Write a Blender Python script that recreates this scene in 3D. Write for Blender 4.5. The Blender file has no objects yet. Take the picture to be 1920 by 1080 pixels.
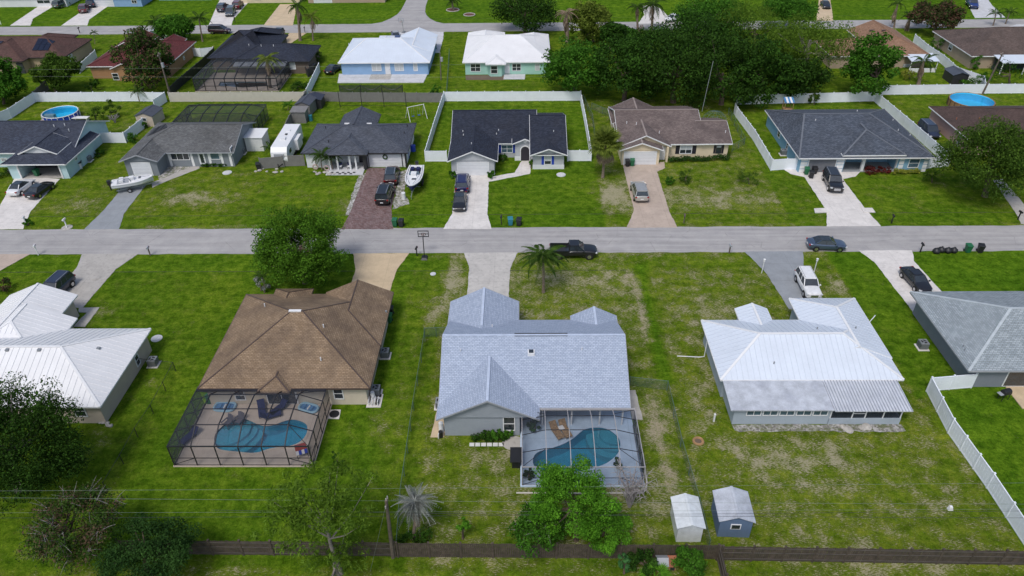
import bpy, math, random
import numpy as np
from mathutils import Vector, Matrix, Euler
from mathutils.geometry import tessellate_polygon

# ------------------------------------------------------------------ camera
FPX, PITCH, YAW, ROLL, CAMH = 1376.69, 0.619732, 0.015935, -0.012397, 50.433
SC = bpy.context.scene
COL = SC.collection
random.seed(7)
RNG = np.random.default_rng(11)

def _yaw(d):
    c, s = math.cos(YAW), math.sin(YAW)
    return Vector((c*d[0]-s*d[1], s*d[0]+c*d[1], d[2]))
_c, _s, _cp, _sp = math.cos(ROLL), math.sin(ROLL), math.cos(PITCH), math.sin(PITCH)
RIGHT = _yaw((_c, _s*_sp, _s*_cp))
UP = _yaw((-_s, _c*_sp, _c*_cp))
FWD = _yaw((0, _cp, -_sp))
cam_d = bpy.data.cameras.new('camera')
cam = bpy.data.objects.new('camera', cam_d)
COL.objects.link(cam)
cam_d.sensor_width = 36
cam_d.lens = FPX/1920*36
cam_d.clip_start = 0.5
cam_d.clip_end = 6000
m = Matrix((RIGHT, UP, -FWD)).transposed().to_4x4()
m.translation = (0, 0, CAMH)
cam.matrix_world = m
SC.camera = cam

# ------------------------------------------------------------------ sky, sun, exposure
SUN_EL, SUN_AZ = math.radians(58), math.radians(205)      # azimuth clockwise from +Y
w = bpy.data.worlds.new('World')
SC.world = w
w.use_nodes = True
nt = w.node_tree
sky = nt.nodes.new('ShaderNodeTexSky')
sky.sky_type = 'NISHITA'
sky.sun_disc = False
sky.sun_elevation = SUN_EL
sky.sun_rotation = SUN_AZ
sky.air_density = 1.0
sky.dust_density = 3.0
nt.links.new(sky.outputs[0], nt.nodes['Background'].inputs[0])
nt.nodes['Background'].inputs[1].default_value = 0.12
sd = bpy.data.lights.new('sun', 'SUN')
sd.energy = 1.5
sd.angle = math.radians(16)
sd.color = (1.0, 0.975, 0.94)
so = bpy.data.objects.new('sun', sd)
COL.objects.link(so)
so.location = (0, 0, 120)
_sdir = Vector((math.sin(SUN_AZ)*math.cos(SUN_EL), math.cos(SUN_AZ)*math.cos(SUN_EL), math.sin(SUN_EL)))
so.rotation_euler = _sdir.to_track_quat('Z', 'Y').to_euler()
SC.view_settings.view_transform = 'Standard'
SC.view_settings.look = 'None'
SC.view_settings.exposure = 0.22
SC.view_settings.gamma = 1.0
SC.view_settings.use_curve_mapping = False
SC.render.engine = 'CYCLES'
SC.cycles.use_denoising = True
SC.cycles.max_bounces = 6
SC.cycles.transparent_max_bounces = 24
SC.cycles.caustics_reflective = False
SC.cycles.caustics_refractive = False

# ------------------------------------------------------------------ photo pixel -> place
def ray(u, v):
    return RIGHT*(u-960) + UP*(540-v) + FWD*FPX
def P(u, v, z=0.0):                       # the point at height z seen at that pixel
    d = ray(u, v); t = (z-CAMH)/d.z
    return Vector((d.x*t, d.y*t, z))
def at(u, v, Y):                          # the point at distance Y along the ground seen at that pixel
    d = ray(u, v); t = Y/d.y
    return Vector((d.x*t, Y, CAMH+d.z*t))
def pxm(p):                               # photo pixels per metre there
    return FPX/(Vector(p)-Vector((0, 0, CAMH))).dot(FWD)

# ------------------------------------------------------------------ materials
MATS = {}
def _new(name):
    mt = bpy.data.materials.new(name); mt.use_nodes = True
    n = mt.node_tree; b = n.nodes['Principled BSDF']
    return mt, n, b
def N(n, t, **k):
    x = n.nodes.new(t)
    for a, v in k.items():
        if a.startswith('i_'):
            key = a[2:]
            x.inputs[int(key) if key.isdigit() else key.replace('_', ' ')].default_value = v
        else:
            setattr(x, a, v)
    return x
def noise(n, vec, scale, detail=3, rough=.55):
    x = N(n, 'ShaderNodeTexNoise', i_Scale=scale, i_Detail=detail, i_Roughness=rough)
    n.links.new(vec, x.inputs['Vector']); return x.outputs['Fac']
def ramp(n, fac, stops):
    r = N(n, 'ShaderNodeValToRGB'); e = r.color_ramp.elements
    while len(e) < len(stops): e.new(.5)
    for k, (p, c) in enumerate(stops):
        e[k].position = p; e[k].color = (c if hasattr(c, '__len__') else (c, c, c)) + (1,) if hasattr(c, '__len__') else (c, c, c, 1)
    n.links.new(fac, r.inputs[0]); return r.outputs[0]
def mix(n, fac, a, b, mode='MIX'):
    x = N(n, 'ShaderNodeMix', data_type='RGBA', blend_type=mode)
    for s, v in ((0, fac), (6, a), (7, b)):
        if isinstance(v, (int, float)): x.inputs[s].default_value = v
        elif isinstance(v, tuple): x.inputs[s].default_value = v if len(v) == 4 else v+(1,)
        else: n.links.new(v, x.inputs[s])
    return x.outputs[2]
def math_(n, op, a, b=None, c=None):
    x = N(n, 'ShaderNodeMath', operation=op)
    for i, v in enumerate((a, b, c)):
        if v is None: continue
        if isinstance(v, (int, float)): x.inputs[i].default_value = v
        else: n.links.new(v, x.inputs[i])
    return x.outputs[0]
def wpos(n):
    return N(n, 'ShaderNodeNewGeometry').outputs['Position']
def bumpn(n, b, h, strength, dist=.05):
    x = N(n, 'ShaderNodeBump', i_Strength=strength, i_Distance=dist)
    n.links.new(h, x.inputs['Height']); n.links.new(x.outputs[0], b.inputs['Normal'])

def M(name, col, rough=.6, metal=0., var=.12, scale=1.5, bump=0., bscale=25., spec=.5, coat=0., stain=0., stain_col=(.05, .045, .035)):
    if name in MATS: return MATS[name]
    mt, n, b = _new(name)
    p = wpos(n)
    f = noise(n, p, scale, 4)
    f2 = noise(n, p, scale*9, 2)
    s = math_(n, 'ADD', math_(n, 'MULTIPLY', f, .65), math_(n, 'MULTIPLY', f2, .35))
    lo = tuple(c*(1-var*1.6) for c in col); hi = tuple(min(1, c*(1+var*1.6)) for c in col)
    c = ramp(n, s, [(.25, lo), (.75, hi)])
    if stain:
        g = noise(n, p, .45, 5, .7)
        c = mix(n, math_(n, 'MULTIPLY', ramp(n, g, [(.5, 0.), (.72, 1.)]), stain), c, stain_col)
    n.links.new(c, b.inputs['Base Color'])
    b.inputs['Roughness'].default_value = rough
    b.inputs['Metallic'].default_value = metal
    b.inputs['Specular IOR Level'].default_value = spec
    b.inputs['Coat Weight'].default_value = coat
    if bump:
        bumpn(n, b, noise(n, p, bscale, 3), bump, .03)
    MATS[name] = mt; return mt

def shingle(name, c1, c2, mortar, stain=.25, stain_col=(.03, .027, .024), row=.16, tab=.34, patch=.25):
    mt, n, b = _new(name)
    uv = N(n, 'ShaderNodeUVMap').outputs[0]
    p = wpos(n)
    wob = N(n, 'ShaderNodeVectorMath', operation='ADD')
    nz = N(n, 'ShaderNodeTexNoise', i_Scale=1.3, i_Detail=2.)
    n.links.new(uv, nz.inputs['Vector'])
    sc_ = N(n, 'ShaderNodeVectorMath', operation='SCALE'); sc_.inputs[3].default_value = .06
    n.links.new(nz.outputs['Color'], sc_.inputs[0])
    n.links.new(uv, wob.inputs[0]); n.links.new(sc_.outputs[0], wob.inputs[1])
    br = N(n, 'ShaderNodeTexBrick', offset=.5, i_Scale=1., i_Mortar_Size=.018, i_Bias=-.1, i_Brick_Width=tab, i_Row_Height=row)
    br.inputs['Mortar Smooth'].default_value = .3
    n.links.new(wob.outputs[0], br.inputs['Vector'])
    br.inputs['Color1'].default_value = c1+(1,); br.inputs['Color2'].default_value = c2+(1,); br.inputs['Mortar'].default_value = mortar+(1,)
    f = noise(n, p, 14, 3, .7)
    c = mix(n, .4, br.outputs[0], ramp(n, f, [(.3, (.55, .55, .55)), (.7, (1.4, 1.4, 1.4))]), 'MULTIPLY')
    g = noise(n, p, .33, 6, .68)
    c = mix(n, math_(n, 'MULTIPLY', ramp(n, g, [(.43, 0.), (.64, 1.)]), stain), c, stain_col)
    g2 = noise(n, p, 1.1, 4, .6)
    c = mix(n, patch, c, ramp(n, g2, [(.3, (.6, .6, .6)), (.7, (1.35, 1.35, 1.35))]), 'MULTIPLY')
    n.links.new(c, b.inputs['Base Color'])
    b.inputs['Roughness'].default_value = .85
    b.inputs['Specular IOR Level'].default_value = .3
    bumpn(n, b, br.outputs[1], -.5, .03)
    MATS[name] = mt; return mt

def see_through(name, col, alpha, rough=.5, metal=0.):
    mt, n, b = _new(name)
    b.inputs['Base Color'].default_value = col+(1,); b.inputs['Roughness'].default_value = rough; b.inputs['Metallic'].default_value = metal
    t = N(n, 'ShaderNodeBsdfTransparent'); mx = N(n, 'ShaderNodeMixShader', i_0=alpha)
    n.links.new(t.outputs[0], mx.inputs[1]); n.links.new(b.outputs[0], mx.inputs[2])
    n.links.new(mx.outputs[0], n.nodes['Material Output'].inputs[0])
    MATS[name] = mt; return mt

def water_mat(name, tint, rough=.03):
    mt, n, b = _new(name)
    n.nodes.remove(b)
    t = N(n, 'ShaderNodeBsdfTransparent'); t.inputs[0].default_value = tint+(1,)
    g = N(n, 'ShaderNodeBsdfGlossy', i_Roughness=rough); g.inputs[0].default_value = (1, 1, 1, 1)
    fr = N(n, 'ShaderNodeFresnel', i_IOR=1.33)
    bp = N(n, 'ShaderNodeBump', i_Strength=.12, i_Distance=.05)
    n.links.new(noise(n, wpos(n), 3.2, 3), bp.inputs['Height'])
    n.links.new(bp.outputs[0], g.inputs['Normal']); n.links.new(bp.outputs[0], fr.inputs['Normal'])
    mx = N(n, 'ShaderNodeMixShader')
    n.links.new(fr.outputs[0], mx.inputs[0]); n.links.new(t.outputs[0], mx.inputs[1]); n.links.new(g.outputs[0], mx.inputs[2])
    n.links.new(mx.outputs[0], n.nodes['Material Output'].inputs[0])
    MATS[name] = mt; return mt

def leaf(name, dark, light, trans=.3, brown=None, bfrac=.0):
    mt, n, b = _new(name)
    r = N(n, 'ShaderNodeNewGeometry').outputs['Random Per Island']
    big = noise(n, wpos(n), .55, 3)
    big = ramp(n, noise(n, wpos(n), .9, 4, .65), [(.32, 0.), (.64, 1.)])
    f = math_(n, 'ADD', math_(n, 'MULTIPLY', r, .5), math_(n, 'MULTIPLY', big, .5))
    st = [(.1, dark), (.5, tuple((a*.5+d_*.5) for a, d_ in zip(dark, light))), (.95, tuple(x*1.25 for x in light))]
    c = ramp(n, f, st)
    if brown:
        k = math_(n, 'ADD', math_(n, 'MULTIPLY', r, .35), noise(n, wpos(n), .8, 3))
        c = mix(n, ramp(n, k, [(1.02-bfrac, 0.), (1.08-bfrac, 1.)]), c, brown)
    n.links.new(c, b.inputs['Base Color']); b.inputs['Roughness'].default_value = .7; b.inputs['Specular IOR Level'].default_value = .06
    t = N(n, 'ShaderNodeBsdfTranslucent'); n.links.new(c, t.inputs[0])
    mx = N(n, 'ShaderNodeMixShader', i_0=trans)
    n.links.new(b.outputs[0], mx.inputs[1]); n.links.new(t.outputs[0], mx.inputs[2])
    n.links.new(mx.outputs[0], n.nodes['Material Output'].inputs[0])
    MATS[name] = mt; return mt

def lawn_mat():
    mt, n, b = _new('lawn_grass')
    p = wpos(n)
    dry = N(n, 'ShaderNodeAttribute', attribute_name='dry').outputs['Fac']
    lush = N(n, 'ShaderNodeAttribute', attribute_name='lush').outputs['Fac']
    bare = N(n, 'ShaderNodeAttribute', attribute_name='bare').outputs['Fac']
    f_big = noise(n, p, .12, 4, .6)
    f_mid = noise(n, p, .9, 5, .65)
    f_fine = noise(n, p, 3.4, 5, .8)
    f_tuft = noise(n, p, 10, 4, .8)
    st = N(n, 'ShaderNodeMapping'); st.inputs['Rotation'].default_value = (0, 0, .5); st.inputs['Scale'].default_value = (1, 3.5, 1)
    n.links.new(p, st.inputs[0])
    f_straw = ramp(n, noise(n, st.outputs[0], 4.2, 5, .8), [(.36, 0.), (.64, 1.)])
    f_pat = ramp(n, noise(n, p, .55, 5, .7), [(.36, 0.), (.64, 1.)])
    f_brk = math_(n, 'ADD', math_(n, 'MULTIPLY', f_straw, .68), math_(n, 'MULTIPLY', f_pat, .32))
    g_norm = ramp(n, f_mid, [(.36, (.062, .114, .006)), (.5, (.098, .162, .011)), (.64, (.170, .212, .022))])
    g_lush = ramp(n, f_mid, [(.36, (.042, .108, .005)), (.64, (.102, .204, .012))])
    c = mix(n, lush, g_norm, g_lush)
    c = mix(n, .8, c, ramp(n, f_big, [(.36, (.78, .84, .8)), (.64, (1.22, 1.1, 1.1))]), 'MULTIPLY')
    c = mix(n, .9, c, ramp(n, f_fine, [(.36, (.60, .62, .58)), (.64, (1.45, 1.38, 1.4))]), 'MULTIPLY')
    c = mix(n, .7, c, ramp(n, f_tuft, [(.36, (.62, .65, .62)), (.64, (1.42, 1.36, 1.3))]), 'MULTIPLY')
    mw = N(n, 'ShaderNodeMapping'); mw.inputs['Rotation'].default_value = (0, 0, .06); mw.inputs['Scale'].default_value = (.07, 1.15, 1)
    n.links.new(p, mw.inputs[0])
    c = mix(n, .8, c, ramp(n, noise(n, mw.outputs[0], 1.0, 4, .6), [(.36, (.82, .85, .82)), (.64, (1.18, 1.14, 1.14))]), 'MULTIPLY')
    f5 = noise(n, st.outputs[0], 3.6, 4, .72)
    d2 = math_(n, 'ADD', f5, math_(n, 'ADD', math_(n, 'MULTIPLY', dry, .36), math_(n, 'MULTIPLY', f_pat, .20)))
    olive = mix(n, f_fine, (.11, .115, .016), (.22, .19, .05))
    c = mix(n, math_(n, 'MULTIPLY', ramp(n, math_(n, 'ADD', math_(n, 'MULTIPLY', dry, .6), math_(n, 'MULTIPLY', f_pat, .4)), [(.34, 0.), (.82, 1.)]), .6), c, olive)
    straw = mix(n, f_tuft, (.28, .25, .15), (.52, .48, .36))
    c = mix(n, ramp(n, d2, [(.86, 0.), (.93, .8)]), c, straw)
    bb = math_(n, 'ADD', math_(n, 'MULTIPLY', bare, .40), math_(n, 'MULTIPLY', f_brk, .66))
    sand = mix(n, f_fine, (.26, .21, .14), (.50, .44, .33))
    c = mix(n, ramp(n, bb, [(.60, 0.), (.70, .9)]), c, sand)
    vf = N(n, 'ShaderNodeTexVoronoi', feature='F1', i_Scale=3.4); n.links.new(p, vf.inputs['Vector'])
    sp = N(n, 'ShaderNodeSeparateColor'); n.links.new(vf.outputs['Color'], sp.inputs[0])
    near = ramp(n, math_(n, 'ADD', vf.outputs['Distance'], math_(n, 'MULTIPLY', f_tuft, .25)), [(.20, 1.), (.34, 0.)])
    pick = ramp(n, math_(n, 'ADD', sp.outputs[0], math_(n, 'MULTIPLY', dry, .45)), [(1.0, 0.), (1.04, 1.)])
    c = mix(n, math_(n, 'MULTIPLY', math_(n, 'MULTIPLY', near, pick), .7), c, (.42, .38, .24))
    clov = ramp(n, sp.outputs[1], [(.80, 0.), (.86, 1.)])
    c = mix(n, math_(n, 'MULTIPLY', math_(n, 'MULTIPLY', near, clov), .45), c, (.035, .085, .012))
    n.links.new(c, b.inputs['Base Color'])
    b.inputs['Roughness'].default_value = .95; b.inputs['Specular IOR Level'].default_value = .02
    bumpn(n, b, math_(n, 'ADD', f_fine, f_tuft), .8, .12)
    MATS['lawn'] = mt; return mt

def asphalt_mat():
    mt, n, b = _new('asphalt')
    p = wpos(n)
    st = N(n, 'ShaderNodeMapping'); st.inputs['Scale'].default_value = (.05, 1.1, 1)
    n.links.new(p, st.inputs[0])
    f = noise(n, st.outputs[0], 1.2, 5, .6)
    g = noise(n, p, 30, 3, .7)
    h = noise(n, p, .5, 5, .65)
    c = ramp(n, f, [(.3, (.30, .292, .288)), (.7, (.415, .405, .40))])
    c = mix(n, .5, c, ramp(n, g, [(.3, (.7, .7, .7)), (.7, (1.25, 1.25, 1.25))]), 'MULTIPLY')
    c = mix(n, .6, c, ramp(n, h, [(.3, (.78, .78, .8)), (.7, (1.15, 1.14, 1.12))]), 'MULTIPLY')
    vor = N(n, 'ShaderNodeTexVoronoi', feature='DISTANCE_TO_EDGE', i_Scale=.22); n.links.new(p, vor.inputs['Vector'])
    cr = ramp(n, math_(n, 'ADD', vor.outputs['Distance'], math_(n, 'MULTIPLY', noise(n, p, .7, 4), .03)), [(.012, 1.), (.02, 0.)])
    c = mix(n, math_(n, 'MULTIPLY', cr, .5), c, (.12, .115, .11))
    n.links.new(c, b.inputs['Base Color']); b.inputs['Roughness'].default_value = .85
    bumpn(n, b, g, .25, .02)
    MATS['asphalt'] = mt; return mt

def concrete(name, col, stain=.25, stain_col=(.12, .11, .10), joint=0.):
    mt, n, b = _new(name)
    p = wpos(n)
    f = noise(n, p, .6, 6, .7); g = noise(n, p, 18, 3, .7); h = noise(n, p, 2.2, 4, .6)
    c = mix(n, .8, tuple(col), ramp(n, f, [(.3, (.8, .8, .8)), (.7, (1.14, 1.14, 1.14))]), 'MULTIPLY')
    c = mix(n, .5, c, ramp(n, g, [(.3, (.78, .78, .78)), (.7, (1.18, 1.18, 1.18))]), 'MULTIPLY')
    c = mix(n, math_(n, 'MULTIPLY', ramp(n, h, [(.52, 0.), (.75, 1.)]), stain), c, stain_col)
    jt = N(n, 'ShaderNodeTexBrick', offset=0., i_Scale=1., i_Mortar_Size=.02, i_Brick_Width=3.3, i_Row_Height=3.6); n.links.new(p, jt.inputs['Vector'])
    c = mix(n, math_(n, 'MULTIPLY', jt.outputs[1], .4), c, tuple(x*.45 for x in col))
    n.links.new(c, b.inputs['Base Color']); b.inputs['Roughness'].default_value = .8
    bumpn(n, b, g, .2, .02)
    MATS[name] = mt; return mt

def gravel_mat(name='gravel_white', k=1.):
    mt, n, b = _new(name)
    v = N(n, 'ShaderNodeTexVoronoi', feature='F1', i_Scale=5.); n.links.new(wpos(n), v.inputs['Vector'])
    s = N(n, 'ShaderNodeSeparateColor'); n.links.new(v.outputs['Color'], s.inputs[0])
    c = ramp(n, s.outputs[0], [(.0, (.20*k, .19*k, .18*k)), (.45, (.46*k, .44*k, .42*k)), (1., (.70*k, .68*k, .66*k))])
    c = mix(n, ramp(n, noise(n, wpos(n), 1.6, 5, .7), [(.44, 0.), (.58, 1.)]), c, mix(n, .75, c, (.09, .11, .03)))
    n.links.new(c, b.inputs['Base Color']); b.inputs['Roughness'].default_value = .9
    bumpn(n, b, v.outputs['Distance'], -.8, .08)
    MATS[name] = mt; return mt

def pavers():
    mt, n, b = _new('brick_pavers')
    mp = N(n, 'ShaderNodeMapping'); mp.inputs['Rotation'].default_value = (0, 0, .6); n.links.new(wpos(n), mp.inputs[0])
    br = N(n, 'ShaderNodeTexBrick', offset=.5, i_Scale=1., i_Mortar_Size=.015, i_Brick_Width=.32, i_Row_Height=.2)
    n.links.new(mp.outputs[0], br.inputs['Vector'])
    br.inputs['Color1'].default_value = (.14, .078, .072, 1); br.inputs['Color2'].default_value = (.23, .17, .165, 1); br.inputs['Mortar'].default_value = (.09, .06, .055, 1)
    c = mix(n, .7, br.outputs[0], ramp(n, noise(n, wpos(n), 1.2, 4), [(.3, (.7, .7, .7)), (.7, (1.3, 1.25, 1.25))]), 'MULTIPLY')
    n.links.new(c, b.inputs['Base Color']); b.inputs['Roughness'].default_value = .75
    MATS['pavers'] = mt; return mt

def paint(name, col, rough=.25, metal=.0, coat=.6):
    if name in MATS: return MATS[name]
    mt, n, b = _new(name)
    d = noise(n, wpos(n), 3, 3)
    c = ramp(n, d, [(.3, tuple(x*.9 for x in col)), (.7, tuple(min(1, x*1.08) for x in col))])
    n.links.new(c, b.inputs['Base Color'])
    b.inputs['Roughness'].default_value = rough; b.inputs['Metallic'].default_value = metal; b.inputs['Coat Weight'].default_value = coat
    b.inputs['Coat Roughness'].default_value = .08
    MATS[name] = mt; return mt

# ------------------------------------------------------------------ mesh building
class MB:
    def __init__(self): self.v = []; self.f = []; self.m = []
    def poly(self, pts, mi=0):
        k = len(self.v); self.v += [tuple(p) for p in pts]; self.f.append(tuple(range(k, k+len(pts)))); self.m.append(mi)
        return self
    def box(self, x0, y0, z0, x1, y1, z1, mi=0):
        if x0 > x1: x0, x1 = x1, x0
        if y0 > y1: y0, y1 = y1, y0
        k = len(self.v)
        self.v += [(x0, y0, z0), (x1, y0, z0), (x1, y1, z0), (x0, y1, z0), (x0, y0, z1), (x1, y0, z1), (x1, y1, z1), (x0, y1, z1)]
        for q in ((0, 3, 2, 1), (4, 5, 6, 7), (0, 1, 5, 4), (1, 2, 6, 5), (2, 3, 7, 6), (3, 0, 4, 7)):
            self.f.append(tuple(k+i for i in q)); self.m.append(mi)
        return self
    def prism(self, pts, z0, z1, mi=0):
        a = sum(pts[i][0]*pts[(i+1) % len(pts)][1]-pts[(i+1) % len(pts)][0]*pts[i][1] for i in range(len(pts)))
        if a < 0: pts = list(pts)[::-1]
        k = len(self.v); n = len(pts)
        self.v += [(p[0], p[1], z0) for p in pts]+[(p[0], p[1], z1) for p in pts]
        self.f.append(tuple(range(k+n-1, k-1, -1))); self.m.append(mi)
        self.f.append(tuple(range(k+n, k+2*n))); self.m.append(mi)
        for i in range(n):
            j = (i+1) % n; self.f.append((k+i, k+j, k+n+j, k+n+i)); self.m.append(mi)
        return self
    def bar(self, a, b, w_, h_=None, mi=0):
        a, b = Vector(a), Vector(b); h_ = h_ or w_
        d = (b-a)
        if d.length < 1e-6: return self
        d.normalize()
        s = d.cross(Vector((0, 0, 1)))
        if s.length < 1e-3: s = Vector((1, 0, 0))
        s.normalize(); u = s.cross(d).normalized()
        k = len(self.v)
        for e in (a, b):
            for (i, j) in ((-1, -1), (1, -1), (1, 1), (-1, 1)):
                self.v.append(tuple(e+s*(i*w_/2)+u*(j*h_/2)))
        for q in ((0, 1, 2, 3), (7, 6, 5, 4), (0, 4, 5, 1), (1, 5, 6, 2), (2, 6, 7, 3), (3, 7, 4, 0)):
            self.f.append(tuple(k+i for i in q)); self.m.append(mi)
        return self
    def tube(self, pts, r, n=6, mi=0):
        pts = [Vector(p) for p in pts]
        rs = r if hasattr(r, '__len__') else [r]*len(pts)
        k = len(self.v); prev = None
        for i, p in enumerate(pts):
            d = (pts[min(i+1, len(pts)-1)]-pts[max(i-1, 0)]).normalized()
            a = d.cross(Vector((0, 0, 1)) if abs(d.z) < .95 else Vector((1, 0, 0))).normalized()
            if prev is not None:
                a = (prev-d*prev.dot(d)).normalized()
            prev = a; b = d.cross(a)
            for j in range(n):
                t = 2*math.pi*j/n
                self.v.append(tuple(p+a*(math.cos(t)*rs[i])+b*(math.sin(t)*rs[i])))
        for i in range(len(pts)-1):
            for j in range(n):
                q = (j+1) % n
                self.f.append((k+i*n+j, k+i*n+q, k+(i+1)*n+q, k+(i+1)*n+j)); self.m.append(mi)
        self.f.append(tuple(k+j for j in range(n-1, -1, -1))); self.m.append(mi)
        e = k+(len(pts)-1)*n
        self.f.append(tuple(e+j for j in range(n))); self.m.append(mi)
        return self
    def cyl(self, c, r, z0, z1, n=16, r2=None, mi=0):
        r2 = r if r2 is None else r2
        return self.tube([(c[0], c[1], z0), (c[0], c[1], z1)], [r, r2], n, mi)
    def loft(self, rings, mi=0, cap=True):
        k = len(self.v); n = len(rings[0])
        for r_ in rings: self.v += [tuple(p) for p in r_]
        for i in range(len(rings)-1):
            for j in range(n):
                q = (j+1) % n
                self.f.append((k+i*n+j, k+i*n+q, k+(i+1)*n+q, k+(i+1)*n+j)); self.m.append(mi)
        if cap:
            self.f.append(tuple(k+j for j in range(n-1, -1, -1))); self.m.append(mi)
            e = k+(len(rings)-1)*n; self.f.append(tuple(e+j for j in range(n))); self.m.append(mi)
        return self
    def mesh(self, name, mats, org=(0, 0, 0), smooth=False, uv=False):
        me = bpy.data.meshes.new(name)
        o = Vector(org)
        me.from_pydata([tuple(Vector(p)-o) for p in self.v], [], self.f)
        mats = mats if isinstance(mats, (list, tuple)) else [mats]
        for x in mats: me.materials.append(MATS[x] if isinstance(x, str) else x)
        if len(mats) > 1: me.polygons.foreach_set('material_index', self.m)
        if smooth: me.polygons.foreach_set('use_smooth', [True]*len(self.f))
        if uv:
            L = me.uv_layers.new(name='UVMap').data
            me.update()
            for pl in me.polygons:
                nn = pl.normal
                u = Vector((0, 0, 1)).cross(nn)
                u = u.normalized() if u.length > .01 else Vector((1, 0, 0))
                vv = nn.cross(u)
                for li in pl.loop_indices:
                    q = me.vertices[me.loops[li].vertex_index].co + o
                    L[li].uv = (q.dot(u), q.dot(vv))
        me.update()
        return me
    def build(self, name, mats, parent=None, org=None, **k):
        if org is None:
            org = (0, 0, 0)
            q = parent
            while q is not None:
                if q.name in WORG: org = WORG[q.name]; break
                q = q.parent
        return link(name, self.mesh(name, mats, org, **k), parent)

WORG = {}
def link(name, data, parent=None, loc=None, rot=None):
    o = bpy.data.objects.new(name, data); COL.objects.link(o)
    if parent is not None: o.parent = parent
    if loc is not None: o.location = loc
    if rot is not None: o.rotation_euler = rot
    return o
def tag(o, label=None, cat=None, group=None, kind=None):
    if label: o['label'] = label
    if cat: o['category'] = cat
    if group: o['group'] = group
    if kind: o['kind'] = kind
    return o
def thing(name, label, cat, loc=(0, 0, 0), rz=0., group=None, world=True):
    o = link(name, None, None, loc, (0, 0, rz)); o.empty_display_size = .5
    if world: WORG[o.name] = tuple(loc)     # its parts are given in world coordinates
    return tag(o, label, cat, group)
def solo(name, mb, mats, label, cat, loc=(0, 0, 0), group=None, **k):
    o = mb.build(name, mats, None, org=loc, **k); o.location = loc
    return tag(o, label, cat, group)
def dup(src, parent=None, loc=None, rz=None):
    c = src.copy(); COL.objects.link(c)
    if parent is not None: c.parent = parent
    if loc is not None: c.location = loc
    if rz is not None: c.rotation_euler = (0, 0, rz)
    for ch in list(src.children):
        g = ch.copy(); COL.objects.link(g); g.parent = c
        for h in list(ch.children):
            q = h.copy(); COL.objects.link(q); q.parent = g
    return c

# ------------------------------------------------------------------ material palette
lawn_mat(); asphalt_mat(); pavers()
concrete('conc_white', (.66, .63, .60), .2); concrete('conc_tan', (.56, .44, .29), .12, (.3, .24, .17)); concrete('conc_pink', (.46, .375, .31), .2)
concrete('conc_grey', (.42, .40, .37), .45, (.16, .15, .14)); concrete('conc_old', (.50, .48, .45), .45, (.17, .16, .15)); concrete('conc_blue', (.27, .29, .31), .15, (.2, .21, .23))
concrete('deck_tan', (.53, .45, .38), .1, (.3, .24, .2)); concrete('deck_blue', (.47, .60, .76), .1, (.24, .3, .38)); concrete('slab_pale', (.55, .56, .58), .2)
gravel_mat(k=.85); gravel_mat('gravel_dark', .62); concrete('mulch', (.12, .045, .03), .5); concrete('soil', (.14, .10, .07), .5)
shingle('sh_brown', (.235, .165, .102), (.32, .232, .152), (.09, .062, .043), .6, (.10, .071, .052), row=.17, tab=.34, patch=.3)
shingle('sh_blue', (.335, .395, .505), (.43, .495, .61), (.20, .24, .32), .08, (.30, .34, .42), patch=.08, row=.17, tab=.32)
shingle('sh_green', (.25, .295, .325), (.37, .42, .455), (.11, .125, .125), .12, (.16, .18, .18), row=.19, tab=.38)
shingle('sh_navy', (.018, .023, .040), (.042, .052, .080), (.009, .011, .017), .2)
shingle('sh_navy2', (.032, .040, .064), (.068, .082, .120), (.015, .018, .025), .2)
shingle('sh_grey', (.105, .11, .115), (.185, .19, .19), (.05, .052, .055), .5, (.055, .055, .052))
shingle('sh_slate', (.060, .074, .100), (.125, .148, .188), (.025, .03, .04), .2)
shingle('sh_slate2', (.064, .074, .098), (.112, .126, .158), (.03, .034, .042), .2)
shingle('sh_taupe', (.145, .112, .104), (.225, .182, .168), (.075, .058, .054), .5, (.055, .042, .042))
shingle('sh_dark_brown', (.075, .048, .042), (.115, .078, .068), (.035, .024, .022), .4)
shingle('sh_red', (.105, .022, .024), (.165, .042, .042), (.05, .014, .014), .2)
shingle('sh_rust', (.085, .042, .036), (.14, .078, .066), (.04, .024, .02), .3)
shingle('sh_tan', (.25, .14, .085), (.36, .22, .145), (.13, .08, .05), .25, (.12, .08, .06))
shingle('sh_umber', (.105, .075, .065), (.165, .125, .11), (.05, .038, .034), .4)
M('metal_white', (.62, .68, .76), .38, .0, .05, .5, spec=.6, stain=.1, stain_col=(.5, .53, .57))
M('metal_white2', (.74, .745, .755), .42, .0, .05, .5, spec=.6, stain=.12, stain_col=(.55, .56, .58))
M('metal_aged', (.46, .49, .54), .5, .0, .22, 1.2, stain=.7, stain_col=(.30, .32, .38))
M('metal_pan', (.58, .61, .66), .42, .1, .12, 1.0, stain=.5, stain_col=(.35, .37, .44))
M('trim_white', (.74, .75, .76), .5, var=.05); M('trim_grey', (.32, .34, .37), .5, var=.05); M('trim_brown', (.08, .055, .045), .5, var=.08); M('trim_dark', (.028, .028, .032), .5, var=.1)
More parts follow.
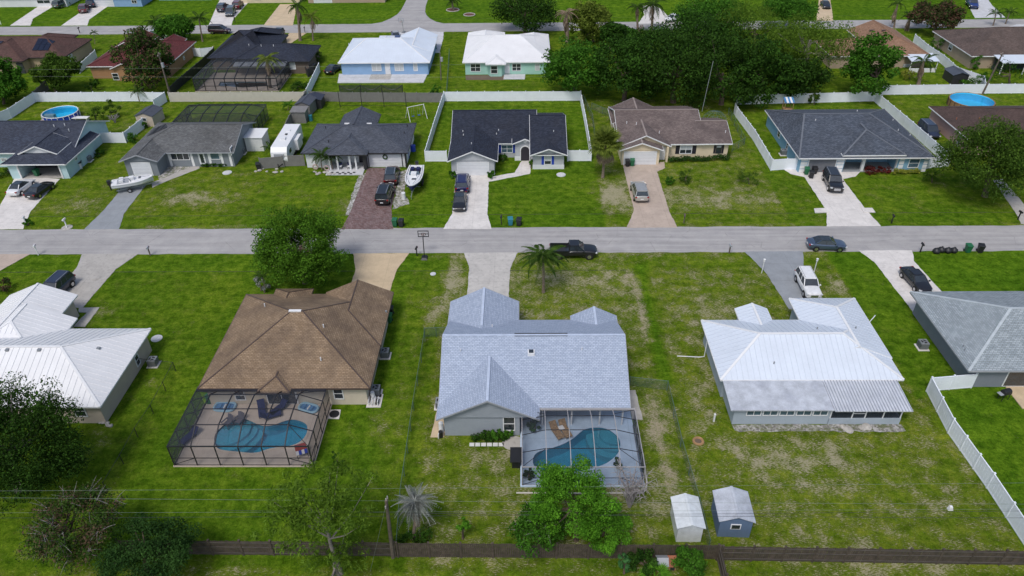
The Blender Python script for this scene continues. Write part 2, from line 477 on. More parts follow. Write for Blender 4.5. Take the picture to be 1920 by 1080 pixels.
for nm, c in (('w_cream', (.60, .53, .43)), ('w_beige', (.50, .43, .36)), ('w_grey', (.30, .335, .38)), ('w_bluegrey', (.36, .42, .48)), ('w_steel', (.20, .225, .26)), ('w_aqua', (.47, .64, .68)),
              ('w_slate', (.20, .225, .25)), ('w_white', (.68, .70, .72)), ('w_palegrey', (.43, .45, .48)), ('w_butter', (.66, .56, .40)), ('w_blue', (.20, .38, .52)), ('w_pink', (.48, .31, .29)),
              ('w_sand', (.42, .33, .22)), ('w_orange', (.40, .22, .11)), ('w_brown', (.15, .115, .095)), ('w_sky', (.24, .39, .60)), ('w_mint', (.36, .61, .53)), ('w_tan', (.40, .31, .23)), ('w_shed', (.11, .17, .27))):
    M(nm, c, .85, var=.07, scale=.8, bump=.15, bscale=40, stain=.12, stain_col=tuple(x*.6 for x in c))
M('glass', (.028, .036, .044), .08, var=.3, scale=2, spec=.9); M('glass_blue', (.07, .12, .16), .1, var=.3, scale=2, spec=.9); M('blind', (.50, .53, .55), .4, var=.1)
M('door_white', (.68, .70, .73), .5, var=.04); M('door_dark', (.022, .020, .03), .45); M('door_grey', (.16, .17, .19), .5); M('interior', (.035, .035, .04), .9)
M('vinyl_white', (.80, .84, .90), .45, var=.05, scale=.7, stain=.12, stain_col=(.5, .53, .53)); M('vinyl_beige', (.55, .52, .46), .5, var=.06); M('vinyl_grey', (.19, .185, .18), .6, var=.12)
M('wood_old', (.075, .058, .045), .9, var=.45, scale=2.5, bump=.4, bscale=12, stain=.4, stain_col=(.03, .035, .02)); M('wood_rail', (.085, .075, .066), .85, var=.25)
M('wood_tan', (.32, .19, .09), .8, var=.25); M('wood_pole', (.13, .105, .085), .9, var=.35, scale=3, bump=.4)
M('alu_bronze', (.030, .030, .036), .4, .3, var=.15); M('cap_slate', (.125, .14, .165), .85); M('cap_blue', (.45, .52, .64), .85); M('cap_green', (.42, .47, .50), .85); M('cap_taupe', (.27, .225, .205), .85); M('seam_faint', (.70, .715, .735), .42, var=.05); M('seam_pale', (.53, .58, .66), .45, var=.1); M('alu_white', (.36, .35, .35), .45, var=.08); M('galv', (.33, .37, .36), .45, .5); M('galv_green', (.10, .17, .14), .5, .2); M('black_metal', (.016, .016, .018), .45)
M('screen_solid', (.03, .035, .04), .8)
see_through('screen', (.045, .055, .075), .29, .9); see_through('screen_side', (.03, .042, .06), .58, .9); see_through('screen_dark', (.025, .03, .035), .5, .9); see_through('chain_link', (.16, .21, .19), .30, .6, .3); see_through('net', (.02, .02, .03), .65, .9); see_through('chain_dark', (.03, .035, .03), .14, .8)
water_mat('water_pool', (.42, .80, .88)); water_mat('water_pool2', (.38, .72, .80)); water_mat('water_green', (.22, .55, .5))
M('plaster_blue', (.10, .44, .57), .7, var=.08, scale=2); M('plaster_step', (.24, .50, .58), .7, var=.08); M('plaster_sky', (.10, .66, .92), .6, var=.06); M('coping', (.30, .32, .33), .8)
M('plastic_green', (.015, .13, .055), .5, var=.1); M('plastic_black', (.016, .017, .02), .5, var=.15); M('plastic_teal', (.03, .20, .26), .5); M('plastic_blue', (.02, .06, .42), .45); M('plastic_white', (.72, .73, .74), .45, var=.04); M('plastic_grey', (.15, .16, .18), .5)
M('ac_grey', (.26, .28, .30), .5, .2); M('ac_fan', (.02, .02, .022), .6); M('rubber', (.012, .012, .013), .8); M('chrome', (.55, .56, .58), .2, .9); M('tail_red', (.30, .012, .012), .25); M('lamp_clear', (.6, .62, .64), .15)
M('fabric_navy', (.012, .018, .085), .85, var=.2); M('fabric_tan', (.28, .18, .09), .9, var=.6, scale=6); M('fabric_grey', (.12, .115, .14), .8); M('fabric_red', (.35, .05, .04), .8); M('float_pale', (.30, .48, .60), .5, var=.15); M('float_blue', (.09, .22, .42), .4, var=.25, scale=3); M('solar', (.012, .016, .035), .2, .2, var=.2)
M('solar_frame', (.06, .06, .07), .4, .5); M('terracotta', (.35, .13, .07), .8); M('stone', (.40, .38, .35), .9, var=.3, scale=4); M('wire', (.20, .24, .20), .5, .3); M('wire_dark', (.025, .028, .03), .6); M('stripe_blue', (.06, .20, .42), .7); M('tyre_pink', (.45, .35, .33), .8)
M('bark', (.115, .085, .065), .95, var=.4, scale=4, bump=.6, bscale=14); M('bark_pale', (.24, .21, .185), .95, var=.3, scale=4, bump=.5, bscale=14); M('twig_grey', (.27, .25, .25), .95, var=.3, scale=5); M('twig_brown', (.17, .105, .08), .95, var=.4, scale=5); M('palm_trunk', (.20, .155, .12), .95, var=.35, scale=6, bump=.5, bscale=10); M('palm_dead', (.30, .22, .15), .95, var=.35, scale=5)
leaf('lf_oak', (.024, .074, .005), (.115, .25, .022), .35); leaf('lf_dark', (.006, .022, .004), (.048, .122, .014), .25); leaf('lf_deep', (.007, .021, .004), (.044, .105, .013), .25); leaf('lf_bright', (.042, .135, .010), (.16, .39, .03), .45)
leaf('lf_dark2', (.010, .034, .008), (.045, .105, .022), .25); leaf('lf_mid', (.018, .070, .006), (.085, .225, .022), .35); leaf('lf_yellow', (.055, .095, .010), (.17, .22, .035), .35); leaf('lf_pine', (.048, .105, .008), (.15, .25, .03), .4); leaf('lf_olive', (.022, .060, .008), (.095, .17, .022), .35)
leaf('lf_brown', (.016, .044, .008), (.072, .14, .022), .25, (.13, .085, .055), .30); leaf('lf_rusty', (.018, .040, .010), (.062, .10, .022), .25, (.11, .06, .04), .36); leaf('lf_palm', (.022, .056, .010), (.078, .140, .024), .3); leaf('lf_sabal', (.065, .11, .014), (.22, .27, .05), .4)
leaf('lf_silver', (.15, .165, .15), (.38, .40, .38), .25); leaf('lf_red', (.06, .012, .012), (.16, .03, .025)); leaf('lf_lime', (.16, .19, .02), (.34, .36, .06)); leaf('lf_fern', (.03, .11, .03), (.10, .26, .08), .4); leaf('lf_dead', (.16, .115, .08), (.33, .26, .19), .2)

# ------------------------------------------------------------------ ground
def inpoly(px, py, poly):
    r = np.zeros(px.shape, bool); n = len(poly)
    for i in range(n):
        x0, y0 = poly[i][0], poly[i][1]; x1, y1 = poly[(i+1) % n][0], poly[(i+1) % n][1]
        c = ((y0 > py) != (y1 > py)) & (px < (x1-x0)*(py-y0)/((y1-y0) or 1e-9)+x0)
        r ^= c
    return r
POOL_A = [P(u, v) for u, v in [(400, 830), (403, 815), (413, 803), (432, 790), (458, 786), (470, 789), (483, 795), (497, 799), (515, 797), (530, 791), (548, 787), (565, 790), (577, 797), (579, 808), (575, 820), (565, 831), (550, 838), (530, 841), (505, 845), (488, 851), (470, 853), (450, 851), (420, 848), (406, 843)]]
POOL_B = [P(u, v) for u, v in [(997, 870), (1000, 855), (1012, 846), (1032, 841), (1057, 832), (1075, 821), (1092, 807), (1112, 802), (1137, 804), (1157, 817), (1165, 832), (1162, 850), (1150, 864), (1130, 876), (1095, 885), (1055, 889), (1020, 887), (1005, 882)]]
POOL_C = [P(u, v) for u, v in [(408, 162), (413, 154), (500, 154), (503, 163), (455, 166)]]
xs = np.concatenate([[-4000, -1500, -600, -260, -190], np.arange(-160, 160.1, .6), [190, 260, 600, 1500, 4000]])
ys = np.concatenate([[-1500, -400, -100, 0, 18], np.arange(26, 214.1, .6), [222, 240, 300, 600, 1500, 5000]])
GX, GY = np.meshgrid(xs, ys)
dry = np.full(GX.shape, .22); lush = np.full(GX.shape, .45); bare = np.zeros(GX.shape)
def lot(x0, x1, y0, y1, l, d, b=0.):
    k = (GX >= x0) & (GX < x1) & (GY >= y0) & (GY < y1)
    lush[k] = l; dry[k] = d; bare[k] = b
for a in ((-400, 400, -900, 33.4, .5, .42), (-400, -33.5, 33.4, 80, .6, .16), (-33.5, -13.5, 33.4, 80, .75, .10), (-13.5, -9.4, 33.4, 80, .55, .3), (-9.4, 14.6, 33.4, 60, .35, .52), (-9.4, 14.6, 60, 80, .3, .60),
          (14.6, 39.4, 33.4, 60, .25, .50), (14.6, 39.4, 60, 80, .3, .52), (39.4, 400, 33.4, 80, 1., .0), (38, 44, 52, 80, .85, .1), (-400, -62.5, 80, 130, .4, .30), (-62.5, -38, 80, 104, .35, .38), (-62.5, -38, 104, 130, .45, .25),
          (-38, -13.8, 80, 130, .55, .22), (-13.8, 11, 80, 130, .75, .14), (11, 36.5, 80, 130, .35, .45), (36.5, 64, 80, 130, .6, .26), (64, 400, 80, 130, .4, .3), (-400, 400, 130, 177, .5, .2), (-400, 400, 177, 900, .95, .02)):
    lot(*a)
def blob(u, v, rx, ry, d, b, l=0.):
    c = P(u, v); q = np.exp(-(((GX-c.x)/rx)**2+((GY-c.y)/ry)**2))
    dry[:] += d*q; bare[:] += b*q; lush[:] += l*q
for a in ((365, 372, 5, 2, .5, .2), (135, 385, 4, 2.5, .35, .15), (1150, 365, 3, 4, .6, .2), (1330, 372, 9, 3, .35, .1), (1205, 392, 3, 1, .3, .2), (1192, 530, .9, 2, .1, .75), (1185, 520, 1.6, .8, .1, .6), (1198, 560, .8, 1.6, .1, .6), (1060, 522, 7, 1.6, .2, .25), (985, 590, 2.5, 1, .2, .35),
          (955, 850, 1.2, 1.5, .2, .35), (930, 890, 1.2, 2, .2, .35), (985, 900, 1, 2, .2, .3), (1232, 800, .9, 3, .2, .6), (1240, 850, .8, 3, .2, .55), (1222, 765, 1, 2, .2, .45), (1255, 900, 1.2, 1.2, .1, .5), (1300, 895, .5, 2, .1, .5), (1375, 845, 1.6, .8, .2, .4), (1455, 870, 3, 2, .3, .2), (1500, 905, 1.4, 1, .2, .4),
          (1520, 1005, 1.6, 1, .2, .6), (1460, 970, 1, 1.4, .2, .6), (1620, 1015, .8, .8, .1, .5), (1675, 990, 1, .8, .1, .45), (1560, 860, 3, 2.5, .25, .15), (1780, 935, 1.5, 1, .2, .3), (188, 585, 2.2, 1.6, .3, .35), (175, 830, 2, 2.5, .25, .3), (280, 720, 1.5, 1, .3, .25), (300, 425, 2, .5, .2, .5), (455, 424, 5, .6, .2, .45), (1530, 410, 1.5, 1.5, .3, .3), (1345, 620, 4, 6, .2, .05),
          (1575, 530, 1.2, 1, .4, .3), (820, 570, 1.2, 3, .4, .2), (850, 520, 1.5, 3, .35, .05), (640, 385, 2, 3, .3, .15), (560, 370, 4, 2, .15, .0), (1765, 345, 2, 1.2, .3, .25), (395, 893, 2, .5, .2, .3), (690, 800, 3, 2, .25, .1), (850, 1050, 1.5, 1.5, .2, .5), (400, 1060, 4, 1, .3, .25), (60, 1045, 3, .6, .2, .5), (1650, 1065, 8, 1.4, .3, .35), (1100, 1060, 3, 1, .0, -.2, .5), (250, 238, 3, 2, .3, .1), (130, 236, 3, 1, .3, .3), (1210, 930, 3, 3, .2, .1), (90, 185, 5, 1.5, .2, .2), (1310, 745, 2, 5, .15, .1), (600, 255, 2, 6, -.1, 0, .2)):
    blob(*a)
def strip(pts, wd, d, b, l):
    q = np.zeros(GX.shape)
    for i in range(len(pts)-1):
        a, c = P(*pts[i]), P(*pts[i+1])
        for t in np.linspace(0, 1, 14):
            p = a.lerp(c, float(t)); q = np.maximum(q, np.exp(-((GX-p.x)**2+(GY-p.y)**2)/wd**2))
    dry[:] = dry*(1-q)+d*q; bare[:] = bare*(1-q)+b*q; lush[:] = lush*(1-q)+l*q
strip([(1200, 500), (1208, 545), (1222, 610), (1240, 680), (1250, 712)], .75, .0, 0, 1.)
strip([(1178, 508), (1192, 525), (1197, 555), (1206, 590), (1216, 640)], .55, .7, .95, .2); strip([(1218, 745), (1232, 790), (1240, 840), (1252, 890), (1256, 915)], .6, .6, .85, .2); strip([(820, 560), (808, 590), (800, 604)], .7, .7, .45, .2)
for Y0 in (77.9, 85.0, 172.8, 180.4):                # worn edges beside the roads
    bare += .22*np.exp(-((GY-Y0)/.45)**2); dry += .12*np.exp(-((GY-Y0)/.8)**2)
verge = np.exp(-((GY-86.6)/2.0)**4)*(np.abs(GX) < 200)+np.exp(-((GY-76.2)/2.0)**4); dry -= .12*verge; lush += .2*verge
faces = []
nx = len(xs)
cxm = (GX[:-1, :-1]+GX[1:, 1:])/2; cym = (GY[:-1, :-1]+GY[1:, 1:])/2
hole = np.zeros(cxm.shape, bool)
for PL in (POOL_A, POOL_B, POOL_C):
    for dx in (-.3, 0, .3):
        for dy in (-.3, 0, .3):
            hole |= inpoly(cxm+dx, cym+dy, PL)
jj, ii = np.nonzero(~hole)
k0 = jj*nx+ii
F = np.stack([k0, k0+1, k0+nx+1, k0+nx], 1)
me = bpy.data.meshes.new('lawn_ground')
me.vertices.add(GX.size); me.vertices.foreach_set('co', np.stack([GX, GY, np.zeros(GX.shape)], -1).astype(np.float32).ravel())
me.loops.add(F.size); me.loops.foreach_set('vertex_index', F.astype(np.int32).ravel())
me.polygons.add(len(F)); me.polygons.foreach_set('loop_start', (np.arange(len(F))*4).astype(np.int32))
me.update(calc_edges=True)
for nm, arr in (('dry', dry), ('lush', lush), ('bare', bare)):
    a = me.attributes.new(nm, 'FLOAT', 'POINT'); a.data.foreach_set('value', np.clip(arr, 0, 1.2).astype(np.float32).ravel())
me.materials.append(MATS['lawn'])
tag(link('ground', me), 'mown lawns of the whole neighbourhood with dry patches', kind='structure')

def sheet(name, pts, top, mat, bot=-.06, label=None):
    if name in ('driveway', 'path', 'gravel_bed'):
        amp = .12 if name == 'gravel_bed' else .045; q = []; rr = random.Random(len(pts)*31+int(pts[0][0]*7))
        for a, b in zip(pts, list(pts[1:])+[pts[0]]):
            L = math.hypot(b[0]-a[0], b[1]-a[1]); k = max(1, int(L/.5))
            for i in range(k): q.append((a[0]+(b[0]-a[0])*i/k+rr.uniform(-amp, amp), a[1]+(b[1]-a[1])*i/k+rr.uniform(-amp, amp)))
        pts = q
    o = MB().prism([(p[0], p[1]) for p in pts], bot, top).build(name, mat)
    return tag(o, label, kind='structure')
def wob(a, b, n, amp, seed):
    r = random.Random(seed); out = []
    for i in range(n+1):
        t = i/n; out.append((a[0]+(b[0]-a[0])*t, a[1]+(b[1]-a[1])*t+r.uniform(-amp, amp)))
    return out
sheet('road', wob((-400, 78.35), (400, 78.35), 500, .09, 1)+wob((400, 84.55), (-400, 84.55), 500, .09, 2), .02, 'asphalt', label='pale grey asphalt street between the two rows of houses')
sheet('road', wob((-400, 173.2), (400, 173.2), 300, .1, 3)+wob((400, 179.9), (-400, 179.9), 300, .1, 4), .02, 'asphalt', label='pale grey asphalt street behind the second row of houses')
tl = [P(692, 46.5), P(715, 42), P(732, 35), P(745, 27), P(752, 19), P(758, 8), P(762, 0), P(768, -20), P(776, -60)]
tr = [P(812, -60), P(805, -20), P(802, 0), P(798, 12), P(797, 22), P(800, 29), P(806, 35), P(818, 41), P(832, 44), P(880, 46.4)]
for q in (tl[0], tr[-1]): q.y = 179.7
sheet('road', [(tl[0].x, 179.0)]+tl+tr+[(tr[-1].x, 179.0)], .024, 'asphalt', label='side street forking away from the far road with flared corners')
def drive(pts, mat, label, top=.034, name='driveway'):
    return sheet(name, [P(*p) for p in pts], top, mat, label=label)
drive([(30, 330), (112, 336), (57, 397), (43, 430), (-60, 430), (-30, 408), (0, 386)], 'conc_white', 'white concrete driveway of the aqua house with open garage')
drive([(236, 331), (287, 332), (266, 357), (233, 400), (223, 430), (158, 430), (193, 396), (222, 362)], 'conc_blue', 'blue grey driveway under the white motorboat')
drive([(286, 352), (284, 343), (362, 312), (374, 312), (374, 316), (300, 345)], 'conc_grey', 'grey walkway to the door of the grey house', .045, 'path')
drive([(297, 329), (316, 309), (360, 309), (361, 312), (298, 337)], 'gravel_white', 'white pebble bed beside the grey garage', .03, 'gravel_bed')
drive([(689, 315), (751, 315), (734, 390), (737, 430), (640, 430), (656, 400)], 'pavers', 'dark red brick paver driveway with two parked cars')
drive([(672, 330), (689, 322), (657, 402), (647, 404)], 'gravel_white', 'white gravel strip left of the brick driveway', .03, 'gravel_bed')
drive([(750, 322), (765, 318), (758, 365), (769, 382), (736, 392)], 'gravel_white', 'white gravel strip between brick driveway and boat', .03, 'gravel_bed')
drive([(855, 327), (917, 327), (914, 402), (922, 429.5), (831, 429.5), (848, 400)], 'conc_white', 'bright white straight concrete driveway with two dark cars')
drive([(916, 333), (965, 324), (978, 302), (995, 302), (994, 326), (916, 341)], 'conc_white', 'white angled walkway to the arched entry', .044, 'path')
drive([(1168, 309), (1246, 304), (1247, 315), (1232, 322), (1255, 397), (1270, 427), (1175, 427), (1189, 394), (1170, 320)], 'conc_pink', 'tan driveway with the silver car')
drive([(1470, 318), (1482, 326), (1508, 332), (1550, 395), (1550, 424.5), (1652, 424), (1625, 395), (1580, 336), (1604, 331), (1613, 322), (1610, 317)], 'conc_white', 'white driveway of the blue house with curved apron')
drive([(1526, 392), (1552, 391), (1554, 399), (1528, 400)], 'conc_white', 'culvert headwall left of the white driveway', .12, 'culvert_slab')
drive([(1614, 391), (1635, 391), (1641, 399), (1619, 399)], 'conc_white', 'culvert headwall right of the white driveway', .12, 'culvert_slab')
drive([(1862, 338), (1880, 336), (1930, 395), (1940, 425), (1915, 420), (1905, 400)], 'conc_grey', 'grey driveway beyond the olive tree')
drive([(154, 476.6), (260, 476), (217, 505), (155, 577), (105, 577), (127, 522), (144, 502)], 'conc_grey', 'stained grey driveway of the white metal roofed house')
drive([(148, 577), (187, 577), (160, 613), (138, 613), (163, 586), (148, 586)], 'conc_grey', 'short grey L-shaped walkway beside the white roofed house', .044, 'path')
drive([(-60, 477), (57, 476.6), (0, 508), (-60, 540)], 'conc_pink', 'pale driveway at the end of the street')
drive([(662, 475.5), (768, 475), (744, 505), (728, 556), (655, 540), (667, 505)], 'conc_tan', 'tan concrete driveway beside the street oak')
drive([(870, 474.5), (970, 473.8), (957, 503), (953, 565), (875, 565), (880, 503)], 'conc_old', 'weathered pale grey driveway of the blue grey roofed house')
drive([(1396, 472), (1506, 471), (1507, 500), (1548, 570), (1480, 580), (1435, 510)], 'conc_blue', 'blue grey driveway with the white wagon')
drive([(1610, 470), (1710, 469.5), (1714, 490), (1768, 550), (1712, 585), (1640, 492)], 'conc_white', 'white driveway with the black sedan')
for pl, mt, lb in (([(19, 48), (57, 48), (62, 35), (97, 14), (110, 2), (85, 2), (75, 10)], 'conc_white', 'far white driveway of the pale corner house'), ([(115, 48), (164, 48), (167, 37), (205, 10), (212, 2), (178, 2), (170, 10)], 'conc_white', 'far white driveway with the red car'),
                   ([(391, 48), (434, 48), (437, 37), (466, 4), (470, -6), (415, -6), (408, 8)], 'conc_white', 'far driveway with three parked cars'), ([(494, 48), (549, 48), (554, 25), (552, 8), (525, 8)], 'conc_tan', 'far tan driveway by the tall palms'),
                   ([(1196, 45), (1264, 44), (1243, 20), (1225, 8), (1204, 12), (1208, 28)], 'conc_white', 'far white driveway behind the palm pair'), ([(1530, 40), (1562, 39), (1560, 20), (1556, -4), (1536, -4), (1533, 20)], 'conc_tan', 'far tan driveway with a dark car'),
                   ([(1828, 34), (1885, 33), (1860, 10), (1850, -4), (1808, -4)], 'slab_pale', 'far pale driveway with the blue pickup'), ([(512, 88), (543, 62), (575, 62), (532, 90)], 'conc_tan', 'driveway of the navy roofed pool house'),
                   ([(742, 76), (745, 61), (800, 59), (832, 60), (831, 72), (824, 99), (813, 99), (812, 76)], 'slab_pale', 'driveway of the light blue house'), ([(268, 75), (275, 62), (318, 62), (312, 80)], 'conc_white', 'driveway of the dark red roofed house'), ([(1885, 52), (1905, 46), (1960, 46), (1950, 62)], 'slab_pale', 'driveway of the umber roofed house')):
    drive(pl, mt, lb)
M('swale_dark', (.05, .06, .02), .9, var=.5, scale=1.2)
for Y0, x0, x1, lb in ((74.35, -120, 13, 'thin dark drainage swale line along the near lawns'), (88.1, -120, 100, 'thin dark drainage swale line along the far lawns'), (183.8, -200, 200, 'thin dark drainage swale line beyond the far street')):
    sheet('swale', wob((x0, Y0-.05), (x1, Y0-.05), 300, .03, 5)+wob((x1, Y0+.05), (x0, Y0+.05), 300, .03, 6), .008, 'swale_dark', label=lb)

# ------------------------------------------------------------------ houses
class Wing:
    def __init__(s, x0, x1, y0, y1, axis='x', ends=(0, 0), ze=2.6, p=.4, lift=0.):
        s.x0, s.x1, s.y0, s.y1, s.axis, s.ends, s.ze, s.p = x0, x1, y0, y1, axis, ends, ze+lift, p
        s.half = ((y1-y0) if axis == 'x' else (x1-x0))/2
        s.zr = s.ze+p*s.half
        s.e = [s.half if q == 'h' else q for q in ends]
    def T(s, l, c, z):                        # along ridge, across, height -> world
        return (l, c, z) if s.axis == 'x' else (c, l, z)
    def lc(s):
        return (s.x0, s.x1, s.y0, s.y1) if s.axis == 'x' else (s.y0, s.y1, s.x0, s.x1)
    def faces(s):
        l0, l1, c0, c1 = s.lc(); cm = (c0+c1)/2; a, b = s.e
        A, B = (l0+a, cm, s.zr), (l1-b, cm, s.zr)
        fs = [[(l0, c0, s.ze), (l1, c0, s.ze), B, A], [(l1, c1, s.ze), (l0, c1, s.ze), A, B]]
        if a: fs.append([(l0, c1, s.ze), (l0, c0, s.ze), A])
        if b: fs.append([(l1, c0, s.ze), (l1, c1, s.ze), B])
        out = []
        for f in fs:
            g = [s.T(*q) for q in f]
            if s.axis == 'y': g = g[::-1]
            h = [g[i] for i in range(len(g)) if (Vector(g[i])-Vector(g[i-1])).length > 1e-4]
            out.append(h)
        return out
    def h(s, x, y):
        if not (s.x0 <= x <= s.x1 and s.y0 <= y <= s.y1): return -1
        l0, l1, c0, c1 = s.lc(); l, c = (x, y) if s.axis == 'x' else (y, x)
        t = min(c-c0, c1-c)/s.half
        if s.e[0]: t = min(t, (l-l0)/s.e[0])
        if s.e[1]: t = min(t, (l1-l)/s.e[1])
        return s.ze+t*(s.zr-s.ze)
def topz(ws, x, y, skip=None):
    return max([-1]+[q.h(x, y) for q in ws if q is not skip])
def roofhit(ws, u, v):
    z = 7.5
    while z > 2:
        p = P(u, v, z)
        if topz(ws, p.x, p.y) >= z: return p
        z -= .02
    return P(u, v, 3)
TH = .17
def roof(root, ws, mat, trim, cap=None, seam=None, each=True, seam_mat=None):
    r = MB()
    for q in ws:
        l0, l1, c0, c1 = q.lc(); cm = (c0+c1)/2
        for f in q.faces():
            r.poly(f, 0); r.poly([(x, y, z-TH) for x, y, z in f][::-1], 1)
        ed = []
        for c in (c0, c1): ed.append(((l0, c, q.ze), (l1, c, q.ze)))
        for l, e in ((l0, q.e[0]), (l1, q.e[1])):
            if e: ed.append(((l, c0, q.ze), (l, c1, q.ze)))
            else: ed += [((l, c0, q.ze), (l, cm, q.zr)), ((l, cm, q.zr), (l, c1, q.ze))]
        for a, b in ed:
            a, b = q.T(*a), q.T(*b)
            r.poly([a, b, (b[0], b[1], b[2]-TH), (a[0], a[1], a[2]-TH)], 1)
    ro = r.build('roof', [mat, trim], root, uv=True)
    fas = MB()                                   # gutters and barge boards, proud of the edge
    for q in ws:
        l0, l1, c0, c1 = q.lc(); cm = (c0+c1)/2
        ed = [((l0, c, q.ze), (l1, c, q.ze)) for c in (c0, c1)]
        for l, e in ((l0, q.e[0]), (l1, q.e[1])):
            ed += [((l, c0, q.ze), (l, c1, q.ze))] if e else [((l, c0, q.ze), (l, cm, q.zr)), ((l, cm, q.zr), (l, c1, q.ze))]
        for a, b in ed:
            a, b = Vector(q.T(*a)), Vector(q.T(*b)); mm = (a+b)/2
            if all(topz(ws, p_.x, p_.y, q) > p_.z+.1 for p_ in (a.lerp(b, .1), mm, a.lerp(b, .9))): continue
            fo = MB().bar(a-Vector((0, 0, .09)), b-Vector((0, 0, .09)), .09, .15).build('fascia', trim, root)
    if cap:
        for q in ws:
            l0, l1, c0, c1 = q.lc(); cm = (c0+c1)/2
            A, B = (l0+q.e[0], cm, q.zr), (l1-q.e[1], cm, q.zr)
            L = [(A, B)]
            if q.e[0]: L += [(A, (l0, c0, q.ze)), (A, (l0, c1, q.ze))]
            if q.e[1]: L += [(B, (l1, c0, q.ze)), (B, (l1, c1, q.ze))]
            for a, b in L:
                a, b = Vector(q.T(*a)), Vector(q.T(*b))
                pts = [a.lerp(b, t/16) for t in range(17)]
                vis = [p_ for p_ in pts if topz(ws, p_.x, p_.y, q) < p_.z+.03]
                if len(vis) < 3: continue
                dz = Vector((0, 0, .012))
                MB().bar(vis[0]+dz, vis[-1]+dz, .12 if cap == 'trim_brown' else .24, .06).build('ridge_cap', cap, ro)  # narrow brown caps draw the thin shadow lines along the hips
    if seam:
        allm = MB()
        for q in ws:
            l0, l1, c0, c1 = q.lc(); cm = (c0+c1)/2; a_, b_ = q.e
            lines = []
            n = int((l1-l0)/seam)
            for i in range(1, n+1):
                l = l0+(l1-l0)*i/(n+1)
                t = 1.
                if a_: t = min(t, (l-l0)/a_)
                if b_: t = min(t, (l1-l)/b_)
                for c in (c0, c1):
                    lines.append(((l, c, q.ze), (l, c+(cm-c)*t, q.ze+(q.zr-q.ze)*t)))
            n = int((c1-c0)/seam)
            for l, e, sg in ((l0, a_, 1), (l1, b_, -1)):
                if not e: continue
                for i in range(1, n+1):
                    c = c0+(c1-c0)*i/(n+1); t = min(c-c0, c1-c)/q.half
                    lines.append(((l, c, q.ze), (l+sg*e*t, c, q.ze+(q.zr-q.ze)*t)))
            for a, b in lines:
                a, b = Vector(q.T(*a)), Vector(q.T(*b))
                vis = [p_ for p_ in (a.lerp(b, k/10) for k in range(11)) if topz(ws, p_.x, p_.y, q) < p_.z+.02]
                if len(vis) < 2 or (vis[0]-vis[-1]).length < .3: continue
                dz = Vector((0, 0, .012))
                if each: MB().bar(vis[0]+dz, vis[-1]+dz, .04, .055).build('seam', seam_mat or mat, ro)
                else: allm.bar(vis[0]+dz, vis[-1]+dz, .04, .05)
        if not each and allm.v: tag(allm.build('seam_ribs', seam_mat or mat, ro), kind='stuff')
    return ro
def gables(root, ws, mat, inset=.38):
    for q in ws:
        l0, l1, c0, c1 = q.lc(); cm = (c0+c1)/2
        for l, e, sg in ((l0, q.e[0], 1), (l1, q.e[1], -1)):
            if e: continue
            d = .42; zb = q.ze-.12; zt = q.zr-TH-.02; sl = q.p
            zs = q.ze+sl*d-TH-.02
            x, y = q.T(l+sg*inset, cm, 0)[:2]
            if topz(ws, x, y, q) > q.zr: continue
            m_ = MB()
            pa = [(c0+d, zb), (c1-d, zb), (c1-d, zs), (cm, zt), (c0+d, zs)]
            f = [q.T(l+sg*inset, c, z) for c, z in pa]; g = [q.T(l+sg*(inset+.15), c, z) for c, z in pa]
            m_.loft([f, g]); m_.build('gable', mat, root)
def walls(root, boxes, mat, name='wall'):
    for i, bx in enumerate(boxes):
        x0, x1, y0, y1 = bx[:4]; z1 = bx[4] if len(bx) > 4 else 2.62; e = .006*i
        MB().box(x0+e, y0+e, -.05, x1-e, y1-e, z1-e).build(name, bx[5] if len(bx) > 5 else mat, root)
FT = {'S': lambda a, d, z, p: (a, p-d, z), 'N': lambda a, d, z, p: (a, p+d, z), 'E': lambda a, d, z, p: (p+d, a, z), 'W': lambda a, d, z, p: (p-d, a, z)}
def facerect(face, plane, r):
    """photo rectangle -> (a0, a1, z0, z1) on that wall"""
    u0, v0, u1, v1 = r
    out = []
    for u, v in ((u0, v1), (u1, v0), (u0, v0), (u1, v1)):
        d = ray(u, v)
        if face in 'SN': t = plane/d.y; out.append((d.x*t, CAMH+d.z*t))
        else: t = plane/d.x; out.append((d.y*t, CAMH+d.z*t))
    a = sorted([(out[0][0]+out[2][0])/2, (out[1][0]+out[3][0])/2]); z = sorted([(out[0][1]+out[3][1])/2, (out[1][1]+out[2][1])/2])
    return a[0], a[1], z[0], z[1]
def fbox(mb, face, plane, a0, a1, d0, d1, z0, z1, mi=0):
    p, q = FT[face](a0, d0, z0, plane), FT[face](a1, d1, z1, plane)
    mb.box(p[0], p[1], p[2], q[0], q[1], q[2], mi)
WR = random.Random(5)
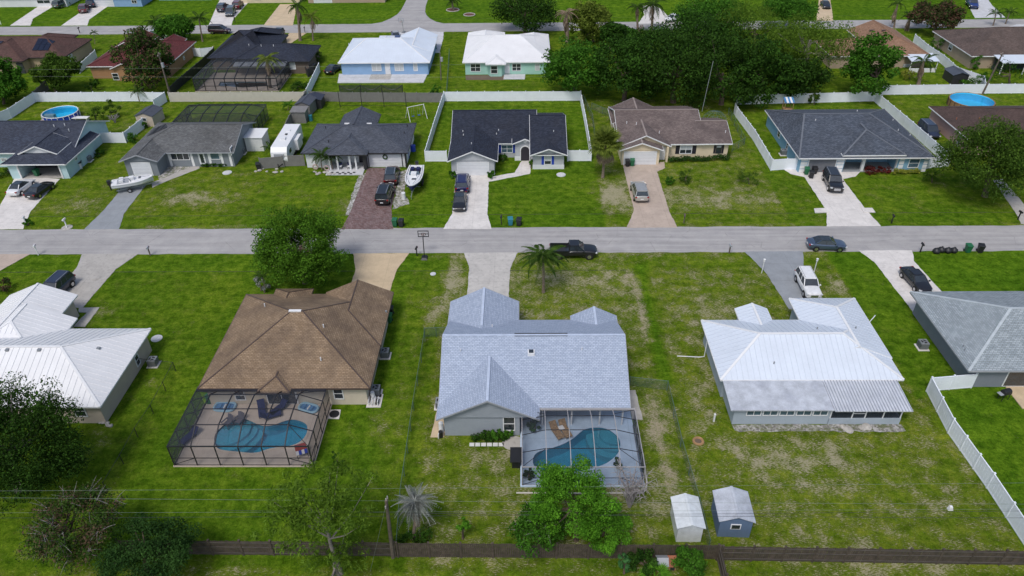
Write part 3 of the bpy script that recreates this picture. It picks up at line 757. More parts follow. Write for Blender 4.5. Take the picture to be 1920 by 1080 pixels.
def win(root, face, plane, rect, nx=1, ny=2, frame='trim_white', pane='glass', fw=.09, px=True, shutters=None):
    a0, a1, z0, z1 = facerect(face, plane, rect) if px else rect
    m_ = MB()
    for A in ((a0, a1, z0, z0+fw), (a0, a1, z1-fw, z1), (a0, a0+fw, z0+fw, z1-fw), (a1-fw, a1, z0+fw, z1-fw)):
        fbox(m_, face, plane, A[0], A[1], -.02, .07, A[2], A[3])
    for i in range(1, nx):
        a = a0+(a1-a0)*i/nx; fbox(m_, face, plane, a-fw*.4, a+fw*.4, -.02, .06, z0+fw, z1-fw)
    for i in range(1, ny):
        z = z0+(z1-z0)*i/ny; fbox(m_, face, plane, a0+fw, a1-fw, -.02, .055, z-fw*.3, z+fw*.3)
    o = m_.build('window', frame, root)
    g = MB(); fbox(g, face, plane, a0+fw*.7, a1-fw*.7, -.02, .022, z0+fw*.7, z1-fw*.7); g.build('pane', pane, o)
    if pane == 'glass' and WR.random() < .5:
        bh = (z1-z0)*WR.uniform(.25, .6); k_ = MB(); fbox(k_, face, plane, a0+fw, a1-fw, -.02, .03, z1-fw-bh, z1-fw); k_.build('blind', 'blind', o)
    if shutters:
        sw = (a1-a0)*.32
        for s0 in (a0-sw-.04, a1+.04):
            s_ = MB(); fbox(s_, face, plane, s0, s0+sw, -.02, .05, z0, z1); s_.build('shutter', shutters, root)
    return o
def door(root, face, plane, rect, mat='door_white', px=True, lite=False):
    a0, a1, z0, z1 = facerect(face, plane, rect) if px else rect
    m_ = MB()
    for A in ((a0-.08, a0, z0, z1), (a1, a1+.08, z0, z1), (a0-.08, a1+.08, z1, z1+.1)): fbox(m_, face, plane, A[0], A[1], -.02, .07, A[2], A[3])
    fbox(m_, face, plane, a0, a1, -.02, .03, z0, z1, 1)
    o = m_.build('door', ['trim_white', mat], root)
    if lite:
        g = MB(); fbox(g, face, plane, a0+.15, a1-.15, 0, .045, z0+.25, z1-.15); g.build('pane', 'glass', o)
    h_ = MB(); fbox(h_, face, plane, a1-.14, a1-.08, 0, .09, z0+.95, z0+1.05); h_.build('handle', 'chrome', o)
    return o
def garage(root, face, plane, rect, mat='door_white', px=True, trim='trim_white', n=4):
    a0, a1, z0, z1 = facerect(face, plane, rect) if px else rect
    z0 = max(z0, .0)
    m_ = MB()
    for A in ((a0-.12, a0, z0, z1), (a1, a1+.12, z0, z1), (a0-.12, a1+.12, z1, z1+.12)): fbox(m_, face, plane, A[0], A[1], -.02, .06, A[2], A[3])
    o = m_.build('garage_door', trim, root)
    for i in range(n):
        g = MB(); h = (z1-z0)/n
        fbox(g, face, plane, a0, a1, -.02, .025, z0+h*i+.012, z0+h*(i+1)-.012)
        k = 8
        for j in range(k):
            w_ = (a1-a0)/k; fbox(g, face, plane, a0+w_*j+.08, a0+w_*(j+1)-.08, .025, .037, z0+h*i+.1, z0+h*(i+1)-.1)
        g.build('door_panel', mat, o)
    return o
def vents(root, ws, pts, mat='plastic_white', r=.06, h=.4):
    for u, v in pts:
        p = roofhit(ws, u, v)
        MB().cyl((p.x, p.y), r, p.z-.1, p.z+h, 8).build('vent_pipe', mat, root)
def turtle(root, ws, pts, mat='metal_white', s=.22):
    for u, v in pts:
        p = roofhit(ws, u, v)
        MB().box(p.x-s, p.y-s, p.z-.15, p.x+s, p.y+s, p.z+.16).build('roof_vent', mat, root)
def base(ws):
    return ((min(q.x0 for q in ws)+max(q.x1 for q in ws))/2, (min(q.y0 for q in ws)+max(q.y1 for q in ws))/2, 0)

def house(name, label, ws, roofm, wallm, trim='trim_white', cap=None, boxes=None, gable=None, **k):
    root = thing(name, label, 'house', base(ws))
    if boxes is None: boxes = [(q.x0+.45, q.x1-.45, q.y0+.45, q.y1-.45, q.ze+.03) for q in ws]
    walls(root, boxes, wallm)
    gables(root, ws, gable or wallm)
    ro = roof(root, ws, roofm, trim, cap or roofm, **k)
    return root, ro

# --- near row -------------------------------------------------------------
ws = [Wing(-60, -38.9, 48.4, 59.9, 'x', ('h', 'h'), p=.42), Wing(-57.3, -49.7, 54, 66.0, 'y', ('h', 0), p=.42), Wing(-57, -47.6, 54, 61.7, 'y', ('h', 0), p=.42, lift=.01)]
r, ro = house('metal_roof_house', 'cream house with white metal roof beside the big dark tree', ws, 'metal_white2', 'w_beige', cap='trim_white', seam=.62, seam_mat='seam_faint')
win(r, 'S', 48.85, (138, 760, 161, 781)); win(r, 'S', 48.85, (60, 758, 90, 781))
turtle(r, ws, [(14, 657), (74, 657), (185, 654)], 'ac_grey', .15)
win(r, 'E', -39.35, (252, 660, 262, 690))

ws = [Wing(-30.7, -14.35, 50.8, 66, 'x', ('h', 'h'), p=.45), Wing(-21.8, -14.3, 57, 66.3, 'y', ('h', 0), p=.45, lift=.012), Wing(-27.6, -23.4, 59, 67, 'y', (2, 2), p=.45, lift=.02), Wing(-24.9, -21.8, 50.2, 54.5, 'y', (1.5, 0), p=.45, lift=.02)]
r, ro = house('brown_roof_house', 'cream house with brown shingle hip roof and screened pool', ws, 'sh_brown', 'w_cream', 'trim_brown', cap='trim_brown',  # dark cap colour stands in for shadow lines at the hips
              boxes=[(-30.2, -14.9, 51.3, 65.5, 2.65), (-21.3, -14.8, 58, 65.9, 2.65), (-27.1, -23.9, 60, 66.5, 2.65)])
for k_, rc in enumerate(((625, 727, 644, 748), (440, 732, 460, 750))): win(r, 'S', 51.3, rc, 1, 2)
g = MB(); fbox(g, 'S', 51.3, -24.6, -21.6, -.02, .05, .1, 2.15); dr = g.build('sliding_door', 'trim_white', r)
for a in (-24.5, -23.1): 
    g = MB(); fbox(g, 'S', 51.3, a, a+1.32, 0, .06, .18, 2.07); g.build('pane', 'glass', dr)
vents(r, ws, [(607, 614), (602, 676), (497, 575)]); turtle(r, ws, [(724, 585)], 'ac_grey', .1)
p0, p1 = roofhit(ws, 541, 588), roofhit(ws, 564, 588)
MB().bar((p0.x, 58.4, 6.04), (p1.x, 58.4, 6.04), .3, .12).build('ridge_vent', 'trim_white', ro)
p0 = P(712, 600, 2.3)
for rc in ((-14.8, 54.5), (-14.8, 57.5), (-14.8, 62)):
    win(r, 'E', rc[0]-.1 if rc[1] < 58 else rc[0], (rc[1], rc[1]+1, .9, 2.1), px=False)

ws = [Wing(-7.6, 9.9, 48.2, 61.2, 'x', (0, 0), p=.5), Wing(-7.75, -.3, 54, 64.5, 'y', (0, 0), p=.5, lift=.012), Wing(5.2, 10.05, 55, 61.9, 'y', (0, 0), p=.5, lift=.014), Wing(-7.7, 1.6, 46.7, 54.7, 'y', (0, 0), p=.5, lift=.018)]
r, ro = house('blue_shingle_house', 'grey stucco house with pale blue grey shingle roof', ws, 'sh_blue', 'w_grey', 'trim_grey', cap='cap_blue',
              boxes=[(-7.1, -.2, 47.25, 54.5, 2.62), (-7.1, 9.4, 51.6, 60.7, 2.7), (-7.2, -.8, 56, 64.0, 2.65), (5.7, 9.5, 57, 61.4, 2.65)])
win(r, 'S', 47.25, (943, 781, 966, 807))
for x in (3.4, 6.2): 
    o = MB(); fbox(o, 'S', 51.6, x, x+2.2, -.02, .05, .15, 2.1); o = o.build('sliding_door', 'trim_white', r)
    for a in (x+.08, x+1.14):
        g = MB(); fbox(g, 'S', 51.6, a, a+.98, 0, .06, .22, 2.02); g.build('pane', 'glass', o)
for x in (1.9, 4.6, 7.2, 9.3): MB().box(x-.07, 48.45, 0, x+.07, 48.6, 2.5).build('porch_post', 'trim_white', r)
p = roofhit(ws, 996, 661)
sk = MB().box(p.x-.32, p.y-.35, p.z-.2, p.x+.32, p.y+.35, p.z+.16).build('skylight', 'trim_white', ro)
MB().box(p.x-.22, p.y-.25, p.z+.1, p.x+.22, p.y+.25, p.z+.18).build('pane', 'glass', sk)
p0 = roofhit(ws, 990, 632); MB().bar((p0.x-1.3, 54.78, 5.84), (p0.x+3.8, 54.78, 5.84), .4, .08).build('ridge_vent', 'trim_dark', ro)
vents(r, ws, [(923, 613), (864, 659), (1091, 656)], r=.05, h=.3)

ws = [Wing(18.9, 36.2, 51.9, 61.1, 'x', ('h', 'h'), p=.42), Wing(29.2, 36.35, 55, 64.9, 'y', (0, 'h'), p=.42, lift=.012), Wing(22.9, 26.3, 56.5, 63.1, 'y', (0, 0), p=.42, lift=.016)]
r, ro = house('standing_seam_house', 'pale blue grey house with white standing seam roof and rear addition', ws, 'metal_white', 'w_bluegrey', cap='trim_white', seam=.55, seam_mat='seam_pale',
              boxes=[(19.35, 35.75, 52.3, 60.65, 2.63), (29.65, 35.9, 56, 64.45, 2.63), (23.3, 25.9, 58, 60.7, 2.6)])
for x in (23.3, 25.9): MB().box(x-.12, 62.4, 0, x+.12, 62.7, 2.5).build('porch_post', 'w_bluegrey', r)
M('seam_dark', (.32, .35, .41), .5, var=.2)
add = MB()                                    # rear addition under two low shed roofs
add.prism([(19.6, 48.65), (28.45, 48.65), (28.45, 52.2), (19.6, 52.2)], -.05, 2.1).build('wall', 'w_bluegrey', r)
f0 = [(19.1, 48.25, 2.2), (28.5, 48.25, 2.2), (28.5, 52.05, 2.56), (19.1, 52.05, 2.56)]
MB().loft([[(x, y, z-.12) for x, y, z in f0], f0]).build('flat_roof', 'metal_aged', r)
f0 = [(28.56, 48.15, 2.16), (35.6, 48.15, 2.16), (35.6, 51.95, 2.52), (28.56, 51.95, 2.52)]
pr = MB().loft([[(x, y, z-.08) for x, y, z in f0], f0]).build('porch_roof', 'metal_pan', r)
for i in range(25):
    x = 28.7+i*.283; MB().bar((x, 48.13, 2.19), (x, 51.95, 2.55), .05, .08).build('seam', 'seam_dark', pr)
for i in range(5):
    a = 20.7+i*1.53
    win(r, 'S', 48.65, (a, a+1.38, 1.15, 1.95), 2, 1, 'trim_white', 'glass_blue', .07, px=False)
MB().box(28.5, 48.62, -.05, 35.1, 48.78, .75).build('porch_wall', 'w_bluegrey', r); MB().box(34.95, 48.8, -.05, 35.1, 52.2, .75).build('porch_wall', 'w_bluegrey', r)
for x in (28.55, 30.55, 31.75, 33.4, 35.02): MB().box(x-.05, 48.66, .75, x+.05, 48.76, 2.1).build('porch_post', 'trim_white', r)
for x0, x1 in ((28.6, 30.5), (30.6, 31.7), (31.8, 33.35), (33.45, 34.97)): MB().box(x0, 48.70, .76, x1, 48.715, 2.08).build('screen_panel', 'screen_side', r)
MB().box(30.6, 48.67, 1.3, 31.7, 48.75, 1.38).build('porch_rail', 'trim_white', r)
vents(r, ws, [(1451, 682), (1532, 617), (1604, 616)], 'ac_grey', .07, .25)
MB().tube([(18.95, 58.1, 2.2), (18.95, 58.1, .15), (18.4, 58.1, .08), (16.2, 58.3, .06)], .05, 6).build('downspout', 'trim_white', r)
p = P(1622, 604, 2.6); MB().tube([(36.3, p.y, 2.5), (36.7, p.y, 3.5)], .04, 6).build('antenna', 'trim_white', r)

ws = [Wing(42.9, 64, 53.1, 66.1, 'x', ('h', 'h'), p=.4)]
r, ro = house('grey_green_roof_house', 'steel grey house with speckled grey green shingle roof', ws, 'sh_green', 'w_steel', 'trim_grey', cap='cap_green', boxes=[(43.7, 63, 53.65, 65.6, 2.65)])
vents(r, ws, [(1805, 651), (1808, 657)], 'ac_grey', .04, .35)
g = MB(); fbox(g, 'S', 53.65, 47.2, 49.8, -.02, .05, .1, 2.1); o = g.build('sliding_door', 'trim_white', r)
g = MB(); fbox(g, 'S', 53.65, 47.3, 49.7, 0, .07, .2, 2.0); g.build('pane', 'glass', o)

# --- row across the street, fronts to the camera ---------------------------
ws = [Wing(-96, -68.8, 103.1, 115.6, 'x', (0, 0), p=.416), Wing(-77.6, -67.8, 99.1, 110, 'y', (4.9, 0), p=.416, lift=.012), Wing(-75.7, -69.7, 100.9, 106, 'y', (0, 0), ze=3.42, p=.416, lift=.05)]
r = thing('aqua_house', 'pale aqua house with navy shingle roof and open garage', 'house', base(ws))
walls(r, [(-95.5, -69.3, 103.6, 115.1, 2.62), (-77.1, -75.6, 99.6, 103.7, 2.6), (-77.1, -77.0, 99.6, 103.7, 2.6), (-69.4, -68.3, 99.6, 103.7, 2.6), (-68.5, -68.25, 103.7, 108, 2.6)], 'w_aqua')
MB().box(-75.6, 99.66, 2.15, -69.4, 99.85, 2.58).build('garage_header', 'trim_white', r)
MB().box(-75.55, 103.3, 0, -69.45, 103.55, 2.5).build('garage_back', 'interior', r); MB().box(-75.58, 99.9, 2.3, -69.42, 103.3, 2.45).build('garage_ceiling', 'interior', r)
MB().box(-75.6, 99.7, .0, -69.4, 103.3, .05).build('garage_floor', 'conc_grey', r)
for x in (-75.75, -69.42): MB().box(x, 99.52, 0, x+.2, 99.64, 2.3).build('door_jamb', 'trim_white', r)
gables(r, ws[:1], 'w_aqua'); gables(r, ws[2:], 'w_white', .3)
roof(r, ws, 'sh_navy2', 'trim_white', 'sh_navy2')
vents(r, ws, [(102, 238), (122, 236), (130, 246)]); win(r, 'E', -69.3, (162, 260, 170, 271)); win(r, 'S', 103.6, (2, 296, 14, 302), 1, 1)
win(r, 'E', -68.3, (139, 293, 145, 301), 1, 1)

ws = [Wing(-60.2, -43.9, 102.9, 114.6, 'x', (5.5, 0), p=.36), Wing(-60.25, -54.4, 99.9, 107, 'y', (0, 0), p=.36, lift=.012)]
r, ro = house('grey_garage_house', 'slate grey house with weathered grey roof behind the motorboat', ws, 'sh_grey', 'w_slate', 'trim_grey', cap='sh_grey', boxes=[(-59.7, -44.4, 103.4, 114.1, 2.62), (-59.75, -54.9, 100.4, 107, 2.62)])
garage(r, 'S', 100.4, (-58.7, -56.0, 0, 2.1), px=False)
win(r, 'S', 103.4, (320, 286, 355, 300), 3, 1); win(r, 'S', 103.4, (394, 286, 412, 299), 1, 1, pane='glass_blue'); door(r, 'S', 103.4, (374, 287, 384, 308), 'door_white', lite=True)
for u in (316, 358, 391, 414, 430): 
    a = at(u, 290, 103.35).x; MB().box(a-.18, 103.33, .1, a+.18, 103.39, 2.5).build('pilaster', 'trim_white', r)
win(r, 'E', -44.4, (431, 273, 437, 291)); win(r, 'E', -44.4, (446, 251, 450, 263))
for i in range(4):                                    # pool heater mats on the west slope
    p = roofhit(ws, 290+i*7, 246-i*3.2)
    h = lambda x, y: topz(ws, x, y)+.04
    q = [(p.x-.7, p.y-1.4), (p.x+.7, p.y-1.4), (p.x+.7, p.y+1.4), (p.x-.7, p.y+1.4)]
    f0 = [(x, y, h(x, y)) for x, y in q]; MB().loft([f0, [(x, y, z+.05) for x, y, z in f0]]).build('solar_mat', 'trim_dark', ro)

ws = [Wing(-33.5, -17.2, 102.4, 113.7, 'x', ('h', 'h'), p=.36), Wing(-29.7, -23.2, 101.4, 108, 'y', (3.25, 0), ze=2.8, p=.40), Wing(-29.8, -23.6, 110, 117.6, 'y', (0, 0), p=.46, lift=.01)]
r, ro = house('slate_roof_house', 'white house with dark slate hip roof above the brick driveway', ws, 'sh_slate2', 'w_white', 'trim_dark', cap='sh_slate2',
              boxes=[(-33.0, -29.4, 102.9, 113.2, 2.62), (-29.4, -23.7, 104.4, 113.2, 2.62), (-23.7, -17.7, 102.9, 113.2, 2.62), (-29.3, -24.1, 112, 117.1, 2.65)])
garage(r, 'S', 102.9, (-23.35, -18.3, .02, 2.15), px=False, trim='door_dark')
win(r, 'S', 104.4, (-28.4, -26.4, .7, 2.2), 1, 4, 'trim_white', 'blind', px=False); door(r, 'S', 104.4, (-25.2, -24.3, 0, 2.1), 'door_dark', px=False)
for x in (-29.2, -28.0, -26.1, -25.2): MB().box(x-.12, 101.9, 0, x+.12, 102.1, 2.6).build('porch_post', 'trim_white', r)
MB().box(-24.1, 102.0, 0, -23.6, 102.86, 2.5).build('porch_post', 'trim_dark', r); MB().box(-17.75, 102.5, 0, -17.5, 102.88, 2.5).build('porch_post', 'trim_dark', r)
MB().prism([(-29.6, 100.2), (-24.0, 100.2), (-24.0, 104.4), (-29.6, 104.4)], -.05, .1).build('porch_floor', 'slab_pale', r)
k_ = 0
for i in range(10):
    for j in range(2):
        if (i+j) % 2 == 0: MB().box(-29.4+i*.42, 100.3+j*.42, .1, -29.0+i*.42, 100.7+j*.42, .116).build('tile', 'trim_dark', r)
wr = MB()
wr.tube([(-20.8+.32*math.cos(t*.52), 102.80, 1.75+.32*math.sin(t*.52)) for t in range(13)], .09, 6).build('wreath', 'lf_dark', r)
vents(r, ws, [(616, 267), (611, 241), (758, 250), (764, 237)], 'trim_dark')
for u in (653, 690): 
    p = roofhit(ws, u, 232); MB().box(p.x-.6, p.y-.15, p.z-.1, p.x+.6, p.y+.15, p.z+.1).build('ridge_vent', 'plastic_white', ro)
win(r, 'E', -17.7, (-17.7, 0, 0, 0) if False else (106, 107.2, .9, 2.1), px=False)

ws = [Wing(-10.9, 2.5, 105.6, 118.8, 'x', (0, 0), p=.42), Wing(1.35, 6.95, 101.4, 117.7, 'x', (0, 0), p=.36, lift=.02), Wing(-10.95, -3.5, 99.4, 111, 'y', (0, 0), p=.42, lift=.012), Wing(1.3, 7.0, 101.25, 106, 'y', (0, 0), p=.36, lift=.016), Wing(-1.4, 2.6, 104.5, 109, 'y', (0, 0), ze=3.0, p=.42)]
r, ro = house('arched_entry_house', 'pale grey house with dark navy roof and arched entry', ws, 'sh_navy', 'w_palegrey', cap='sh_navy',
              boxes=[(-10.4, 2.2, 106.1, 118.3, 2.62), (1.8, 6.5, 101.95, 117.2, 2.62), (-10.45, -4.0, 99.9, 110, 2.62), (-.95, 2.15, 104.95, 107, 3.02)])
garage(r, 'S', 99.9, (-9.5, -4.9, 0, 2.15), px=False)
win(r, 'S', 101.95, (3.5, 4.6, .75, 2.2), 1, 2, px=False, shutters='plastic_blue'); win(r, 'S', 106.1, (-3.1, -1.3, .8, 2.15), 2, 2, px=False, pane='glass_blue', shutters='plastic_blue')
m_ = MB()                                     # arched doorway with white surround
arc = [(.62+.72*math.cos(math.pi*t/10), 1.75+.72*math.sin(math.pi*t/10)) for t in range(11)]
prof = [(-.1, .05)]+[(x, z) for x, z in arc[::-1]]+[(1.34, .05)]
m_.loft([[(x, 104.9, z) for x, z in prof], [(x, 104.96, z) for x, z in prof]]).build('door', 'door_dark', r)
sr = MB()
for (xa, za), (xb, zb) in zip(prof[:-1], prof[1:]): sr.bar((xa, 104.88, za), (xb, 104.88, zb), .12, .14)
sr.build('door_surround', 'trim_white', r)
MB().tube([(.62, 104.85, 3.25), (.62, 104.93, 3.25)], .28, 16).build('gable_vent', 'trim_white', r)
for x0, x1, y in ((-10.5, -9.62, 99.86), (-4.78, -3.95, 99.86), (1.75, 6.55, 101.91), (-1.0, 0, 104.91)): MB().box(x0, y, 0, x1, y+.02, .75).build('wainscot', 'w_white', r)
vents(r, ws, [(868, 247), (869, 254), (935, 245), (931, 252), (1038, 247), (884, 270)], h=.25)

ws = [Wing(15, 28.4, 105, 120.4, 'x', (0, 0), p=.32), Wing(27.5, 32.5, 105.02, 115.2, 'x', (0, 0), p=.32, lift=.01), Wing(15.05, 23, 104.2, 113, 'y', (0, 0), p=.45, lift=.02), Wing(14.95, 21.6, 102.8, 107, 'y', (0, 0), p=.36, lift=.01), Wing(14.8, 23, 113, 119.6, 'y', (0, 0), p=.45, lift=.012)]
r, ro = house('taupe_roof_house', 'butter coloured house with faded brown gabled roof', ws, 'sh_taupe', 'w_butter', cap='cap_taupe', boxes=[(15.4, 28, 105.4, 119.9, 2.63), (27.5, 32.1, 105.5, 114.7, 2.63), (15.45, 21.15, 103.25, 108, 2.63), (21.15, 22.5, 105.0, 108, 2.63), (15.3, 22.6, 113, 119.1, 2.63)])
garage(r, 'S', 103.25, (15.8, 20.6, 0, 2.15), px=False); door(r, 'S', 105.0, (21.35, 22.25, 0, 2.1), 'door_white', px=False)
win(r, 'S', 105.4, (24.6, 26.5, .8, 2.2), 2, 1, px=False, shutters='door_dark'); win(r, 'S', 105.5, (30.2, 31.1, .8, 2.2), 1, 1, 'trim_dark', 'glass', px=False, shutters='door_dark')
MB().box(22.35, 104.1, 0, 22.65, 104.5, 2.5).build('porch_post', 'w_butter', r)
vents(r, ws, [(1175, 232), (1193, 234), (1360, 249), (1236, 250)]); win(r, 'W', 15.4, (109, 110.4, .9, 2.1), px=False, pane='glass')
p = P(1313, 200, 4.6); MB().tube([(p.x, 113.5, 4.4), (p.x+.6, 113.5, 12.6)], .05, 6).build('antenna_mast', 'galv', r)

ws = [Wing(41.1, 61.1, 99.8, 118.5, 'x', (3, 7), p=.33), Wing(47.5, 56.8, 99.95, 111, 'y', (4.6, 0), ze=2.95, p=.44)]
r, ro = house('slate_blue_house', 'sky blue house with slate grey roof behind the black truck', ws, 'sh_slate', 'w_blue', cap='cap_slate', boxes=[(41.6, 48.2, 100.35, 118, 2.62), (48.2, 56.2, 103.6, 118, 2.62), (56.2, 60.6, 100.35, 118, 2.62)])
garage(r, 'S', 100.35, (42.9, 46.9, 0, 2.1), 'door_grey', px=False)
for x0, x1 in ((41.7, 42.7), (47.1, 48.1), (56.3, 57.0), (59.9, 60.55)):
    for i in range(4): MB().box(x0, 100.3, .05+i*.62, x1, 100.34, .56+i*.62).build('quoin', 'trim_white', r)
win(r, 'S', 100.35, (57.7, 59.3, .7, 2.2), 1, 2, px=False, pane='glass_blue'); win(r, 'S', 103.6, (52.2, 54.6, .9, 2.1), 2, 1, px=False); door(r, 'S', 103.6, (48.8, 49.8, .1, 2.2), 'door_white', px=False, lite=True)
for x in (51.2, 56.3): MB().box(x-.2, 100.6, 0, x+.2, 101, 2.85).build('porch_post', 'trim_white', r)
MB().prism([(48.0, 100.4), (56.2, 100.4), (56.2, 103.6), (48.0, 103.6)], -.05, .1).build('porch_floor', 'conc_blue', r)
win(r, 'W', 41.6, (110.5, 111.8, .9, 2.1), px=False); win(r, 'W', 41.6, (106.2, 107.0, .9, 2.1), px=False); door(r, 'W', 41.6, (101.6, 102.5, .1, 2.1), px=False)
vents(r, ws, [(1529, 226), (1674, 226), (1684, 245), (1706, 254), (1607, 209)], h=.25)

ws = [Wing(69, 92, 105, 119.6, 'x', ('h', 'h'), p=.34)]
r, ro = house('pink_house', 'pink walled house with dark brown hip roof beside the navy van', ws, 'sh_dark_brown', 'w_pink', cap='sh_dark_brown')
win(r, 'W', 69.45, (108.6, 109.4, .3, 2.2), 1, 1, 'trim_grey', 'trim_grey', px=False); vents(r, ws, [(1793, 224), (1836, 223), (1839, 230)], 'terracotta', .06, .3)

# --- second row back ---------------------------------------------------------
ws = [Wing(-118, -93.4, 148.6, 161, 'x', ('h', 'h'), p=.4), Wing(-112, -100.5, 146.3, 154, 'y', ('h', 0), p=.4, lift=.01), Wing(-106, -98, 154, 164, 'y', (0, 'h'), p=.4, lift=.012)]
r, ro = house('solar_panel_house', 'sand coloured house with rust brown roof and solar panels', ws, 'sh_rust', 'w_sand', 'trim_dark', cap='sh_rust')
win(r, 'E', -93.85, (128, 101, 137, 114)); win(r, 'S', 149.05, (97, 117, 107, 124))
for cx_, cy_, nx_, ny_ in ((-109.2, 151.6, 3, 2), (-100.4, 156.2, 1, 1), (-98.9, 152.3, 3, 2)):
    for i in range(nx_):
        for j in range(ny_):
            x0, y0 = cx_+1.12*(i-nx_/2), cy_+1.75*(j-ny_/2)
            f0 = [(x, y, max(topz(ws, x, y), 2.7)+.07) for x, y in ((x0, y0), (x0+1.06, y0), (x0+1.06, y0+1.68), (x0, y0+1.68))]
            MB().loft([f0, [(x, y, z+.05) for x, y, z in f0]]).build('solar_panel', 'solar', ro)
g = MB().box(-102.3, 146.6, 0, -101, 146.74, 2.2).build('screen_porch', 'screen_solid', r)

ws = [Wing(-86, -69.8, 142.5, 158.8, 'y', (0, 'h'), p=.35), Wing(-80.6, -75.4, 141.4, 147, 'y', (0, 0), p=.4, lift=.012), Wing(-86, -79.5, 154, 163, 'y', (0, 0), p=.45, lift=.01), Wing(-77.5, -72.5, 154, 160.6, 'y', (0, 0), p=.4, lift=.014)]
ws[0] = Wing(-86, -69.8, 142.9, 158.8, 'x', ('h', 'h'), p=.35)
r, ro = house('red_roof_house', 'orange stucco house with dark red shingle roof', ws, 'sh_red', 'w_orange', cap='sh_red')
win(r, 'S', 141.85, (211, 137, 223, 150)); win(r, 'E', -70.25, (343, 104, 346, 113))

ws = [Wing(-63.5, -51, 147.5, 163, 'x', ('h', 'h'), p=.42), Wing(-58, -42.1, 145, 155.2, 'x', ('h', 'h'), p=.4, lift=.01), Wing(-60.5, -53, 156, 167, 'y', (0, 'h'), p=.42, lift=.015)]
r, ro = house('navy_roof_house', 'brown house with near black navy roof beside a screened pool', ws, 'sh_navy', 'w_brown', 'trim_dark', cap='sh_navy')
win(r, 'S', 145.45, (542, 117, 554, 130), 1, 1, pane='blind'); vents(r, ws, [(467, 86), (490, 87), (513, 87)])
f0 = [(-57, 143.2, 2.35), (-46.6, 143.2, 2.35), (-46.6, 146, 2.75), (-57, 146, 2.75)]
MB().loft([[(x, y, z-.1) for x, y, z in f0], f0]).build('porch_roof', 'metal_aged', r)

ws = [Wing(-36.2, -18, 143.9, 160, 'x', (4.6, 6.7), p=.3), Wing(-26, -18.05, 150, 162.2, 'y', (0, 0), p=.4, lift=.012), Wing(-30.6, -27.4, 156, 161.5, 'y', (0, 'h'), p=.3, lift=.02)]
r, ro = house('light_blue_house', 'light blue house with white ribbed metal roof and rear patio slab', ws, 'metal_white', 'w_sky', cap='trim_white', seam=.5, each=False)
win(r, 'S', 144.35, (697, 119, 715, 133), 2, 1, pane='blind'); win(r, 'S', 144.35, (740, 119, 757, 133), 2, 1, pane='blind'); win(r, 'S', 144.35, (775, 119, 783, 133), pane='blind'); door(r, 'S', 144.35, (723, 119, 731, 139), 'door_white')
vents(r, ws, [(784, 79), (780, 85), (654, 83)], h=.25)
drive([(636, 139), (802, 139), (794, 155.5), (633, 156)], 'slab_pale', 'pale concrete patio slab behind the light blue house', .1, 'patio')
drive([(696, 140), (735, 140), (732, 150), (692, 150)], 'stone', 'mottled grey mat on the pale patio', .115, 'patio')

ws = [Wing(-11.5, 5.8, 143.7, 161, 'x', (6, 6), p=.32), Wing(-11.45, -3.5, 150, 163.5, 'y', (0, 'h'), p=.42, lift=.012), Wing(-.5, 6, 152, 161.8, 'y', (0, 'h'), p=.42, lift=.014), Wing(-6.9, -2.9, 142.4, 147, 'y', (2, 0), p=.4, lift=.016)]
r, ro = house('mint_house', 'mint green house with white ribbed metal roof and bay window', ws, 'metal_white2', 'w_mint', cap='trim_white', seam=.5, each=False,
              boxes=[(-11.05, 5.35, 144.15, 160.5, 2.63), (-11, -4, 152, 163, 2.63), (0, 5.5, 152, 161.3, 2.63)])
MB().prism([(-6.6, 144.1), (-6.0, 142.9), (-3.8, 142.9), (-3.2, 144.1)], -.05, 2.55).build('bay_wall', 'w_mint', r)
win(r, 'S', 144.15, (882, 119, 901, 134), 2, 2); win(r, 'S', 142.9, (920, 123, 933, 138), 1, 2); win(r, 'S', 144.15, (960, 119, 977, 133), 2, 2); win(r, 'S', 144.15, (1003, 119, 1012, 132), 1, 2, pane='blind'); door(r, 'S', 144.15, (947, 120, 955, 138))
vents(r, ws, [(948, 67), (897, 71), (1017, 87)], h=.25)
drive([(873, 141), (948, 141), (946, 150), (873, 150)], 'soil', 'bare bed of pavers behind the mint house', .03, 'path')
drive([(945, 140), (985, 140), (984, 149), (944, 149)], 'slab_pale', 'small pale patio behind the mint house', .1, 'patio')

ws = [Wing(71, 81.4, 146.3, 163.5, 'y', ('h', 0), p=.4), Wing(61.5, 77, 145.8, 156, 'x', ('h', 'h'), p=.38, lift=.01)]
r, ro = house('tan_roof_house', 'house with orange tan shingle roof and white rear porch', ws, 'sh_tan', 'w_tan', cap='sh_tan')
f0 = [(76.5, 143.4, 2.3), (82, 143.4, 2.3), (82, 147, 2.75), (76.5, 147, 2.75)]
MB().loft([[(x, y, z-.1) for x, y, z in f0], f0]).build('porch_roof', 'metal_white', r)
for x in (76.7, 79, 81.8): MB().box(x-.06, 143.6, 0, x+.06, 143.75, 2.3).build('porch_post', 'trim_white', r)
MB().box(76.6, 143.65, 0, 81.8, 143.75, .8).build('porch_wall', 'trim_white', r)
win(r, 'S', 146.75, (1683, 120, 1705, 135), 2, 2, pane='blind')
for u in (1637, 1660): 
    p = roofhit(ws, u, 57); MB().box(p.x-.7, p.y-.2, p.z-.1, p.x+.7, p.y+.2, p.z+.12).build('roof_vent', 'trim_brown', ro)

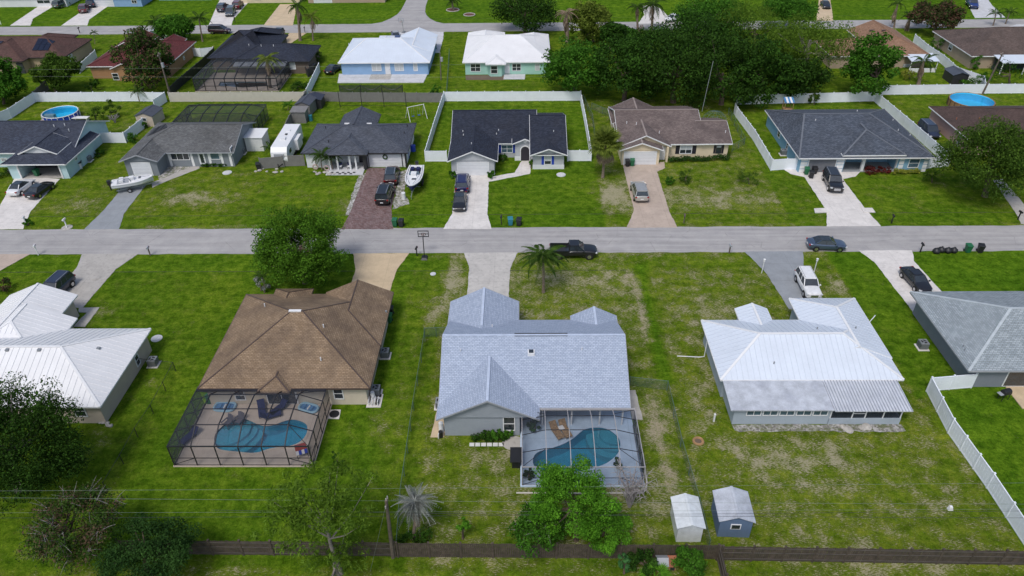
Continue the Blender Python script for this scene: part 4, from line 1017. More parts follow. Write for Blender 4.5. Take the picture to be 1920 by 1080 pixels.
ws = [Wing(89, 112, 145.3, 162.3, 'x', ('h', 'h'), p=.37)]
r, ro = house('umber_roof_house', 'tan house with umber shingle hip roof and white rear awning', ws, 'sh_umber', 'w_tan', cap='sh_umber')
f0 = [(93.4, 141.8, 2.35), (106, 141.8, 2.35), (106, 145.6, 2.75), (93.4, 145.6, 2.75)]
MB().loft([[(x, y, z-.1) for x, y, z in f0], f0]).build('porch_roof', 'metal_white', r)
for x in (93.6, 98, 103): MB().box(x-.07, 142, 0, x+.07, 142.15, 2.35).build('porch_post', 'trim_white', r)
MB().box(93.5, 144.9, 0, 106, 145.0, 2.4).build('screen_porch', 'screen_solid', r); win(r, 'W', 89.45, (153.5, 155, .9, 2.1), px=False)

# --- far row, only the lower fronts show -------------------------------------
for nm, lb, x0, x1, y0, rm, wm, gx, wx in (
        ('white_corner_house', 'far pale white house above the first far driveway', -140, -118, 197.5, 'sh_umber', 'w_white', None, (-126, -122.5)),
        ('powder_blue_house', 'far powder blue house with white garage door', -113, -98, 197.0, 'sh_slate', 'w_sky', -110.5, (-101, -99.6)),
        ('teal_house', 'far house with a teal base behind the green lawn', -97, -82, 203, 'sh_slate2', 'w_blue', None, (-92, -90)),
        ('sand_far_house', 'far sand coloured house with dark garage opening', -74, -57.5, 199.5, 'sh_umber', 'w_butter', None, (-70, -68)),
        ('beige_far_house', 'far beige house with low stone planter beside the tall palms', -56, -35, 199, 'sh_tan', 'w_tan', -54, (-45, -43)),
        ('cream_far_house', 'far cream house beyond the palm pair', 27, 46, 203, 'sh_umber', 'w_cream', 38, (30, 32)),
        ('pale_far_house', 'far pale house beyond the large trees', 70, 88, 204, 'sh_grey', 'w_palegrey', None, (74, 76)),
        ('grey_far_house', 'far grey house at the end of the blue pickup driveway', 103, 124, 206, 'sh_slate', 'w_grey', 106, (116, 118))):
    ws = [Wing(x0, x1, y0, y0+13, 'x', ('h', 'h'), p=.4)]
    r, ro = house(nm, lb, ws, rm, wm)
    if gx: garage(r, 'S', y0+.45, (gx, gx+4.6, 0, 2.15), px=False)
    win(r, 'S', y0+.45, (wx[0], wx[1], .8, 2.1), 2, 1, px=False)

# ------------------------------------------------------------------ fences
def fence(pts, label, h=1.8, step=2.4, mat='vinyl_white', style='vinyl', name='vinyl_fence', post_w=.13, cap=True, px=True, ends=True):
    pts = [P(*p) for p in pts] if px else [Vector((p[0], p[1], 0)) for p in pts]
    root = thing(name, label, 'fence', tuple(pts[0]))
    o0 = pts[0]
    if style in ('vinyl', 'wood'):
        pm = MB().box(-post_w/2, -post_w/2, -.1, post_w/2, post_w/2, h+.06)
        if cap: pm.box(-post_w*.62, -post_w*.62, h+.06, post_w*.62, post_w*.62, h+.12)
    else: pm = MB().cyl((0, 0), post_w/2, -.1, h+.05, 8)
    pmesh = pm.mesh('post', 'wood_old' if style == 'wood' else mat)
    first = True
    for a, b in zip(pts[:-1], pts[1:]):
        L = (b-a).length; n = max(1, round(L/step)); s = L/n; ang = math.atan2(b.y-a.y, b.x-a.x)
        def pan(k):
            q = MB()
            if style == 'vinyl':
                q.box(0, -.02, .08, s, .02, h-.04); q.box(0, -.045, h-.12, s, .045, h); q.box(0, -.045, .04, s, .045, .16)
                nb = max(2, int(s/.3))
                for i in range(nb): q.box(s*i/nb+.03, -.032, .16, s*(i+1)/nb-.03, .032, h-.12)
            elif style == 'wood':
                rr = random.Random(k*7+int(L)); x = 0
                while x < s-.05:
                    w_ = min(.14, s-x); hh = h+rr.uniform(-.05, .03); t = rr.uniform(-.012, .012)
                    q.box(x+.004, -.012+t, .05, x+w_-.012, .012+t, hh); x += .145
                zs = (.3, h*.58, h-.22)
                side = -1 if k >= 0 and rail_front else 1
                for z in zs: q.box(0, side*.02, z, s, side*.065, z+.06, 1)
            else:
                q.tube([(0, 0, h), (s, 0, h)], .025, 6)
            return q
        rail_front = style == 'wood' and label.find('rails') >= 0
        nvar = 3 if style == 'wood' else 1
        if style == 'link':
            rail = MB().tube([(0, 0, h), (s, 0, h)], .022, 6).mesh('top_rail', mat)
            net = MB().poly([(0, 0, .04), (s, 0, .04), (s, 0, h), (0, 0, h)]).mesh('wire_mesh', 'chain_dark' if mat == 'black_metal' else 'chain_link')
        else:
            meshes = [pan(k).mesh('panel', ['wood_old', 'wood_rail'] if style == 'wood' else mat) for k in range(nvar)]
        for i in range(n+1):
            p = a.lerp(b, i/n)-o0
            if i > 0 or first: link('post', pmesh, root, p, (0, 0, ang))
            if i < n:
                if style == 'link':
                    link('top_rail', rail, root, p, (0, 0, ang)); link('wire_mesh', net, root, p, (0, 0, ang))
                else: link('panel', meshes[i % nvar], root, p, (0, 0, ang))
        first = False
    return root
fence([(-40, 256), (0, 231), (22, 222), (68, 191), (248, 190), (313, 191), (292, 205)], 'white vinyl fence round the blue above ground pool yard')
fence([(190, 268), (237, 268), (262, 248), (272, 240)], 'short white vinyl fence stepping from the aqua house to its yard')
fence([(320, 191), (572, 190), (577, 186)], 'long beige vinyl fence behind the grey garage house', mat='vinyl_beige', step=2.0)
fence([(577, 184), (600, 135)], 'white vinyl fence between the navy roofed house and blue house', mat='vinyl_white')
fence([(582, 189), (640, 191), (830, 192)], 'dark grey vinyl fence behind the batting net', mat='vinyl_grey')
fence([(575, 190), (545, 236), (527, 275)], 'dark grey vinyl fence beside the sheds', mat='vinyl_grey')
fence([(490, 317), (533, 313), (534, 312), (572, 311)], 'grey vinyl gate fence in front of the travel trailer', mat='vinyl_grey')
fence([(838, 303), (798, 303), (817, 240), (833, 190), (1088, 189), (1097, 235), (1108, 302), (1064, 302)], 'white vinyl fence enclosing the yard of the arched entry house')
fence([(1498, 318), (1472, 318), (1445, 320), (1412, 263), (1380, 220), (1376, 213)], 'white vinyl fence down the left of the sky blue house')
fence([(1380, 196), (1480, 194), (1638, 190), (1706, 248), (1777, 312), (1737, 316)], 'white vinyl fence behind and right of the sky blue house')
fence([(1652, 178), (1800, 176), (1920, 175), (2000, 174)], 'white vinyl fence behind the round pool yard')
fence([(1790, 143), (1765, 120), (1735, 100), (1712, 80)], 'white vinyl fence between the tan roofed and umber roofed houses')
fence([(1790, 143), (1840, 160), (1842, 173)], 'white vinyl fence corner by the small dark shed')
fence([(362, 105), (378, 107), (403, 104)], 'white vinyl fence stub beside the red roofed house')
fence([(404, 104), (380, 128), (336, 166), (322, 180)], 'black screened fence beside the navy roofed pool house', mat='trim_dark', h=1.7)
fence([(82, 172), (92, 168), (68, 190)], 'grey weathered fence stub behind the solar panel house', mat='vinyl_grey')
fence([(130, 125), (150, 138), (182, 108)], 'white fence and gate between solar and red roofed houses', h=1.6)
fence([(575, 140), (578, 145), (597, 132)], 'dark fence by the air conditioner of the navy roofed house', mat='trim_dark', h=1.6)
fence([(1820, 727), (1737, 734), (1777, 812), (1850, 915), (1925, 1030), (1960, 1085)], 'long white vinyl fence beside the very green lawn', h=1.8)
fence([(797, 632), (797, 640), (776, 770), (752, 940), (746, 1030)], 'chain link fence left of the blue grey roofed house', h=1.25, step=3, mat='galv_green', style='link', name='chain_link_fence', post_w=.07)
fence([(797, 632), (840, 630)], 'short chain link fence with gate at the blue grey roofed house', h=1.25, step=1.5, mat='galv_green', style='link', name='chain_link_fence', post_w=.07)
fence([(1180, 724), (1250, 732), (1275, 838), (1308, 950), (1328, 1030)], 'chain link fence between the screened pool and standing seam house', h=1.25, step=3, mat='galv_green', style='link', name='chain_link_fence', post_w=.07)
fence([(262, 688), (330, 696), (311, 733), (288, 776), (259, 820), (232, 870), (201, 922)], 'black chain link fence right of the cream metal roofed house', h=1.2, step=2.9, mat='black_metal', style='link', name='chain_link_fence', post_w=.07)
fence([(1093, 190), (1110, 226), (1115, 262)], 'green chain link fence beside the white fence of the taupe roofed house', h=1.3, mat='galv_green', style='link', name='chain_link_fence', post_w=.07)
fence([(1365, 215), (1395, 272), (1372, 285)], 'green chain link fence right of the taupe roofed house', h=1.3, mat='galv_green', style='link', name='chain_link_fence', post_w=.07)
fence([(838, 182), (843, 105)], 'chain link fence between light blue and mint houses', h=1.5, mat='galv_green', style='link', name='chain_link_fence', post_w=.07)
fence([(1109, 205), (1150, 222), (1142, 222)], 'thin green chain link fence behind the taupe roofed house', h=1.2, mat='galv_green', style='link', name='chain_link_fence', post_w=.07)
YB = P(960, 1046).y
fence([(-31.5, YB+.3), (-9.9, YB+.1)], 'weathered wood fence with rails showing behind the pine', style='wood', name='wood_fence', px=False)
fence([(-9.7, YB+.05), (15.0, YB-.1)], 'weathered wood picket fence behind the bright green tree', style='wood', name='wood_fence', px=False)
fence([(15.3, YB-.2), (46, YB-.7)], 'weathered wood fence with rails showing behind the sheds', style='wood', name='wood_fence', px=False)
fence([(15.1, YB-.2), (15.0, YB-5)], 'side run of weathered wood fence with rails toward the toy house', style='wood', name='wood_fence', px=False)

# ------------------------------------------------------------------ pools and screen cages
def pool_deck(name, label, outer, pool, mat, top=.12, basin='plaster_blue', water='water_pool', depth=1.3, wl=.02):
    r = thing(name, label, 'pool deck' if False else 'swimming pool', tuple(pool[0]))
    m_ = MB()
    o2 = [Vector((p[0], p[1], 0)) for p in outer]; p2 = [Vector((p[0], p[1], 0)) for p in pool]
    allp = o2+p2
    for t in tessellate_polygon([o2, p2]):
        a, b, c = (allp[i] for i in t)
        if (b-a).cross(c-a).z < 0: b, c = c, b
        m_.poly([(q.x, q.y, top) for q in (a, b, c)])
    n = len(o2)
    for i in range(n):
        a, b = o2[i], o2[(i+1) % n]; m_.poly([(a.x, a.y, -.05), (b.x, b.y, -.05), (b.x, b.y, top), (a.x, a.y, top)])
    m_.build('deck', mat, r)
    b_ = MB(); n = len(p2)
    for i in range(n):
        a, b = p2[i], p2[(i+1) % n]; b_.poly([(a.x, a.y, top), (b.x, b.y, top), (b.x, b.y, -depth), (a.x, a.y, -depth)])
    b_.poly([(q.x, q.y, -depth) for q in p2])
    b_.build('basin', basin, r)
    MB().poly([(q.x, q.y, wl) for q in p2]).build('water', water, r)
    k = MB()
    for i in range(n):
        a, b = p2[i], p2[(i+1) % n]; k.bar((a.x, a.y, top+.012), (b.x, b.y, top+.012), .22, .05)
    tag(k.build('coping', mat, r), None)
    return r
def smooth_loop(pts, n=3):
    pts = [Vector((p[0], p[1], 0)) for p in pts]; out = []; N_ = len(pts)
    for i in range(N_):
        p0, p1, p2, p3 = pts[i-1], pts[i], pts[(i+1) % N_], pts[(i+2) % N_]
        for k in range(n):
            t = k/n
            out.append(.5*((2*p1)+(p2-p0)*t+(2*p0-5*p1+4*p2-p3)*t*t+(3*p1-p0-3*p2+p3)*t**3))
    return out
PA, PB = smooth_loop(POOL_A), smooth_loop(POOL_B)
r = pool_deck('tan_deck_pool', 'free form pool with tan deck behind the brown roofed house', [(-30.9, 43.5), (-18.4, 43.5), (-18.4, 51.25), (-30.9, 51.25)], PA, 'deck_tan')
def steps(root, centre, pool, rads, mat='plaster_step'):
    """rounded steps descending from the pool edge, kept inside the pool outline"""
    c = Vector((centre[0], centre[1], 0))
    cen = sum(pool, Vector())/len(pool)
    for k, rd in enumerate(rads):
        pts = []
        for i in range(40):
            t = 2*math.pi*i/40; d = Vector((math.cos(t), math.sin(t), 0)); q = rd
            while q > .05 and not bool(inpoly(np.array([c.x+d.x*q]), np.array([c.y+d.y*q]), pool)[0]): q -= .05
            pts.append((c.x+d.x*(q-.02), c.y+d.y*(q-.02)))
        MB().prism(pts, -1.28, -.10-.28*k-.001*k).build('pool_step', mat, root)
steps(r, (P(430, 803).x, P(430, 803).y), PA, (2.0, 2.55, 3.1))
r = pool_deck('blue_deck_pool', 'free form pool with pale blue deck behind the blue grey roofed house', [(-.15, 41.3), (10.5, 41.3), (10.3, 51.55), (-.15, 51.55)], PB, 'deck_blue', water='water_pool2')
steps(r, (P(1150, 812).x, P(1150, 812).y), PB, (1.3, 1.9, 2.5))
r = pool_deck('far_screened_pool', 'green tinted pool inside the far screened cage', [(-62.3, 135.6), (-46.2, 135.6), (-46.2, 146), (-62.3, 146)], [Vector((p.x, p.y, 0)) for p in POOL_C], 'deck_tan', water='water_green')

def cage(label, x0, x1, y0, y1, h, bays, sb, prof, mat='alu_bronze', w_=.09, side='screen_side', roofs='screen', name='screen_cage', base_z=.12, xb=(), n_mid=1, back=True, mat2=None):
    """pool cage: prof = [(y, z), ...] of the roof beams from the house (high y) to the front top rail"""
    r = thing(name, label, 'pool enclosure', ((x0+x1)/2, (y0+y1)/2, base_z))
    X = [x0+(x1-x0)*i/bays for i in range(bays+1)]
    def zat(y):
        for (ya, za), (yb, zb) in zip(prof[:-1], prof[1:]):
            if min(ya, yb) <= y <= max(ya, yb): return za+(zb-za)*((y-ya)/((yb-ya) or 1))
        return prof[-1][1]
    for i, x in enumerate(X):
        MB().bar((x, y0, base_z), (x, y0, h), w_, w_).build('post', mat, r)
        edge = i in (0, bays)
        if not edge:
            b_ = MB()
            for a, b in zip(prof[:-1], prof[1:]): b_.bar((x, a[0], a[1]), (x, b[0], b[1]), w_, w_*1.3)
            b_.build('roof_beam', mat, r)
    eh = prof[0][1]
    for x in (x0, x1):                                   # sides
        MB().bar((x, y0, h), (x, y1, eh), w_, w_).build('top_rail', mat, r)
        MB().bar((x, y0, base_z+.95), (x, y1, base_z+.95), w_*.7, w_*.7).build('mid_rail', mat2 or mat, r)
        MB().bar((x, y0, base_z+.04), (x, y1, base_z+.04), w_*.7, w_*.7).build('bottom_rail', mat, r)
        for j in range(sb):
            ya, yb = y0+(y1-y0)*j/sb, y0+(y1-y0)*(j+1)/sb
            if j: MB().bar((x, ya, base_z), (x, ya, h+(eh-h)*j/sb), w_*.8, w_*.8).build('post', mat, r)
            za, zb = h+(eh-h)*j/sb, h+(eh-h)*(j+1)/sb
            MB().poly([(x, ya, base_z), (x, yb, base_z), (x, yb, zb), (x, ya, za)]).build('screen_panel', side, r)
        sx = 1 if x == x0 else -1
        MB().bar((x, y0+.1, base_z+.1), (x, y0+(y1-y0)/sb, base_z+.95), w_*.6, w_*.6).build('brace', mat2 or mat, r)
        xi = X[1] if x == x0 else X[-2]
        MB().bar((x, y0, base_z+.1), (xi, y0, base_z+.95), w_*.6, w_*.6).build('brace', mat2 or mat, r)
        for (ya, za) in prof[1:-1]:                       # hip members down to the side rails
            ys = ya
            MB().bar((xi, ya, za), (x, ys, h+(eh-h)*(ya-y0)/(y1-y0)), w_*.8, w_*.8).build('purlin', mat2 or mat, r)
        MB().bar((xi, prof[0][0]-.9, zat(prof[0][0]-.9)), (x, prof[0][0], eh), w_*.6, w_*.6).build('brace', mat2 or mat, r)
        MB().bar((xi, prof[-2][0], prof[-2][1]), (x, y0, h), w_*.6, w_*.6).build('brace', mat2 or mat, r)
    MB().bar((x0, y0, h), (x1, y0, h), w_*1.1, w_*1.1).build('top_rail', mat, r)
    MB().bar((x0, y0, base_z+.95), (x1, y0, base_z+.95), w_*.7, w_*.7).build('mid_rail', mat2 or mat, r)
    MB().bar((x0, y0, base_z+.04), (x1, y0, base_z+.04), w_*.7, w_*.7).build('bottom_rail', mat, r)
    if back: MB().bar((x0, prof[0][0]+.02, eh), (x1, prof[0][0]+.02, eh), .16, .18).build('gutter', mat, r)
    for (y, z) in prof[1:-1]:
        MB().bar((X[1], y, z), (X[-2], y, z), w_*.8, w_*.8).build('purlin', mat2 or mat, r)
    for i in range(bays):
        xa, xb_ = X[i], X[i+1]
        MB().poly([(xa, y0, base_z), (xb_, y0, base_z), (xb_, y0, h), (xa, y0, h)]).build('screen_panel', 'screen' if side != 'screen_solid' else side, r)
        for a, b in zip(prof[:-1], prof[1:]):
            def zz(i_, y, z):
                return h+(eh-h)*(y-y0)/(y1-y0) if i_ in (0, bays) else z
            MB().poly([(xa, b[0], zz(i, *b)), (xb_, b[0], zz(i+1, *b)), (xb_, a[0], zz(i+1, *a)), (xa, a[0], zz(i, *a))]).build('screen_panel', roofs, r)
    return r
cage('bronze framed screen cage over the tan deck pool', -30.8, -18.5, 43.6, 51.2, 2.55, 6, 4, [(50.6, 2.5), (49.2, 3.35), (47.3, 3.4), (45.4, 3.35), (43.6, 2.55)], w_=.08)
cage('pale framed screen cage over the blue deck pool', 0, 10.3, 41.4, 48.3, 2.45, 5, 4, [(48.1, 2.45), (46.8, 3.0), (45.0, 3.1), (43.0, 2.95), (41.4, 2.45)], mat='alu_white', w_=.06, mat2='alu_bronze')
cage('dark screen cage beside the navy roofed house', -62.2, -46.3, 135.7, 146.5, 2.5, 8, 4, [(146.2, 2.5), (144.2, 3.4), (139, 3.4), (135.7, 2.5)], w_=.13, roofs='screen_dark')
r = cage('black framed screen cage behind the grey garage house', P(345, 240).x, P(492, 240).x, 114.8, P(420, 196, 2.6).y, 2.5, 6, 4, [(P(420, 196, 2.6).y, 2.5), (121.2, 3.1), (117.2, 3.1), (114.8, 2.5)], w_=.11, side='screen_side', roofs='screen_dark')

# above ground pools
def round_pool(label, c, rx, ry, h, wall_mat, group=None):
    r = thing('above_ground_pool', label, 'pool', tuple(c))
    n = 40; ring = [(c.x+rx*math.cos(2*math.pi*i/n), c.y+ry*math.sin(2*math.pi*i/n)) for i in range(n)]
    w_ = MB(); inn = [(c.x+(x-c.x)*.975, c.y+(y-c.y)*.975) for x, y in ring]
    w_.loft([[(x, y, 0) for x, y in ring], [(x, y, h) for x, y in ring]], cap=False); w_.build('pool_wall', wall_mat, r)
    MB().loft([[(x, y, h) for x, y in inn], [(x, y, .02) for x, y in inn]], cap=False).poly([(x, y, .03) for x, y in inn]).build('liner', 'plaster_sky', r)
    MB().poly([(x, y, h-.15) for x, y in inn]).build('water', 'water_sky', r)
    rim = MB()
    rim.tube([(x, y, h) for x, y in ring]+[(ring[0][0], ring[0][1], h)], .07, 6); rim.build('rim', 'plastic_white' if wall_mat == 'plastic_blue' else 'wood_tan', r)
    for i in range(0, n, 2):
        x, y = ring[i]; x, y = c.x+(x-c.x)*1.03, c.y+(y-c.y)*1.03
        MB().bar((x, y, 0), (x, y, h+.05), .09, .09).build('upright', 'plastic_white' if wall_mat == 'plastic_blue' else 'trim_brown', r)
    return r
water_mat('water_sky', (.55, .85, .95))
c = P(117, 222); round_pool('round blue walled above ground pool in the left fenced yard', c, 2.9, 2.9, 1.2, 'plastic_blue')
c = P(1818, 200); round_pool('round wood walled above ground pool in the right fenced yard', c, 3.6, 3.6, 1.25, 'wood_tan')

# ------------------------------------------------------------------ vegetation
def quads_mesh(name, pts, mat):
    """pts: (n, 4, 3) leaf quads -> one mesh"""
    n = len(pts)
    me = bpy.data.meshes.new(name)
    me.vertices.add(n*4); me.vertices.foreach_set('co', pts.astype(np.float32).ravel())
    me.loops.add(n*4); me.loops.foreach_set('vertex_index', np.arange(n*4, dtype=np.int32))
    me.polygons.add(n); me.polygons.foreach_set('loop_start', (np.arange(n)*4).astype(np.int32))
    me.update(calc_edges=True)
    me.materials.append(MATS[mat]); return me
def unit(a): return a/np.maximum(np.linalg.norm(a, axis=-1, keepdims=True), 1e-9)
def leaf_cloud(cl, rng, size, aspect=.55, up=.35, per=None):
    """cl: list of (centre, radius, count) clumps -> quads"""
    out = []
    for c, r, k in cl:
        d = unit(rng.normal(size=(k, 3)))
        rad = r*rng.uniform(.25, 1, (k, 1))**.6
        p = np.array(c)+d*rad*np.array([1, 1, .78])
        nrm = unit(d*.7+rng.normal(size=(k, 3))*.55+np.array([0, 0, up]))
        t = unit(np.cross(nrm, rng.normal(size=(k, 3))))
        b = np.cross(nrm, t)
        s = size*rng.uniform(.6, 1.35, (k, 1))
        t = t*s*.5; b = b*s*.5*aspect
        out.append(np.stack([p-t, p-b+nrm*s*.06, p+t, p+b+nrm*s*.06], 1))
    return np.concatenate(out)
def clumps(rng, rx, ry, rz, n, cr, count, low=-.55, hollow=.5):
    cl = []
    while len(cl) < n:
        d = unit(rng.normal(size=3))
        if d[2] < low: continue
        r = rng.uniform(hollow, .97)
        k = rng.uniform(.75, 1.3)
        cl.append(((d[0]*rx*r, d[1]*ry*r, d[2]*rz*r), cr*k, int(count*k*k)))
    return cl
def tree(name, label, base_px, crown_px, w_, h_, mat, seed=0, n=60, count=110, size=.34, bark='bark', cat='tree', group=None, cr=.27, tr=None, low=-.5, hollow=.45, trunk_top=.1, limbs=9, twig=None, ntwig=0, aspect=.55, lean=True):
    rng = np.random.default_rng(seed+101)
    B = P(*base_px); C = at(crown_px[0], crown_px[1], B.y)
    s = pxm(C); rx = w_/2/s
    hh = h_/2/s; rz = math.sqrt(max((hh**2-(rx*.58)**2), (.45*hh)**2))/.814
    rz = min(rz, max(C.z*1.1, .6*rx)) if cat == 'tree' else rz
    cz = max(C.z, rz*.55)
    root = thing(name, label, cat, (B.x, B.y, 0), group=group, world=False)
    off = np.array([C.x-B.x if lean else 0, 0, cz])
    cl = clumps(rng, rx, rx, rz, n, rx*cr, count, low, hollow)
    cl = [((c[0]+off[0], c[1]+off[1], max(c[2]+off[2], .25)), r, k) for c, r, k in cl]
    q = leaf_cloud(cl, rng, size, aspect)
    q[..., 2] = np.maximum(q[..., 2], .05)
    link('crown', quads_mesh('crown', q, mat), root)
    t = MB(); R = tr or max(.08, rx*.055)
    top = Vector((off[0]*.6, 0, max(.3, cz-rz*trunk_top)))
    mid = Vector((off[0]*.25+rng.uniform(-.15, .15)*rx*.3, rng.uniform(-.1, .1), top.z*.5))
    t.tube([(0, 0, -.1), (0, 0, .15), mid, top], [R*1.5, R*1.15, R*.9, R*.55], 8)
    idx = rng.permutation(len(cl))[:limbs]
    for i in idx:
        e = Vector(cl[i][0]); st = mid.lerp(top, float(rng.uniform(.1, .9)))
        m1 = st.lerp(e, .5)+Vector((0, 0, -.08*(e-st).length))
        t.tube([st, m1, e], [R*.5, R*.32, R*.1], 5)
    t.build('trunk', bark, root, org=(0, 0, 0))
    if ntwig:
        b_ = MB()
        for i in range(ntwig):
            c = cl[rng.integers(len(cl))]; a = Vector(c[0]); d = Vector(unit(rng.normal(size=3)+np.array([0, 0, .2])))
            o = (a-Vector(off)).normalized(); e = a+(d*.9+o*.45)*c[1]*.95
            b_.tube([a-d*.15*c[1], a.lerp(e, .5)+Vector((0, 0, .05)), e], [.022, .016, .006], 4)
        tag(b_.build('twigs', twig, root, org=(0, 0, 0)), kind='stuff')
    return root
# near trees
tree('oak_tree', 'rounded green street oak beside the tan driveway', (573, 530), (565, 456), 182, 146, 'lf_oak', 1, 110, 270, .24, limbs=16, cr=.22, low=-.85)
tree('shade_tree', 'large dark tree overhanging the white metal roof', (35, 920), (32, 835), 230, 240, 'lf_deep', 2, 150, 260, .20, bark='bark_pale', limbs=14, low=-.75)
tree('browning_bush', 'half withered bush with brown twigs by the bottom lawn', (132, 1050), (132, 985), 170, 125, 'lf_brown', 3, 75, 190, .17, limbs=16, twig='twig_grey', ntwig=170, cat='tree', low=-.8)
tree('round_bush', 'dense dark green round bush beside the wood fence', (283, 1080), (281, 1030), 178, 100, 'lf_dark2', 4, 70, 260, .16, cat='bush', cr=.22, low=-.85)
tree('bright_tree', 'bright lime green tree in front of the blue deck pool', (1080, 1012), (1076, 930), 170, 140, 'lf_bright', 5, 62, 330, .17, low=-.6, cr=.2)
tree('bright_tree', 'low lime green boughs beside the tall bright tree', (1135, 1022), (1130, 985), 110, 70, 'lf_bright', 6, 34, 240, .17, low=-.8, cr=.22)
tree('thicket_bush', 'tangled dark green thicket against the wood picket fence', (1010, 1022), (1008, 985), 120, 80, 'lf_mid', 7, 45, 110, .22, cat='bush', low=-.9, twig='twig_grey', ntwig=40)
tree('pine_tree', 'open crowned pine with crooked pale limbs over the wood fence', (640, 1075), (600, 955), 250, 165, 'lf_pine', 8, 120, 48, .32, bark='bark_pale', aspect=.28, cr=.11, hollow=.2, limbs=14, tr=.15, trunk_top=.5, low=-.7)
tree('pine_sapling', 'low pine boughs in front of the railed wood fence', (640, 1095), (620, 1060), 150, 60, 'lf_pine', 9, 34, 60, .28, bark='bark_pale', aspect=.25, cr=.2, limbs=8, low=-.8)
tree('bright_shrub', 'small lime shrub on a dark stem behind the wood fence', (868, 1010), (868, 983), 30, 26, 'lf_bright', 10, 14, 60, .18, cat='shrub')
tree('olive_tree', 'broad olive green tree beside the pink house', (1846, 368), (1856, 296), 172, 152, 'lf_olive', 11, 120, 200, .30, limbs=12, cr=.24, low=-.65)
tree('fern_bush', 'pale green ferny bush against the wood picket fence', (1170, 1075), (1169, 1054), 30, 42, 'lf_fern', 12, 16, 70, .16, cat='bush', low=-.9)
tree('hedge_bush', 'dark leafy bush left of the toy house', (1208, 1072), (1207, 1052), 56, 34, 'lf_dark', 13, 26, 80, .18, cat='bush', low=-.9)
tree('hedge_bush', 'wide dark bush right of the toy house', (1298, 1078), (1297, 1053), 66, 44, 'lf_mid', 14, 34, 80, .18, cat='bush', low=-.9)
tree('yard_sapling', 'slim sapling standing by the tan deck pool cage', (636, 880), (633, 862), 20, 44, 'lf_dark', 15, 9, 16, .20, cat='sapling', tr=.03)
# bushes round the houses
for i, (lb, b, c, w_, h_, mt, kw) in enumerate((
    ('round shrub left of the white garage of the arched entry house', (849, 333), (849, 327), 18, 16, 'lf_mid', {}), ('round shrub right of the white garage of the arched entry house', (922, 333), (922, 327), 18, 16, 'lf_mid', {}),
    ('dark hedge clump under the arched house window', (943, 303), (943, 296), 26, 14, 'lf_dark', {}), ('clipped column shrub beside the arched entry walkway', (996, 315), (996, 305), 9, 24, 'lf_mid', {}),
    ('spiky shrub in the lawn of the taupe roofed house', (1286, 343), (1285, 330), 26, 28, 'lf_olive', {}), ('low shrub beside the tan driveway', (1258, 345), (1258, 338), 22, 20, 'lf_mid', {}),
    ('wide round shrub on the taupe roofed house lawn', (1404, 345), (1403, 333), 44, 32, 'lf_olive', {}), 
    ('red leaved bush left of the blue porch', (1634, 325), (1633, 319), 34, 18, 'lf_red', {}), ('red leaved bush right of the blue porch', (1660, 324), (1658, 318), 26, 16, 'lf_red', {}),
    ('young tree by the corner of the sky blue house', (1747, 342), (1746, 328), 30, 30, 'lf_olive', {}),
    ('dark bush by the window of the blue grey roofed house', (912, 823), (911, 815), 22, 16, 'lf_dark', {}), ('leafy bush under the gable window', (932, 822), (931, 813), 26, 20, 'lf_mid', {}), ('potted bush by the round patio', (953, 820), (953, 812), 18, 16, 'lf_mid', {}),
    ('potted palm like plant inside the pale cage corner', (991, 897), (991, 888), 22, 22, 'lf_dark', {}), ('dark potted plant inside the pale cage right side', (1162, 880), (1162, 868), 20, 24, 'lf_dark', {}), ('drooping fern in the covered corner by the pool', (1004, 806), (1004, 796), 30, 20, 'lf_dark', {}),
    ('bush beside the white fence of the aqua yard', (249, 266), (249, 260), 26, 22, 'lf_mid', {}), ('green bush behind the white fence near the shed', (268, 240), (268, 233), 16, 18, 'lf_mid', {}), ('dark shrub beside the aqua garage', (2, 330), (2, 325), 40, 16, 'lf_dark', {}),
    ('low bush by the white mailbox', (53, 422), (52, 417), 18, 14, 'lf_mid', {}), ('bush by the aqua air conditioner', (186, 292), (185, 287), 22, 16, 'lf_dark', {}), ('small yard tree in the pool yard', (180, 226), (179, 212), 34, 30, 'lf_olive', {}), ('second small yard tree in the pool yard', (210, 222), (209, 205), 30, 34, 'lf_olive', {}),
    ('evergreen shrub behind the red roofed house', (172, 170), (171, 158), 26, 28, 'lf_dark', {}), ('palm like shrub inside the navy roofed yard', (558, 168), (556, 160), 40, 16, 'lf_dark', {}), ('green shrub by the driveway of the navy roofed house', (508, 84), (507, 74), 34, 18, 'lf_mid', {}),
    ('shrub beside the brown wall of the navy roofed house', (598, 117), (597, 107), 18, 22, 'lf_olive', {}), ('leafy plant by the dark grey fence corner', (818, 184), (817, 170), 24, 24, 'lf_mid', {}), ('shrub beside the tan driveway and oak', (490, 545), (489, 532), 30, 34, 'lf_silver', {}),
    ('bushy shrub left of the tan roofed porch', (1705, 148), (1703, 138), 28, 20, 'lf_lime', {}), ('green bush beside the white fence by the umber roofed house', (1757, 95), (1757, 82), 28, 34, 'lf_mid', {}), ('leafy shrub below the umber roofed house', (1830, 130), (1830, 118), 26, 30, 'lf_mid', {}), ('wide leafy bush by the white awning', (1892, 158), (1892, 137), 70, 50, 'lf_dark', {}), ('banana like clump by the fence corner', (1815, 160), (1815, 150), 40, 20, 'lf_mid', {}), ('second banana like clump by the fence corner', (1845, 165), (1845, 150), 26, 28, 'lf_mid', {}), ('slim conifer in the sky blue yard', (1526, 196), (1525, 183), 22, 24, 'lf_olive', {}),
    ('brush heap by the left end of the driveway row', (8, 545), (6, 535), 40, 28, 'lf_rusty', {}))):
    tree('shrub', lb, b, c, w_, h_, mt, 40+i, 16, 45, .26 if b[1] < 250 else .2, cat='shrub', low=-.9, group=None, limbs=4)
